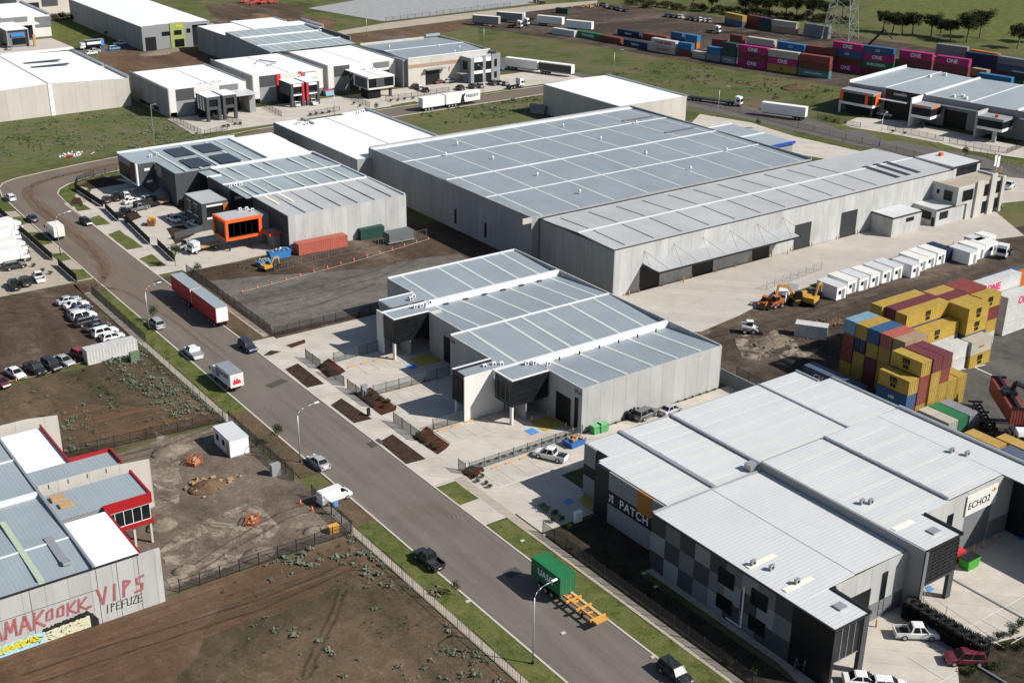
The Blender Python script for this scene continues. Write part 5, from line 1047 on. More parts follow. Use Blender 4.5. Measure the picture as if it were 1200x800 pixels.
lettering('cgmelbin', 1.3, M['lettw'], b, (18.5, -.36, 7.7), '-y'); B('glazing', glass(), (.4, 12, 1.0, 1.1, 0, .1))
for k, (xx, yy) in enumerate(((14, 26), (16, 33), (34, 3), (36, 5), (38, 3), (62, 5), (65, 6), (60, 3))): B('air_conditioner', M['white'] if k != 5 else M['orange'], (xx, xx+1, yy, yy+.8, 9, 9.8))
# ================================================================== CONTAINERS
CC = {'yellow': (.50, .33, .060), 'red': (.28, .062, .048), 'maroon': (.185, .042, .050), 'brown': (.19, .050, .035), 'blue': (.045, .12, .26), 'navy': (.018, .035, .085), 'lightblue': (.22, .38, .48), 'coral': (.50, .13, .09),
      'white': (.66, .65, .62), 'cream': (.52, .49, .41), 'grey': (.26, .27, .29), 'green': (.02, .19, .07), 'teal': (.10, .26, .25), 'magenta': (.46, .022, .17), 'orange': (.62, .17, .03), 'darkgreen': (.025, .075, .06),
      'brightblue': (.03, .20, .42), 'tan': (.42, .29, .18), 'ochre': (.52, .33, .09), 'bluegrey': (.10, .13, .19)}
LEN = {20: 6.06, 40: 12.19}
def cont_meshes(L_, H_, colour):
    k = (L_, H_, colour)
    if k in TXT: return TXT[k]
    mat = corr('container_'+colour, mul(CC[colour], .86)); W_ = 2.44
    mb = MB(); n = int(L_/.28)
    for sy in (-1, 1):          # corrugated sides
        o = len(mb.v)
        for i in range(n+1):
            x = -L_/2+.12+(L_-.24)*i/n; y = sy*(W_/2-.02-(.045 if i % 2 else 0))
            mb.v += [(x, y, .16), (x, y, H_-.10)]
            if i: mb.f.append((o+2*i-2, o+2*i, o+2*i+1, o+2*i-1))
    mb.add([(-L_/2+.04, -W_/2+.03, H_-.03), (L_/2-.04, -W_/2+.03, H_-.03), (L_/2-.04, W_/2-.03, H_-.03), (-L_/2+.04, W_/2-.03, H_-.03)], [(0, 1, 2, 3)])
    for i in range(int(L_/.9)):
        x = -L_/2+.5+i*.9; mb.box(x-.12, x+.12, -W_/2+.15, W_/2-.15, H_-.029, H_-.012)
    m = 10; o = len(mb.v)
    for i in range(m+1):        # corrugated closed end
        y = -W_/2+.1+(W_-.2)*i/m; x = -L_/2+.03+(.04 if i % 2 else 0); mb.v += [(x, y, .16), (x, y, H_-.1)]
        if i: mb.f.append((o+2*i-2, o+2*i-1, o+2*i+1, o+2*i))
    body = mb.mesh('container_body', mat, fix=False)
    fr = MB(); e = .012
    for sy in (-1, 1):
        ya, yb = (W_/2-.12, W_/2-e) if sy > 0 else (-W_/2+e, -W_/2+.12)
        fr.box(-L_/2+.14, L_/2-.14, ya, yb, .03, .17).box(-L_/2+.14, L_/2-.14, ya, yb, H_-.12, H_-.02)
        for sx in (-1, 1):
            xa, xb = (L_/2-.14, L_/2) if sx > 0 else (-L_/2, -L_/2+.14); fr.box(xa, xb, ya if sy < 0 else ya, yb, 0, H_-.005)
    for sx in (-1, 1):
        xa, xb = (L_/2-.1, L_/2-e) if sx > 0 else (-L_/2+e, -L_/2+.1); fr.box(xa, xb, -W_/2+.12, W_/2-.12, .02, .17).box(xa, xb, -W_/2+.12, W_/2-.12, H_-.13, H_-.02)
    fr.box(-L_/2+.1, L_/2-.1, -W_/2+.1, W_/2-.1, .08, .14)
    frame = fr.mesh('frame', mat)
    d = MB().box(L_/2-.07, L_/2-.03, -W_/2+.12, -.01, .17, H_-.13).box(L_/2-.07, L_/2-.03, .01, W_/2-.12, .17, H_-.13)
    door = d.mesh('door', mat)
    rb = MB()
    for y in (-.85, -.35, .35, .85): rb.tube((L_/2-.0, y, .1), (L_/2-.0, y, H_-.08), .022, 5)
    rod = rb.mesh('lock_rod', M['galv'])
    TXT[k] = (body, frame, door, rod); return TXT[k]
def container(x, y, z, rz, L_, colour, label, group, H_=2.59, text=None, tcol=None, tsize=1.0, detail=True, face=-1, tx=0.0, doors=1):
    L_ = LEN.get(L_, L_); body, frame, door, rod = cont_meshes(L_, H_, colour)
    t_ = thing('shipping_container', label, 'container', (x, y, z), rz + (math.pi if doors < 0 else 0), group)
    for nm, me in (('container_body', body), ('frame', frame), ('door', door), ('lock_rod', rod)):
        if nm == 'lock_rod' and not detail: continue
        o = bpy.data.objects.new(nm, me); COL.objects.link(o); o.parent = t_
    if text:
        fc = face*doors; lettering(text, tsize, tcol or M['lettw'], t_, (tx*doors, fc*(1.22+.01), H_*.5), '-y' if fc < 0 else '+y', bold=.03)
    return t_
LV = ['at the bottom', 'second level', 'third level', 'top level']
EMB = {}
def emblem(t_, x=0, face=-1, s_=1.0):
    """dark square carrier mark: rounded m over two small letters"""
    mb = MB(); y = face*1.235
    for k in range(3): mb.box(x-.75*s_+k*.52*s_, x-.42*s_+k*.52*s_, y-.01, y+.01, 1.25, 2.05)
    mb.box(x-.75*s_, x+.62*s_, y-.013, y+.013, 1.9, 2.2)
    for k in range(2): mb.box(x-.55*s_+k*.6*s_, x-.1*s_+k*.6*s_, y-.011, y+.011, .45, 1.1)
    mb.box(x-.6*s_, x+.55*s_, y-.009, y+.009, .7, .85); mb.build('emblem', M['lettb'], t_)
def stack(x, y, rz, L_, cols, where, group, texts=None, z0=0.0, **kw):
    """a stack of containers, bottom first; x,y is the centre of its footprint"""
    texts = texts or {}
    for i, c in enumerate(cols):
        lv = 'alone' if len(cols) == 1 else ('topmost' if i == len(cols)-1 else LV[i])
        tx = texts.get(i, (None,)); k2 = dict(kw)
        emb = tx[0] == 'm\nsc'
        if tx[0] and not emb: k2.update(text=tx[0], tcol=tx[1], tsize=tx[2]);
        if tx[0] and len(tx) > 3: k2.update(tx=tx[3])
        c_ = container(x+rnd.uniform(-.05, .05), y+rnd.uniform(-.05, .05), z0+i*2.6, rz, L_, c, f'{c} container {lv} in {where}', group, **k2)
        if emb: emblem(c_)
G1 = 'containers stacked in the near yard'
K, Wt = M['lettb'], M['lettw']
msc = ('m\nsc', K, .95)
for i, cols in enumerate([('yellow', 'red', 'red', 'lightblue'), ('yellow', 'yellow', 'navy', 'yellow'), ('maroon', 'maroon', 'yellow', 'blue'), ('yellow', 'yellow', 'yellow', 'coral'), ('yellow', 'ochre', 'yellow', 'tan')]):
    stack(170.5, 129.75-i*2.62, 0, 20, cols, f"near yard end-on column {['furthest left', 'second from left', 'third from left', 'fourth from left', 'furthest right'][i]}", G1, doors=-1 if i % 2 else 1)
stack(164.1, 114.1, -math.pi/2, 20, ('yellow', 'red', 'red', 'yellow'), "the tall yellow topped front stack", G1, {3: msc})
stack(166.9, 114.0, -math.pi/2, 20, ('yellow', 'yellow', 'yellow', 'maroon'), "the stack right of the yellow topped one", G1)
stack(169.4, 114.0, -math.pi/2, 20, ('yellow', 'yellow', 'red', 'maroon'), "the outer of the twin maroon topped stacks", G1)
stack(172.0, 114.0, -math.pi/2, 20, ('yellow', 'yellow'), "the low yellow pair touching the twin maroon stacks", G1)
stack(174.6, 114.0, -math.pi/2, 20, ('yellow', 'yellow'), 'the outer low yellow pair beside the twin maroon stacks', G1)
stack(161.4, 114.1, -math.pi/2, 20, ('red', 'blue', 'yellow'), "the near yard front stack with a blue middle", G1, {2: msc, 1: ('UES', Wt, .7)})
stack(183.2, 132.0, 0, 40, ('yellow', 'red', 'yellow', 'yellow'), 'the rear long row of the near yard', G1)
stack(184.0, 129.4, 0, 40, ('yellow', 'blue', 'yellow', 'maroon'), "the long row with a maroon top", G1)
stack(183.6, 126.8, 0, 40, ('maroon', 'yellow', 'blue', 'yellow'), "the tall long row with the emblem", G1, {3: msc})
stack(183.0, 123.9, 0, 40, ('yellow', 'white', 'yellow'), "the lower long row before the tall one", G1, {2: msc})
stack(184.4, 120.4, 0, 20, ('white', 'white'), "the white pair before the yellow row", G1)
stack(190.8, 119.8, 0, 20, ('yellow', 'cream'), "the front right cream over yellow pair", G1, {0: msc, 1: ('HAMBURG', M['lettr'], .35)})
stack(176.2, 117.6, 0, 20, ('cream', 'yellow', 'white'), "the stack tucked behind the twin maroon stacks", G1)
stack(192.4, 124.9, 0, 20, ('yellow', 'blue', 'yellow', 'yellow'), "the yellow block's rear side, near yard", G1)
stack(192.4, 122.4, 0, 20, ('yellow', 'blue', 'yellow', 'yellow'), "the yellow block's front side, near yard", G1, {3: msc, 2: msc})
stack(198.9, 124.6, 0, 20, ('white', 'yellow', 'maroon', 'yellow'), "the block against the ONE lettered whites", G1, {2: ('ONE', M['lettr'], .7), 3: msc})
stack(192.9, 130.5, 0, 20, ('blue', 'yellow', 'yellow', 'ochre'), "the rear row behind the yellow block", G1)
stack(192.9, 127.7, 0, 20, ('red', 'maroon', 'blue', 'maroon'), "the row just behind the yellow block", G1)
stack(199.2, 130.6, 0, 20, ('red', 'yellow', 'red', 'red'), "the rear brick red block by white boxes", G1)
stack(199.2, 127.9, 0, 20, ('maroon', 'yellow', 'red', 'red'), "the front brick red block by white boxes", G1)
stack(208.3, 128.6, 0, 40, ('white', 'white', 'white', 'white'), "the rear wall of long white containers", G1, {3: ('ONE', M['lettm'], 2.0, -2.6)})
stack(212.4, 125.6, 0, 40, ('white', 'white', 'white'), "the front wall of long white containers", G1, {2: ('ONE', M['lettm'], 2.0, -.5)})
stack(219.5, 131.5, 0, 40, ('brown', 'orange', 'orange'), "the orange stack behind the white walls", G1)
stack(224, 137.2, 0, 40, ('blue', 'blue'), 'the blue stack at the right edge of the photo', G1)
container(161.5, 126.8, 0, -math.pi/2, 40, 'bluegrey', 'long navy container with a pale lettered panel lying behind the white roofed warehouse', G1, text='CMA  CGM', tcol=Wt, tsize=1.5)  # navy drawn as lighter blue-grey; the sunlit top is in the colour
container(163.5, 107.2, 0, -math.pi/2, 20, 'cream', 'cream container, first of three side by side near the white roof', G1)
container(166.1, 107.2, 0, -math.pi/2, 20, 'green', 'green container between the cream and grey ones near the white roof', G1)
container(168.7, 107.0, 0, -math.pi/2, 20, 'grey', 'grey container beside the green one near the white roof', G1)
container(162.8, 97.9, 0, -math.pi/2, 20, 'ochre', 'ochre yellow container just beyond the edge of the white roof', G1)
container(162.8, 88.2, 0, -math.pi/2, 40, 'bluegrey', 'slate blue container following the ochre one at the right edge', G1)
container(165.6, 91, 0, -math.pi/2, 40, 'ochre', 'long yellow container behind the slate blue one at the right edge', G1)
a, b_ = at(931, 394), at(967.5, 399); an = math.atan2(b_.y-a.y, b_.x-a.x); c = (a+b_)/2; container(c.x-math.sin(an)*1.2, c.y+math.cos(an)*1.2, 0, an, 20, 'white', 'white container with a rusty tan top alone on the brown dirt yard', G1)
# --- reach stacker lifting a red container --------------------------------------------
an = R(49.8); ux, uy = math.cos(an), math.sin(an)
container(174.0, 101.9, 3.0, an, 40, 'red', 'rusty red container held up by the black reach stacker', G1)
t_ = thing('reach_stacker', 'black reach stacker holding the red container at the right edge', 'reach stacker', (174+uy*7.4, 101.9-ux*7.4, 0), an+math.pi/2)
MB().box(-4.6, 3.2, -1.7, 1.7, .9, 2.2).build('chassis', M['black'], t_); MB().box(-5.2, -3.2, -1.6, 1.6, .8, 3.2).build('counterweight', M['steel'], t_)
MB().profy([(-.8, 2.2), (1.2, 2.2), (1.0, 4.1), (-.6, 4.1)], -.8, .8).build('cab', glass(), t_)
MB().tube((-3.6, 0, 3.2), (6.6, 0, 7.6), .45, 6).build('boom', M['steel'], t_); MB().tube((6.6, 0, 7.6), (7.0, 0, 6.2), .4, 6).box(6.4, 8.4, -1.2, 1.2, 5.75, 6.3).box(7.1, 7.7, -6.0, 6.0, 5.7, 6.0).box(6.2, 8.6, -6.1, -5.8, 5.65, 5.95).box(6.2, 8.6, 5.8, 6.1, 5.65, 5.95).build('spreader', M['black'], t_)
for sy in (-1, 1): MB().tube((-2.4, sy*.9, 2.2), (3.6, sy*.7, 5.9), .2, 6).build('lift_ram', M['galv'], t_)
for sx, r_ in ((2.6, .95), (-3, .8)):
    for sy in (-1, 1): MB().tube((sx, sy*1.2, r_), (sx, sy*2.05, r_), r_, 16).build('wheel', M['rubber'], t_)
t_ = thing('skeletal_trailer', 'black skeletal trailer waiting beside the raised red container', 'trailer', (174-uy*3.1, 101.9+ux*3.1, 0), an)
mb = MB().box(-6, 6, -.6, -.4, 1, 1.3).box(-6, 6, .4, .6, 1, 1.3)
for k in range(10): mb.box(-5.9+k*1.3, -5.7+k*1.3, -1.2 if k % 3 == 0 else -.4, 1.2 if k % 3 == 0 else .4, 1.02, 1.28)
mb.build('trailer_frame', M['black'], t_)
for k in range(3):
    for sy in (-1, 1): MB().tube((-4.6+k*1.3, sy*.85, .5), (-4.6+k*1.3, sy*1.2, .5), .5, 14).build('wheel', M['rubber'], t_)
# --- container row along the far rail siding --------------------------------------------
G2 = 'containers stacked along the far yard'
def pstack(p, q, L_, cols, where, texts=None, off=0.0, H_=2.6, **kw):
    a, b_ = at(*p), at(*q); an = math.atan2(b_.y-a.y, b_.x-a.x); c = (a+b_)/2; L_ = LEN[L_]; nx, ny = -math.sin(an), math.cos(an)
    stack(c.x+nx*(1.25+off), c.y+ny*(1.25+off), an, L_, cols, where, G2, texts, **kw)
ONE = ('ONE', Wt, 1.9)
pstack((647, 40), (672, 44), 40, ('white',), 'the far front row, left of the green lettered one')
pstack((677, 43.5), (701, 48), 40, ('green',), 'the far front row, before the brown one', {0: ('EVERGREEN', Wt, 1.3)})
pstack((701, 48.2), (727, 53), 40, ('brown',), 'the far front row, right after the green one')
pstack((728, 53.5), (760, 59), 40, ('navy',), 'the far front row, left of the white double stack', {0: ('GESEACO', Wt, .9)})
pstack((761, 59.5), (792, 65), 40, ('cream', 'white'), 'the white double stack with red lettering', {0: ('YANG MING', M['lettr'], 1.2), 1: ('YANG MING', M['lettr'], 1.5)})
pstack((793, 65), (810, 67.5), 20, ('brown', 'brightblue'), 'the short pair right of the white double stack')
pstack((811, 67.5), (826, 70), 20, ('cream',), 'the far front row as the low pale gap filler')
pstack((827.5, 70.3), (843, 72.8), 20, ('grey', 'brightblue'), 'the short pair before the dark green stack')
pstack((845, 73), (861.5, 76), 20, ('grey', 'darkgreen', 'darkgreen'), 'the short dark green stack', {0: ('HYUNDAI', Wt, .8)})
pstack((864, 76.7), (897, 81.5), 40, ('magenta', 'maroon', 'magenta'), 'the front triple stack, first with magenta ONE boxes', {0: ONE, 2: ONE})
pstack((899, 82.3), (932.5, 87.3), 40, ('yellow', 'magenta', 'cream'), 'the front triple stack with a yellow base', {0: ('m', K, 1.6), 1: ONE})
pstack((935, 87.7), (970, 93), 40, ('teal', 'brown', 'red'), 'the front triple stack at the gap, teal base', {0: ('CHINA SHIPPING', Wt, .95)})
pstack((722, 41), (750, 46), 40, ('navy',), 'the far second row behind the brown and navy ones', {0: ('GESEACO', Wt, .9)}); pstack((751, 46), (782, 51), 40, ('red',), 'the far second row behind the white double stack')
pstack((784, 52), (800, 55), 20, ('navy', 'blue'), 'the far second row, navy and blue pair'); pstack((802, 55.2), (816, 57.6), 20, ('orange', 'brightblue'), 'the far second row, blue over orange pair')
pstack((833, 60.5), (848, 63), 20, ('brown', 'maroon'), 'the second row pair behind the blue and grey one'); pstack((851, 63), (871, 66.5), 20, ('brown', 'brown', 'brown'), 'the second row behind the dark green stack')
pstack((873, 66.5), (905, 71.5), 40, ('yellow', 'magenta', 'cream'), 'the second row behind the first magenta stack'); pstack((907, 72), (942, 78), 40, ('red', 'red', 'brightblue'), 'the second row behind the yellow based stack', {2: ('CO', Wt, 1.2)})
pstack((944, 77.5), (974, 82), 40, ('maroon', 'navy', 'brown'), 'the second row behind the teal based stack')
pstack((976, 81.5), (1004, 86), 40, ('magenta', 'brown', 'blue', 'magenta'), 'the tall stack right of the gap', {0: ONE, 3: ONE, 2: ('CO', Wt, 1.2)})
pstack((1006, 86), (1044, 91.5), 40, ('maroon', 'green', 'magenta', 'blue'), 'the tall stack with the green lettered box', {1: ('EVERGREEN', Wt, 1.35), 2: ONE, 3: ('CO', Wt, 1.2)})
pstack((1048, 92), (1090, 98), 40, ('magenta', 'maroon', 'maroon', 'magenta'), "the left magenta topped stack above factory roofs", {3: ONE})
pstack((1092, 99), (1131, 105), 40, ('magenta', 'maroon', 'maroon', 'magenta'), "the right magenta topped stack above factory roofs", {3: ONE})
pstack((1094, 75), (1130, 80), 40, ('grey', 'grey', 'grey'), 'the grey stack behind the magenta ones')
pstack((1133, 86), (1160, 90), 40, ('brown', 'navy', 'navy'), 'the navy stack right of the magenta ones'); pstack((1162, 90), (1198, 96), 40, ('brown', 'bluegrey', 'grey'), 'the long slate stack near the right edge')
pstack((1134, 96), (1156, 100), 20, ('brown', 'tan'), 'the tan framed pair in front of the navy stack'); pstack((1160, 103), (1196, 110), 40, ('red',), 'the red row just over the pale factory roofs')
pstack((1179, 100), (1200, 104), 20, ('green', 'darkgreen'), 'the green pair near the right edge'); pstack((1042, 84), (1066, 88), 40, ('green', 'green'), 'the green pair just behind the pale factory roof'); pstack((1146, 103), (1180, 108.5), 40, ('brightblue', 'brightblue'), 'the bright blue pair along the pale factory roof')
pstack((1068, 79), (1094, 83), 40, ('red', 'orange'), 'the orange topped pair between tall magenta stacks'); pstack((1135, 74), (1165, 79), 40, ('orange', 'orange'), 'the orange pair behind the navy stack')
pstack((846, 27.5), (872, 33.5), 40, ('bluegrey', 'ochre'), 'the ochre topped pair standing in the far yard'); pstack((873, 31), (900, 36), 40, ('brown', 'brown'), 'the brown pair right of the ochre topped one')
pstack((902, 37), (905+28, 41.5), 40, ('tan', 'cream'), 'the cream topped pair at the far back'); pstack((888, 34.5), (903, 37), 20, ('darkgreen', 'navy'), 'the small navy pair beside the brown ones')
pstack((936, 41), (975, 47), 40, ('grey', 'grey'), 'the grey pair by the foot of the pylon'); pstack((652, 16), (664, 17), 20, ('darkgreen',), 'the dark green one near the far slab')
c = at(379.5, 294); container(c.x, c.y+1.2, 0, R(0), 40, 'coral', 'bright orange red container beside the concrete end wall', 'containers beside the concrete end wall', text=None, doors=1)
a = at(424.5, 282.5); container(a.x+2.9, a.y+1.3, 0, R(-2), 20, 'darkgreen', 'dark green container beside the concrete end wall', 'containers beside the concrete end wall')
a = at(132, 420); container(a.x, a.y+.7, 0, R(1), 9.2, 'white', 'long white container on the kerbside end of the muddy car park', None, H_=2.7)
# site cabins
def cabin(x, y, rz, L_, W_, label, group, H_=2.7, wins=()):
    t_ = thing('site_cabin', label, 'cabin', (x, y, .15), rz, group)
    MB().box(-L_/2, L_/2, -W_/2, W_/2, 0, H_).build('wall', M['white'], t_); MB().box(-L_/2-.06, L_/2+.06, -W_/2-.06, W_/2+.06, H_, H_+.12).build('roof', M['roofwhite2'] if len(label) % 2 else M['whitewall'], t_)
    MB().box(-L_/2-.03, L_/2+.03, -W_/2-.03, W_/2+.03, -.14, 0).build('skid', M['galv'], t_)
    for f_, u, w_, z_, h_ in wins:
        if f_ == 's': MB().box(u-w_/2, u+w_/2, -W_/2-.03, -W_/2+.02, z_, z_+h_).build('window', glass(), t_)
        else: MB().box(-L_/2-.03, -L_/2+.02, u-w_/2, u+w_/2, z_, z_+h_).build('window', glass(), t_)
    MB().box(L_/2-1.3, L_/2-.5, -W_/2-.04, -W_/2+.01, .05, 2.1).build('door', M['galv'], t_); return t_
cb = [(979.5, 352.8), (992, 345.5), (1005.8, 342), (1019, 337.8), (1032.8, 333), (1046, 328.8), (1067, 326.5), (1075, 319.5), (1085, 315.6), (1097, 311.5)]
names = ['nearest', 'second, set back', 'third', 'fourth', 'fifth', 'sixth', 'seventh, pulled forward', 'eighth, set back', 'ninth, greyish', 'last, set back']
for i, (px, py) in enumerate(cb):
    c = at(px, py); cabin(c.x+1.45, c.y+2.7, 0, 2.9, 5.4, f'white site cabin, {names[i]} in the row beside the apron', 'white cabins in a row beside the apron', wins=(('s', -.5, .8, 1.1, .8),))
c = at(1117, 306); container(c.x-.2, c.y+3.6, 0, math.pi/2, 20, 'navy', 'deep blue container between the two groups of white cabins', 'containers beside the white cabins')
for i, (px, py, w_, d_) in enumerate(((1134.6, 311.4, 2.9, 5.6), (1143, 305.5, 2.9, 5.0), (1153, 302, 4.6, 4.2), (1143.5, 296.5, 2.9, 3.6), (1156, 292.5, 2.9, 3.6))):
    c = at(px, py); cabin(c.x+w_/2, c.y+d_/2, 0, w_, d_, f"white cabin {['with grey top at the front', 'in the middle', 'with a square window at the right', 'at the back left', 'at the back right'][i]} of the far cluster", 'white cabins clustered past the blue container', wins=(('s', 0, 1.1, 1, 1.0),) if i == 2 else ())
c = at(270, 537); cabin(c.x+1.6, c.y+3.0, R(-90), 6.0, 3.1, 'white portable site office with two windows on the building site corner', None, wins=(('s', -1.6, 1, 1, 1), ('s', .6, 1, 1, 1)))
# ================================================================== VEHICLES
PC = {'white': (.72, .72, .71), 'black': (.012, .013, .015), 'silver': (.36, .37, .38), 'grey': (.11, .115, .12), 'navy': (.012, .02, .055), 'blue': (.03, .11, .32), 'red': (.30, .02, .02), 'maroon': (.13, .010, .02), 'cyan': (.10, .32, .48), 'green': (.03, .06, .05)}
def ring(x, w_, zb, zt, r_=.10):
    return [(x, -w_+r_, zb), (x, w_-r_, zb), (x, w_, zb+.22), (x, w_, zt-r_*1.4), (x, w_-r_*1.2, zt), (x, -w_+r_*1.2, zt), (x, -w_, zt-r_*1.4), (x, -w_, zb+.22)]
def cab_ring(x, w0, z0, w1, z1): return [(x[0], -w0, z0), (x[0], w0, z0), (x[1], w1, z1), (x[1], -w1, z1)]
SPEC = {   # L, halfwidth, belt, roof z, body rings (x, top), cabin belt (xr, xf), cabin roof (xr, xf)
 'sedan': (4.75, .91, .90, 1.44, [(-2.37, .72), (-2.25, .92), (-1.7, .95), (1.1, .90), (1.9, .80), (2.28, .66), (2.37, .5)], (-1.75, 1.15), (-1.05, .30)),
 'hatch': (4.2, .88, .92, 1.48, [(-2.1, .75), (-2.02, .95), (1.0, .92), (1.65, .82), (2.0, .66), (2.1, .5)], (-2.0, 1.1), (-1.65, .25)),
 'suv': (4.75, .94, 1.05, 1.72, [(-2.38, .8), (-2.3, 1.05), (1.0, 1.05), (1.85, .98), (2.25, .85), (2.38, .6)], (-2.25, 1.15), (-2.0, .45)),
 'wagon': (4.7, .91, .92, 1.48, [(-2.35, .75), (-2.28, .95), (1.1, .92), (1.9, .82), (2.25, .66), (2.35, .5)], (-2.25, 1.15), (-1.95, .3)),
 'ute': (5.3, .94, 1.05, 1.80, [(-2.65, .62), (-2.6, .66), (-.92, .66), (-.90, 1.08), (1.35, 1.08), (2.2, 1.0), (2.58, .88), (2.65, .6)], (-.85, 1.45), (-.62, .7)),
 'van': (5.1, .96, 1.25, 2.05, [(-2.55, 1.0), (-2.5, 1.3), (1.5, 1.3), (2.25, 1.0), (2.5, .8), (2.55, .55)], (-2.5, 1.95), (-2.45, 1.0)),
}
VM = {}
def wheel_mesh(r_=.33, w_=.22):
    k = ('w', r_)
    if k not in VM:
        t = MB().tube((0, -w_/2, 0), (0, w_/2, 0), r_, 16); m_ = MB().tube((0, -w_/2-.012, 0), (0, w_/2+.012, 0), r_*.62, 10)
        VM[k] = (t.mesh('wheel', M['rubber']), m_.mesh('rim', M['galv']))
    return VM[k]
def add_wheel(t_, x, y, r_=.33, w_=.22):
    a, b2 = wheel_mesh(r_, w_); o = bpy.data.objects.new('wheel', a); COL.objects.link(o); o.parent = t_; o.location = (x, y, r_)
    q = bpy.data.objects.new('rim', b2); COL.objects.link(q); q.parent = o
def car_parts(kind):
    if kind in VM: return VM[kind]
    L_, w_, zb, zr, rings, (br, bf), (rr, rf_) = SPEC[kind]; out = []
    mb = MB().loft([ring(x, w_*(.90 if abs(x) > L_/2-.12 else (.97 if abs(x) > L_/2-.5 else 1)), .24, z) for x, z in rings])
    if kind == 'ute':
        mb.box(-2.62, -.9, -.94, -.86, .6, 1.08).box(-2.62, -.9, .86, .94, .6, 1.08).box(-2.68, -2.6, -.9, .9, .6, 1.06)
    out.append(('body', mb.mesh('body', M['white']), 'paint'))
    g = MB().loft([[(br, -w_+.1, zb-.02), (br, w_-.1, zb-.02), (rr, w_-.24, zr-.04), (rr, -w_+.24, zr-.04)], [(bf, -w_+.1, zb-.04), (bf, w_-.1, zb-.04), (rf_, w_-.24, zr-.04), (rf_, -w_+.24, zr-.04)]])
    out.append(('windows', g.mesh('windows', glass()), None))
    r_ = MB().loft([[(rr-.04, -w_+.26, zr-.05), (rr-.04, w_-.26, zr-.05), (rr+.12, w_-.30, zr+.02), (rr+.12, -w_+.30, zr+.02)], [(rf_+.04, -w_+.26, zr-.05), (rf_+.04, w_-.26, zr-.05), (rf_-.12, w_-.30, zr+.015), (rf_-.12, -w_+.30, zr+.015)]])
    for sy in (-1, 1):          # pillars
        def P(xb, xt, wd=.07):
            y0, y1 = sy*(w_-.085), sy*(w_-.235)
            r_.add([(xb-wd, y0, zb-.05), (xb+wd, y0, zb-.05), (xt+wd, y1, zr-.02), (xt-wd, y1, zr-.02), (xb-wd, y0-sy*.05, zb-.05), (xb+wd, y0-sy*.05, zb-.05), (xt+wd, y1-sy*.05, zr-.02), (xt-wd, y1-sy*.05, zr-.02)], [(0, 1, 2, 3), (4, 7, 6, 5), (0, 3, 7, 4), (1, 5, 6, 2)])
        P(bf-.04, rf_); P(br+.06, rr+.04, .10); P((bf+br)/2+.1, (rr+rf_)/2+.1)
        if kind == 'van':
            y0 = sy*(w_-.10); y1 = sy*(w_-.235)
            r_.add([(br+.02, y0+sy*.02, zb-.05), (.7, y0+sy*.02, zb-.05), (.55, y1+sy*.02, zr-.03), (rr, y1+sy*.02, zr-.03)], [(0, 1, 2, 3)])
    if kind == 'van': r_.add([(br-.02, -w_+.1, zb-.05), (br-.02, w_-.1, zb-.05), (rr-.03, w_-.25, zr-.03), (rr-.03, -w_+.25, zr-.03)], [(0, 1, 2, 3)])
    out.append(('roof', r_.mesh('roof', M['white']), 'paint'))
    hl = plain('headlight_lens', (.62, .64, .66), .15); tl = plain('tail_light_lens', (.32, .01, .01), .25)
    for sy in (-1, 1):
        out.append(('headlight', MB().box(L_/2-.16, L_/2-.015, sy*(w_-.36)-.17, sy*(w_-.36)+.17, .58, .74).mesh('headlight', hl), None))
        out.append(('tail_light', MB().box(-L_/2-.01, -L_/2+.1, sy*(w_-.3)-.13, sy*(w_-.3)+.13, .62, .88).mesh('tail_light', tl), None))
        out.append(('mirror', MB().box(bf-.45, bf-.3, sy*(w_+.09)-.09, sy*(w_+.09)+.09, zb, zb+.15).mesh('mirror', M['steel']), None))
    out.append(('number_plate', MB().box(-L_/2-.03, -L_/2+.02, -.25, .25, .5, .62).mesh('number_plate', M['lettw']), None))
    out.append(('bumper', MB().box(L_/2-.1, L_/2+.02, -w_+.25, w_-.25, .3, .5).mesh('bumper', M['steel']), None))
    if kind == 'ute': out.append(('tray', MB().box(-2.6, -.92, -.85, .85, .665, .69).mesh('tray', M['steel']), None))
    VM[kind] = out; return out
def car(px, py, deg, kind, colour, label, group=None, z=.8):
    p = at(px, py, z); t_ = thing({'ute': 'pickup_truck', 'van': 'delivery_van', 'suv': 'parked_suv'}.get(kind, 'parked_car'), label, {'ute': 'pickup truck', 'van': 'van', 'suv': 'suv'}.get(kind, 'car'), (p.x, p.y, ZL[0]), R(deg), group)
    pm = paint('paint_'+colour, PC[colour])
    for nm, me, mt in car_parts(kind):
        o = bpy.data.objects.new(nm, me); COL.objects.link(o); o.parent = t_
        if mt: setmat(o, pm)
    L_, w_ = SPEC[kind][:2]; r_ = .38 if kind in ('ute', 'suv') else .33
    for sx in (L_*.31, -L_*.30):
        for sy in (-1, 1): add_wheel(t_, sx, sy*(w_-.09), r_)
    return t_
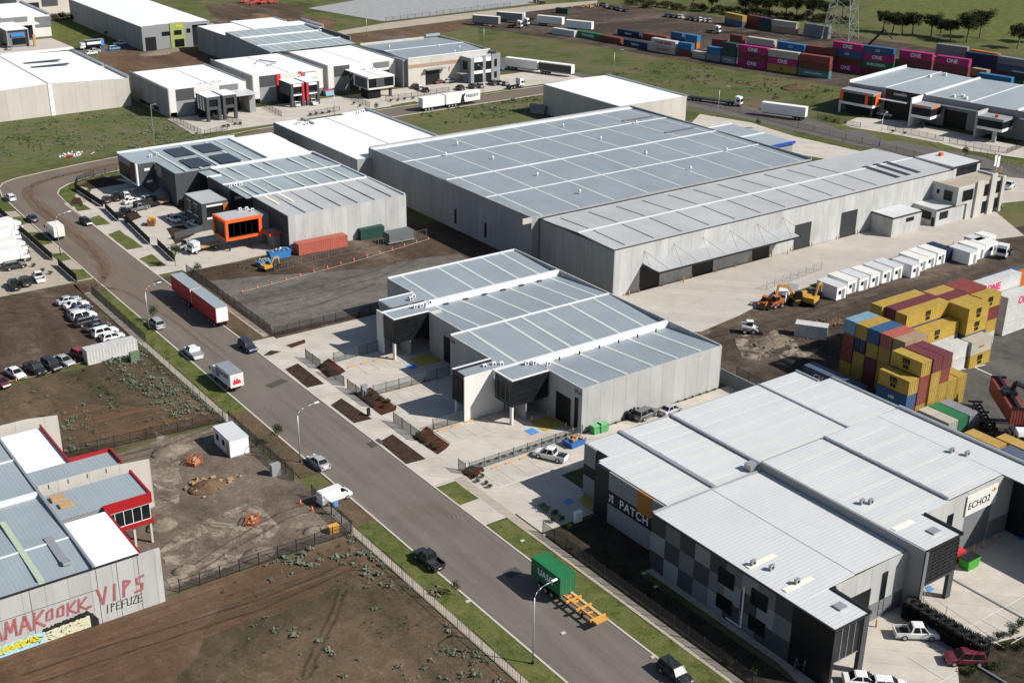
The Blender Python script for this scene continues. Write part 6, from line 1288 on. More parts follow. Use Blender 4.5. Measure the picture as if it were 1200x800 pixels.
def truck_cab(t_, x0, col='white', tall=True, dy=0):
    """forward-control cab whose front is at x0 (children added to t_)"""
    H_ = 3.1 if tall else 2.5; pm = paint('paint_'+col, PC[col])
    MB().loft([[(x0-2.1, -1.18, .9), (x0-2.1, 1.18, .9), (x0-2.1, 1.15, H_+.2), (x0-2.1, -1.15, H_+.2)], [(x0-.35, -1.2, .75), (x0-.35, 1.2, .75), (x0-.5, 1.12, H_), (x0-.5, -1.12, H_)], [(x0, -1.15, .55), (x0, 1.15, .55), (x0-.22, 1.0, H_-.55), (x0-.22, -1.0, H_-.55)]]).build('cab', pm, t_)
    MB().loft([[(x0-.03, -1.0, 1.55), (x0-.03, 1.0, 1.55), (x0-.2, .95, H_-.6), (x0-.2, -.95, H_-.6)], [(x0-.07, -1.0, 1.55), (x0-.07, 1.0, 1.55), (x0-.26, .95, H_-.6), (x0-.26, -.95, H_-.6)]]).build('windscreen', glass(), t_).location = (.03, 0, 0)
    for sy in (-1, 1): MB().box(x0-1.5, x0-.55, sy*1.19-.02, sy*1.19+.02, 1.6, H_-.75).build('side_window', glass(), t_); MB().box(x0-.35, x0-.2, sy*1.42-.1, sy*1.42+.1, 1.7, 2.4).build('mirror', M['steel'], t_)
    MB().box(x0-.1, x0+.06, -1.1, 1.1, .4, .85).build('bumper', M['steel'], t_)
def box_truck(px, py, deg, L_, label, group=None, top='white', side=None, Hc=3.4, cab='white', z=1.5):
    p = at(px, py, z); t_ = thing('box_truck', label, 'truck', (p.x, p.y, ZL[0]), R(deg), group); f = L_/2; truck_cab(t_, f, cab, False)
    MB().box(-f, f-2.25, -1.2, 1.2, 1.0, Hc).build('cargo_box', side or paint('paint_white', PC['white']), t_); MB().box(-f-.03, f-2.22, -1.23, 1.23, Hc, Hc+.06).build('box_roof', M['whitewall'] if top == 'white' else M['galv'], t_)
    MB().box(-f+.1, f-.4, -.45, .45, .55, .98).build('chassis', M['steel'], t_); MB().box(-f-.02, -f+.0, -1.1, 1.1, 1.1, Hc-.1).build('rear_door', M['whitewall'], t_)
    for sx in (f-1.2, -f+1.5):
        for sy in (-1, 1): add_wheel(t_, sx, sy*1.0, .46, .3)
    return t_
def trailer(t_, x0, x1, mat, top, H_=4.2, z0=1.15, nm='trailer_body', axles=3, back=None):
    MB().box(x0, x1, -1.24, 1.24, z0, H_).build(nm, mat, t_); MB().box(x0-.03, x1+.03, -1.26, 1.26, H_, H_+.07).build('trailer_roof', top, t_)
    MB().box(x0+.2, x1-.2, -.5, .5, .75, z0-.01).build('chassis', M['steel'], t_); MB().box(x0-.03, x0-.01, -1.15, 1.15, z0+.1, H_-.1).build('rear_door', back or M['white'], t_)
    for k in range(axles):
        for sy in (-1, 1): add_wheel(t_, x0+1.2+k*1.25, sy*1.0, .5, .42)
def semi(px, py, deg, segs, label, cabcol='white', cab=True, group=None, z=2.0, mats=None):
    p = at(px, py, z); tot = sum(segs)+(3.4 if cab else 0)+.7*(len(segs)-1); t_ = thing('semi_trailer', label, 'truck', (p.x, p.y, ZL[0]), R(deg), group); x = -tot/2
    for i, s_ in enumerate(segs):
        mt, tp, bk = mats[i]; trailer(t_, x, x+s_, mt, tp, back=bk); x += s_+.7
    if cab:
        truck_cab(t_, tot/2, cabcol); MB().box(tot/2-4.6, tot/2-2.1, -.5, .5, .7, 1.1).build('chassis', M['steel'], t_)
        for sx in (tot/2-1.3, tot/2-3.6, tot/2-4.9):
            for sy in (-1, 1): add_wheel(t_, sx, sy*1.0, .5, .42)
    return t_
W_ = plain('white_trailer_skin', (.74, .74, .72), .45, var=.06); RD = plain('red_curtain', (.44, .03, .035), .5, var=.15)
# --- on the main street
car(12, 230.5, 90, 'wagon', 'white', 'white station wagon at the left edge of the street bend')
car(37.5, 255, 90, 'sedan', 'navy', 'dark blue sedan parked at the left kerb ahead of the box truck')
box_truck(64.5, 271, 90, 6.6, 'small white box truck parked at the left kerb by the first lamp')
car(100.5, 259, -84, 'hatch', 'black', 'black hatchback at the right kerb just past the bend')
semi(233, 349, 90, [11.6, 9.6], 'long red curtain sided double trailer parked at the right kerb', cab=False, mats=[(RD, M['roofzinc'], M['white'])]*2, z=2.6)
car(183, 378, 90, 'suv', 'silver', 'silver grey car parked at the left kerb behind a small tree')
car(290, 405, -88, 'suv', 'navy', 'dark blue hatch parked at the right kerb in front of the red trailer')
t_ = car(226, 412, 90, 'ute', 'white', 'white flat tray pickup parked at the left kerb'); MB().box(-2.75, -.95, -1.05, 1.05, .95, 1.1).build('flat_tray', M['greywall'], t_); MB().box(-1.05, -.95, -1.0, 1.0, 1.1, 1.8).build('headboard', M['white'], t_)
t_ = box_truck(266, 441, 91, 8.0, 'white box truck with a blue and red emblem parked at the left kerb', top='grey', side=W_); lettering('RACING', .9, M['lettb'], t_, (-1.6, 1.22, 2.6), '+y'); MB().tube((1.0, 1.2, 2.2), (1.0, 1.24, 2.2), .85, 20).build('emblem', M['lettr'], t_); MB().tube((1.0, 1.2, 2.2), (1.0, 1.25, 2.2), .6, 20).build('emblem', M['bluemark'], t_); MB().profx([(-.8, 1.6), (.8, 1.5), (.6, 2.4), (-.3, 2.7)], -4.05, -4.03).build('rear_graphic', M['lettr'], t_); lettering('M', 1.1, M['lettw'], t_, (-4.06, 0, 2.6), '-x')
car(373, 540, 92, 'sedan', 'silver', 'silver blue sedan parked at the left kerb near the second lamp')
car(392, 580.5, 4, 'van', 'white', 'white van crossing the kerb at the building site gate')
car(502, 654, 92, 'ute', 'black', 'black pickup parked at the left kerb near the graffiti building')
car(791, 787, -92, 'suv', 'black', 'dark blue black car parked at the right kerb, cut by the bottom edge')
# green container on a yellow skeletal trailer
p = at(668, 688, 1.5); t_ = thing('skeletal_trailer', 'yellow skeletal container trailer parked at the right kerb', 'trailer', (84.6, p.y-.6, ZL[0]), R(-90))
mb = MB().box(-5.4, 6.2, -.62, -.42, .95, 1.25).box(-5.4, 6.2, .42, .62, .95, 1.25)
for k in range(9): mb.box(-5.2+k*1.4, -5.0+k*1.4, -.42, .42, 1.0, 1.2)
for x_ in (1.4, 3.4, 6.1): mb.box(x_-.12, x_+.12, -1.22, 1.22, 1.0, 1.28)
mb.box(6.2, 7.1, -.95, .95, 1.1, 1.25).build('trailer_frame', M['bollard'], t_); MB().box(3.9, 4.05, -.8, -.6, .1, .95).box(3.9, 4.05, .6, .8, .1, .95).build('landing_leg', M['steel'], t_)
for k in range(3):
    for sy in (-1, 1): add_wheel(t_, -4.2+k*1.3, sy*1.0, .5, .42)
container(84.6, p.y+2.3, 1.3+ZL[0], R(-90), 20, 'green', 'green UASC container sitting on the yellow skeletal trailer', None, text='UASC', tcol=M['lettw'], tsize=1.25)
# --- muddy car park
for px, py, dg, k, c, l in ((80, 351, 6, 'sedan', 'silver', 'silver grey sedan, furthest up the muddy kerbside row'), (89, 356, 6, 'sedan', 'white', 'white sedan second in the muddy kerbside row'), (93, 361, 4, 'sedan', 'navy', 'navy sedan behind the first white one, muddy row'), (92, 366, 4, 'hatch', 'silver', 'silver hatch mostly hidden in the muddy row'),
    (98, 369.5, 5, 'suv', 'white', 'white wagon in the middle of the muddy row'), (102, 376, 5, 'suv', 'black', 'black suv right after the white wagon, muddy row'), (114, 382, 4, 'sedan', 'black', 'black low sedan beside the black suv, muddy row'), (123, 388, 5, 'suv', 'white', 'white long roofed suv near the white container'), (132, 393.5, 3, 'hatch', 'white', 'white hatch hard against the white container')):
    car(px, py, dg, k, c, l, 'cars in a row along the muddy car park fence')
for px, py, dg, k, c, l in ((18, 436, -78, 'sedan', 'white', 'white sedan alone at the bottom of the muddy car park'), (41, 431, -78, 'ute', 'black', 'black pickup beside the white sedan on mud'), (60, 427, -78, 'suv', 'black', 'black suv next to the black pickup on mud'), (75, 421.5, -75, 'sedan', 'silver', 'silver sedan near the orange cones on mud'), (94, 414, -75, 'hatch', 'red', 'red hatch tucked against the white container'), (1, 447, -78, 'hatch', 'maroon', 'dark red hatch cut by the left edge')):
    car(px, py, dg, k, c, l, 'cars by the cone line of the muddy car park')
for px, py, dg, k, c, l in ((17, 311, 3, 'suv', 'black', 'black suv under the white truck bodies at left'), (16, 333, 85, 'ute', 'black', 'black pickup by the yard kerb at left'), (29, 329, 85, 'suv', 'black', 'black suv between the pickup and the white one'), (45, 324, 85, 'ute', 'white', 'white pickup nearest the yard gate at left')):
    car(px, py, dg, k, c, l)
for i, (px, py) in enumerate(((4, 268), (1, 279), (8, 292), (10, 302))):
    box_truck(px, py, 12, 8.5, f"white truck {['furthest back', 'second', 'third', 'nearest'][i]} in the row at the left edge", 'white trucks at the left edge yard', Hc=3.6)
# --- charcoal units yard
for px, py, dg, k, c, l in ((124.5, 233, 80, 'hatch', 'black', 'black car left of the charcoal unit entrance'), (136, 230, 80, 'ute', 'black', 'black pickup near the charcoal corner unit'), (147, 228, 85, 'hatch', 'white', 'white car with raised bonnet by the charcoal unit'), (155, 234.5, 8, 'sedan', 'white', 'white sedan crosswise before the charcoal unit'), (175, 232, 15, 'hatch', 'white', 'white hatch beside the grey tent'),
    (145, 248.5, 75, 'ute', 'black', 'black pickup inside the hedge by the orange cones'), (204, 256, -80, 'hatch', 'white', 'white car parked left of the silver one by the office'), (217, 252.5, -80, 'sedan', 'silver', 'silver sedan under the small charcoal office'), (229, 261.5, -80, 'sedan', 'white', 'white sedan nearest the orange framed box'), (220, 286, 15, 'ute', 'silver', 'silver pickup behind the small roadside tree'), (163, 243, 10, 'ute', 'grey', 'grey pickup beside the timber load')):
    car(px, py, dg, k, c, l, 'cars before the charcoal units')
t_ = thing('vehicle_trailer', 'dark machinery trailer with a timber ramp in the charcoal units yard', 'trailer', (*a2(173, 244), ZL[0]), R(6)); MB().box(-3.2, 3.0, -1.1, 1.1, .7, .85).box(-3.2, 1.0, -1.1, -1.0, .85, 2.0).box(-3.2, 1.0, 1.0, 1.1, .85, 2.0).build('trailer_frame', M['steel'], t_); MB().box(3.0, 5.4, -.8, .8, .7, 1.0).build('timber_load', M['timber'], t_)
for sy in (-1, 1): add_wheel(t_, -.5, sy*1.0, .4); add_wheel(t_, -1.5, sy*1.0, .4)
t_ = thing('tent', 'grey green dome tent beside the charcoal wall', 'tent', (*a2(191, 236), ZL[0]), .2); mb = MB()
mb.loft([[(math.cos(a_)*2.3*s_, math.sin(a_)*2.6*s_, z_) for a_ in [i*math.pi/6 for i in range(12)]] for s_, z_ in ((1, 0), (1.02, 1.0), (.9, 1.9), (.6, 2.7), (.15, 3.05))]).build('canvas', M['tarp'], t_, True); MB().box(-2.38, -2.2, -.6, .6, .2, 1.8).build('door_flap', M['black'], t_)
t_ = thing('flatbed_truck', 'white cab flat tray truck facing left in the yard under the orange box', 'truck', (*a2(240, 294), ZL[0]), R(188)); truck_cab(t_, 3.8, 'white', False); MB().box(-3.8, 1.5, -1.15, 1.15, 1.05, 1.2).build('flat_tray', M['timber'], t_); MB().box(-3.6, 3.4, -.4, .4, .6, 1.04).build('chassis', M['steel'], t_)
for sx in (2.6, -2.2):
    for sy in (-1, 1): add_wheel(t_, sx, sy*.95, .45, .3)
# --- centre lot
car(645, 532, 118, 'ute', 'white', 'white pickup parked beside the coloured fence of the central lot'); car(786, 478.5, 8, 'sedan', 'silver', 'silver sedan behind the white roofs beside the long wall'); car(757, 484, 8, 'suv', 'grey', 'grey car beside the dark trailer along the long wall')
# --- dispatch yard
car(1074, 740, -38, 'ute', 'white', 'white crew cab pickup beside the row of big tyres'); car(1131, 770, 143, 'suv', 'maroon', 'dark red estate parked at the end of the tyre row'); car(1012, 795, -40, 'sedan', 'white', 'white car with black bonnet cut by the bottom edge'); car(1042, 801, -40, 'hatch', 'white', 'white hatch just below the frame beside the corner office')
# --- upper street
t_ = semi(527, 117, 2, [8.5, 13.6], 'long white double trailer parked on the upper street', cab=False, mats=[(W_, M['white'], M['white'])]*2, z=2.4); lettering('FREIGHT', 1.3, M['lettb'], t_, (8.2, -1.26, 2.9), '-y'); MB().profy([(3.4, 1.2), (5.2, 1.2), (4.8, 2.6), (5.6, 4.1), (4.0, 3.6)], -1.27, -1.25).build('side_graphic', M['lettb'], t_)
t_ = thing('prime_mover', 'white prime mover with a bare chassis parked past the double trailer', 'truck', (*a2(604, 103.5), ZL[0]), R(5)); truck_cab(t_, 3.2); MB().box(-3.6, 1.1, -.5, .5, .7, 1.1).build('chassis', M['steel'], t_)
for sx in (1.9, -1.4, -2.7):
    for sy in (-1, 1): add_wheel(t_, sx, sy*1.0, .5, .42)
BK = plain('printed_curtain', (.05, .045, .045), .5, var=.5)
t_ = semi(632, 78.5, -66, [13.6, 13.6], 'white and dark printed double trailer on the side road', cab=False, mats=[(W_, M['white'], M['white']), (W_, M['white'], M['white'])], z=2.2)
MB().box(7.4-7.0, 7.4+6.4, -1.3, -1.26, 1.3, 3.9).build('side_graphic', BK, t_) 
t_ = semi(919, 129.5, 114, [14.6], 'white refrigerated trailer parked at the far side of the side road', cab=False, mats=[(W_, M['white'], M['white'])], z=2.4)
t_ = thing('low_loader', 'white cab truck with a dark empty low trailer on the side road', 'truck', (*a2(838, 121), ZL[0]), R(-68)); truck_cab(t_, 9.5, 'white'); MB().box(-9.5, 7.2, -1.2, 1.2, .8, 1.15).build('flat_tray', M['steel'], t_)
for sx in (-8.3, -7, -5.7, 4.6, 5.9, 8):
    for sy in (-1, 1): add_wheel(t_, sx, sy*1.0, .5, .42)
car(1037, 133.5, 100, 'ute', 'white', 'white pickup in front of the first pale factory unit')
for i, (px, py, c, k) in enumerate(((539, 103, 'black', 'suv'), (554, 101, 'black', 'suv'), (562, 100, 'grey', 'sedan'), (577, 97, 'black', 'suv'), (584, 96.5, 'green', 'sedan'), (592, 97.5, 'silver', 'hatch'), (515, 95.5, 'maroon', 'sedan'), (527, 94.5, 'silver', 'sedan'), (481, 98, 'white', 'hatch'), (487, 101, 'black', 'suv'), (493, 103, 'white', 'sedan'), (499, 105, 'black', 'sedan'), (347, 121.5, 'white', 'sedan'), (367, 119.5, 'white', 'ute'))):
    nm = ['first dark one left of the street lamp', 'second dark one left of the street lamp', 'grey one touching the lamp', 'black one right of the lamp', 'dark green one in the right group', 'silver one at the right end', 'dark red one before the cream wall', 'silver one before the cream wall', 'white one, innermost of the left group', 'black one in the left group', 'white one in the left group', 'black one, outermost of the left group', 'white one under the red finned office', 'white one beside the red finned office'][i]
    car(px, py, 80 if i < 6 or i > 11 else (5 if i in (6, 7) else 70), k, c, f'{c} car in the upper row yard, {nm}', 'cars in the upper row yards')
for i, (px, py, c, k) in enumerate(((197, 38.5, 'black', 'suv'), (204, 38, 'grey', 'sedan'), (211, 37.3, 'black', 'suv'), (218.5, 36.5, 'red', 'hatch'), (227, 35, 'black', 'suv'), (235, 33.5, 'maroon', 'suv'), (208, 43.5, 'white', 'sedan'), (219, 42.3, 'silver', 'sedan'), (232, 41, 'white', 'sedan'))):
    car(px, py, 85 if i < 6 else 8, k, c, f"{c} car {['furthest left', 'second', 'third', 'fourth', 'fifth', 'furthest right'][i] if i < 6 else ['left', 'middle', 'right'][i-6]} in the {'back' if i < 6 else 'front'} row by the lime panel building", 'cars by the lime panel building')
for i, (px, py, c) in enumerate(((3, 48, 'white'), (5, 53, 'grey'), (11, 56, 'silver'), (14, 52, 'white'))): car(px, py, 70, 'sedan', c, f"{c} car {['at the very edge', 'behind', 'in front', 'nearest the wall'][i]} of the top left yard", 'cars in the top left yard')
t_ = box_truck(107, 53, 180, 9.5, 'dark sided removal truck with a white sign by the grassy lot', side=M['black'], top='grey'); MB().box(-3.5, 2, 1.21, 1.25, 1.8, 2.8).build('sign_board', M['white'], t_); MB().box(-4.74, -3.4, 1.21, 1.24, 1.05, 3.3).build('blue_stripe', M['bluemark'], t_)
car(134, 56.5, 5, 'suv', 'cyan', 'light blue car behind the dark removal truck'); car(107, 62, 10, 'sedan', 'white', 'white car beside the dark removal truck'); car(141, 50.8, 5, 'ute', 'white', 'white pickup on the far road by the grassy lot'); car(165.5, 48, 85, 'suv', 'grey', 'grey car at the fence corner of the lime panel building'); car(110, 60, 10, 'ute', 'silver', 'silver pickup close beside the dark removal truck')
car(583, 80, -60, 'suv', 'blue', 'blue car at the side road corner behind the cream factory')
for i, (px, py, c) in enumerate(((706, 5, 'navy'), (711, 7, 'silver'), (716, 8.5, 'black'), (722, 9.5, 'navy'), (727, 11, 'grey'), (733, 12, 'black'), (782, 18, 'navy'), (788, 18.7, 'black'), (795, 19.3, 'silver'), (799, 19.6, 'white'), (808, 21.5, 'black'), (814, 22.5, 'grey'), (820, 23, 'white'), (826, 23.7, 'white'), (831, 24.2, 'silver'))):
    car(px, py, 60, 'sedan' if i % 2 else 'suv', c, f"{c} car number {i+1} from the left in the far wrecking yard row", 'cars in the far wrecking yard')
def mover(px, py, dg, label, col='white'):
    t_ = thing('prime_mover', label, 'truck', (*a2(px, py), ZL[0]), R(dg)); truck_cab(t_, 3.2, col); MB().box(-3.6, 1.1, -.5, .5, .7, 1.1).build('chassis', M['steel'], t_)
    for sx in (1.9, -1.4, -2.7):
        for sy in (-1, 1): add_wheel(t_, sx, sy*1.0, .5, .42)
mover(836, 39, -70, 'white prime mover standing alone in the far container yard'); mover(612, 30, -60, 'white cab truck at the left of the far siding'); mover(617, 24, 120, 'white truck with dark grille behind the far siding'); mover(604, 33, -60, 'white truck at the far left of the siding', 'white'); mover(1176, 300, 200, 'white and red truck at the right edge of the apron', 'white'); mover(1192, 519, 230, 'pale blue white truck cab at the right edge below the red container', 'white'); mover(632, 4, 100, 'red truck on the far slab corner', 'red')
G3 = 'semi trailers near the far siding'
for i, (px, py, dg) in enumerate(((645, 25.5, -63), (679, 31, -63), (570, 25, -58), (598, 21, -58))): semi(px, py, dg, [12.5], ['white trailer behind the far siding, left one of the pair', 'white trailer behind the far siding, right one of the pair', 'grey trailer left of the far siding trucks', 'grey trailer nearest the far slab'][i], cab=False, group=G3, mats=[(W_ if i < 2 else M['ltgrey'], M['whitewall'], M['white'])], z=2)
# ================================================================== MACHINES
def tracks(t_, L_, y, r_=.42, w_=.5):
    for sy in (-1, 1):
        pts = [(-L_/2+r_*math.cos(a_), r_+r_*math.sin(a_)) for a_ in [math.pi/2+i*math.pi/5 for i in range(6)]]+[(L_/2+r_*math.cos(a_), r_+r_*math.sin(a_)) for a_ in [-math.pi/2+i*math.pi/5 for i in range(6)]]
        MB().profy(pts, sy*y-w_/2, sy*y+w_/2).build('track', M['rubber'], t_)
def excavator(px, py, deg, label, s_=1.0, mat=None, group=None):
    mat = mat or plain('digger_yellow', (.50, .27, .04), .5, var=.25); t_ = thing('excavator', label, 'excavator', (*a2(px, py), ZL[0]), R(deg), group); tracks(t_, 2.8, 1.05); t_.scale = (s_,)*3
    MB().box(-2.0, 1.2, -1.2, 1.2, .95, 1.25).box(-2.1, -.2, -1.2, 1.2, 1.25, 2.1).box(-.2, 1.2, -1.2, -.3, 1.25, 1.9).build('house', mat, t_); MB().loft([[(-.2, .2, 1.25), (-.2, 1.2, 1.25), (-.1, 1.15, 2.75), (-.1, .25, 2.75)], [(1.3, .2, 1.25), (1.3, 1.2, 1.25), (1.0, 1.15, 2.75), (1.0, .25, 2.75)]]).build('cab', glass(), t_)
    MB().profy([(.8, 1.5), (1.2, 1.3), (2.6, 3.6), (4.4, 3.7), (4.4, 4.1), (2.4, 4.1)], -.35, .0).build('boom', mat, t_); MB().profy([(4.1, 4.2), (4.6, 4.0), (4.9, 1.6), (4.6, 1.5)], -.3, -.05).build('arm', mat, t_); MB().profy([(4.5, 1.6), (5.1, 1.3), (4.9, .5), (4.2, .4), (4.1, .9)], -.65, .3).build('bucket', M['steel'], t_); return t_
excavator(935, 356, 160, 'yellow excavator with folded arm by the apron edge', 1.05); excavator(951, 357, 20, 'second yellow excavator right beside the first at the apron edge', .9)
excavator(314, 317, 10, 'small yellow excavator by the blue skip on the gravel lot', .62)
OM = plain('faded_orange', (.42, .13, .035), .6, var=.3)
def loader(px, py, deg, label, mat, s_=1.0):
    t_ = thing('skid_loader', label, 'loader', (*a2(px, py), ZL[0]), R(deg)); t_.scale = (s_,)*3; MB().profy([(-1.3, .5), (1.1, .5), (1.1, 1.0), (.4, 1.25), (-1.3, 1.5)], -.6, .6).build('body', mat, t_); MB().box(-.4, .6, -.5, .5, 1.3, 2.1).build('cab', M['black'], t_); MB().box(-.5, .7, -.56, .56, 2.1, 2.2).build('cab_roof', mat, t_)
    for sy in (-1, 1): MB().profy([(-1.3, 1.3), (-1.2, 1.6), (.9, 1.2), (1.9, .5), (1.7, .35), (.8, .95)], sy*.75-.09, sy*.75+.09).build('lift_arm', mat, t_)
    MB().profy([(1.7, .1), (2.5, .1), (2.5, .2), (1.9, .7), (1.7, .7)], -.95, .95).build('bucket', M['steel'], t_)
    for sx in (-.75, .75):
        for sy in (-1, 1): add_wheel(t_, sx, sy*.78, .42, .3)
loader(877, 390, -40, 'white skid steer loader on the brown dirt yard', paint('paint_white', PC['white']), 1.1); loader(896, 359, 200, 'small orange loader at the left of the parked machines', OM, 1.0); loader(909, 360, 170, 'orange loader beside the yellow excavators', OM, 1.1)
t_ = thing('tipper_truck', 'white cab truck parked behind the excavators at the apron edge', 'truck', (*a2(921, 351), ZL[0]), R(200)); truck_cab(t_, 3.3, 'white', False); MB().profy([(-3.2, 1.1), (1.0, 1.1), (1.2, 2.3), (-3.4, 2.3)], -1.15, 1.15).build('tipper_body', M['ltgrey'], t_)
for sx in (2.1, -1.8):
    for sy in (-1, 1): add_wheel(t_, sx, sy*.95, .48, .3)
# skips and bins
def skip(x, y, deg, L_, W2, H_, mat, label, lid=None, fill=None):
    t_ = thing('skip_bin', label, 'bin', (x, y, ZL[0]), R(deg)); MB().add([(-L_/2*.85, -W2/2, 0), (L_/2*.85, -W2/2, 0), (L_/2*.85, W2/2, 0), (-L_/2*.85, W2/2, 0), (-L_/2, -W2/2, H_), (L_/2, -W2/2, H_), (L_/2, W2/2, H_), (-L_/2, W2/2, H_)], [(0, 3, 2, 1), (0, 1, 5, 4), (1, 2, 6, 5), (2, 3, 7, 6), (3, 0, 4, 7), (4, 5, 6, 7)]).build('bin_body', mat, t_)
    mb = MB().box(-L_/2-.05, L_/2+.05, -W2/2-.06, -W2/2+.05, H_-.1, H_+.04).box(-L_/2-.05, L_/2+.05, W2/2-.05, W2/2+.06, H_-.1, H_+.04); mb.build('rim', mat, t_)
    if lid: MB().box(-L_/2, L_/2, -W2/2, W2/2, H_+.05, H_+.15).build('lid', lid, t_)
    if fill:
        r5 = random.Random(len(label)); mb = MB()
        for k in range(16): mb.obox((r5.uniform(-.4, .4)*L_, r5.uniform(-.35, .35)*W2, H_+.1+r5.uniform(0, .3)), (r5.uniform(.3, .9), r5.uniform(.15, .5), r5.uniform(.1, .4)), r5.uniform(0, 3), r5.uniform(-.5, .5))
        mb.build('rubbish', fill, t_)
    return t_
c = at(1137, 665); skip(c.x, c.y+.3, 0, 2.6, 1.5, 1.4, plain('bin_green', (.05, .30, .03)), 'bright green bin with black lid in front of the grey roller door', M['black'])
c = at(1123, 657); skip(c.x, c.y+.4, 0, 1.9, 1.4, 1.3, plain('bin_red', (.35, .02, .03)), 'dark bin with red lid beside the green one', plain('bin_lid_red', (.5, .03, .05)))
c = at(327, 302); skip(c.x, c.y, 0, 5.2, 2.0, 1.6, plain('skip_blue', (.03, .17, .42)), 'blue skip full of scrap beside the concrete corner', None, M['galv']); c = at(309, 311); skip(c.x, c.y, 15, 3.0, 1.6, 1.0, plain('skip_blue2', (.10, .25, .42)), 'pale blue skip beside the small yellow excavator', None, M['greywall'])
c = at(178, 264); skip(c.x, c.y, 60, 2.6, 1.6, 1.3, plain('skip_rust', (.25, .10, .05)), 'rusty brown skip with yellow end in the charcoal yard', None, M['bollard'])
for i, (px, py) in enumerate(((698, 507), (706, 505))): c = at(px, py); skip(c.x, c.y, 0, 1.7, 1.2, 1.2, plain('bin_pale_green', (.10, .32, .12)), f"green wheelie bin {['left', 'right'][i]} of the pair at the warehouse corner", plain('bin_pale_green2', (.16, .42, .18)))
c = at(673, 521); skip(c.x, c.y, 5, 3.2, 2.0, .9, plain('pallet_blue', (.03, .12, .35)), 'blue crate heaped with timber beside the white pickup', None, M['timber'])
c = at(741, 488); skip(c.x, c.y, 5, 3.6, 2.0, .9, M['black'], 'black trailer heaped with gear along the long wall', None, M['steel'])
c = at(313, 113); skip(c.x, c.y, 5, 3, 1.8, 1.2, plain('skip_cyan', (.12, .30, .45)), 'light blue bin in the upper row yard', None, None); c = at(385, 112); skip(c.x, c.y, 5, 3.4, 1.8, 1.6, plain('skip_cyan2', (.25, .45, .62)), 'light blue skip with red lid in the upper row yard', plain('bin_lid_red', (.5, .03, .05)))
c = at(631, 133); skip(c.x, c.y, -60, 5.5, 2.4, 2.6, M['ltgrey'], 'grey site container beside the isolated white roofed box')
# generator with tarpaulin
t_ = thing('covered_trailer', 'grey covered trailer beside the dark green container', 'trailer', (*a2(467, 283), ZL[0]), R(0)); MB().box(-3.2, 3.2, -1.4, 1.4, .5, 2.5).build('tarpaulin', M['tarp'], t_); MB().box(-3.4, 3.4, -1.5, 1.5, .3, .49).build('trailer_frame', M['galv'], t_)
for sy in (-1, 1): add_wheel(t_, 0, sy*1.35, .35)
# big tyres row
ta, tb = at(1066, 724), at(1146, 772)
for k in range(9):
    p = ta.lerp(tb, k/8)
    t_ = thing('tractor_tyre', f"stack of big black lugged tyres, {['first from the grey building', 'second along', 'third along', 'fourth along', 'in the middle of the row', 'sixth along', 'seventh along', 'eighth along', 'last, by the maroon car'][k]}", 'tyres', (p.x, p.y, ZL[0]), k*.3, 'stacks of big tyres in a row')
    if 'bigtyre' not in VM:
        mb = MB().torus((0, 0, .42), (0, 0, 1), .66, .30, 22, 8); lg = MB()
        for q in range(22):
            a_ = q*math.pi/11; lg.obox((math.cos(a_)*.96, math.sin(a_)*.96, .42), (.16, .10, .74), a_+.3)
        VM['bigtyre'] = (mb.mesh('tyre', M['rubber'], True), lg.mesh('tread', M['rubber']))
    for lvl in (0, .86, 1.72):
        ty = bpy.data.objects.new('tyre', VM['bigtyre'][0]); COL.objects.link(ty); ty.parent = t_; ty.location = (rnd.uniform(-.08, .08), rnd.uniform(-.08, .08), lvl)
        o = bpy.data.objects.new('tread', VM['bigtyre'][1]); COL.objects.link(o); o.parent = ty
# ================================================================== STREET LAMPS
def lamp(px, py, deg, h_, label, arm=2.6):
    t_ = thing('street_lamp', label, 'street lamp', (*a2(px, py), 0), R(deg), 'street lamps'); MB().tube((0, 0, 0), (0, 0, h_-1.2), .10, 10, .07).build('pole', M['galv'], t_, True); MB().path([(0, 0, h_-1.25), (.35, 0, h_-.6), (1.1, 0, h_-.2), (arm, 0, h_)], .05, 8).build('arm', M['galv'], t_, True); MB().obox((arm+.3, 0, h_), (.8, .28, .13)).build('lamp_head', M['white'], t_); MB().tube((0, 0, 0), (0, 0, .5), .16, 8).build('base', M['steel'], t_)
lamp(624.5, 778, 2, 10.5, 'grey curved street lamp at the left kerb opposite the green container'); lamp(352, 542, 2, 9.2, 'grey curved street lamp at the left kerb beside the silver blue sedan', 3.0); lamp(175, 387, 2, 9.0, 'grey curved street lamp at the left kerb beside the silver car', 2.6); lamp(71, 299, 2, 9.4, 'grey curved street lamp on the left verge beside the white box truck', 2.8)
lamp(566, 111, 90, 9.5, 'pale street lamp in front of the grey three-bay office'); lamp(841, 137, -60, 10, 'pale street lamp beside the low loader'); lamp(392.5, 138, 90, 9, 'thin street lamp on the upper street verge'); lamp(1030.5, 171, 20, 9.5, 'street lamp standing before the first pale factory'); lamp(719, 90, -60, 10, 'street lamp behind the isolated white roofed box'); lamp(430, 43, 90, 9, 'street lamp behind the upper row of units'); lamp(567, 56, -70, 9, 'street lamp at the edge of the grassy field')
# site sign poles + flags
single(MB().tube((0, 0, 0), (0, 0, 4.2), .05, 6).box(.05, 1.0, -.03, .03, 1.0, 4.1), 'flag_banner', M['white'], 'white feather banner on the verge at the right, first of two', 'banner', 'white banners on the right verge').location = (*a2(1165, 199), 0); single(MB().tube((0, 0, 0), (0, 0, 4.2), .05, 6).box(.05, 1.0, -.03, .03, 1.0, 4.1), 'flag_banner', M['white'], 'white feather banner on the verge at the right, second of two', 'banner', 'white banners on the right verge').location = (*a2(1168.5, 200), 0)
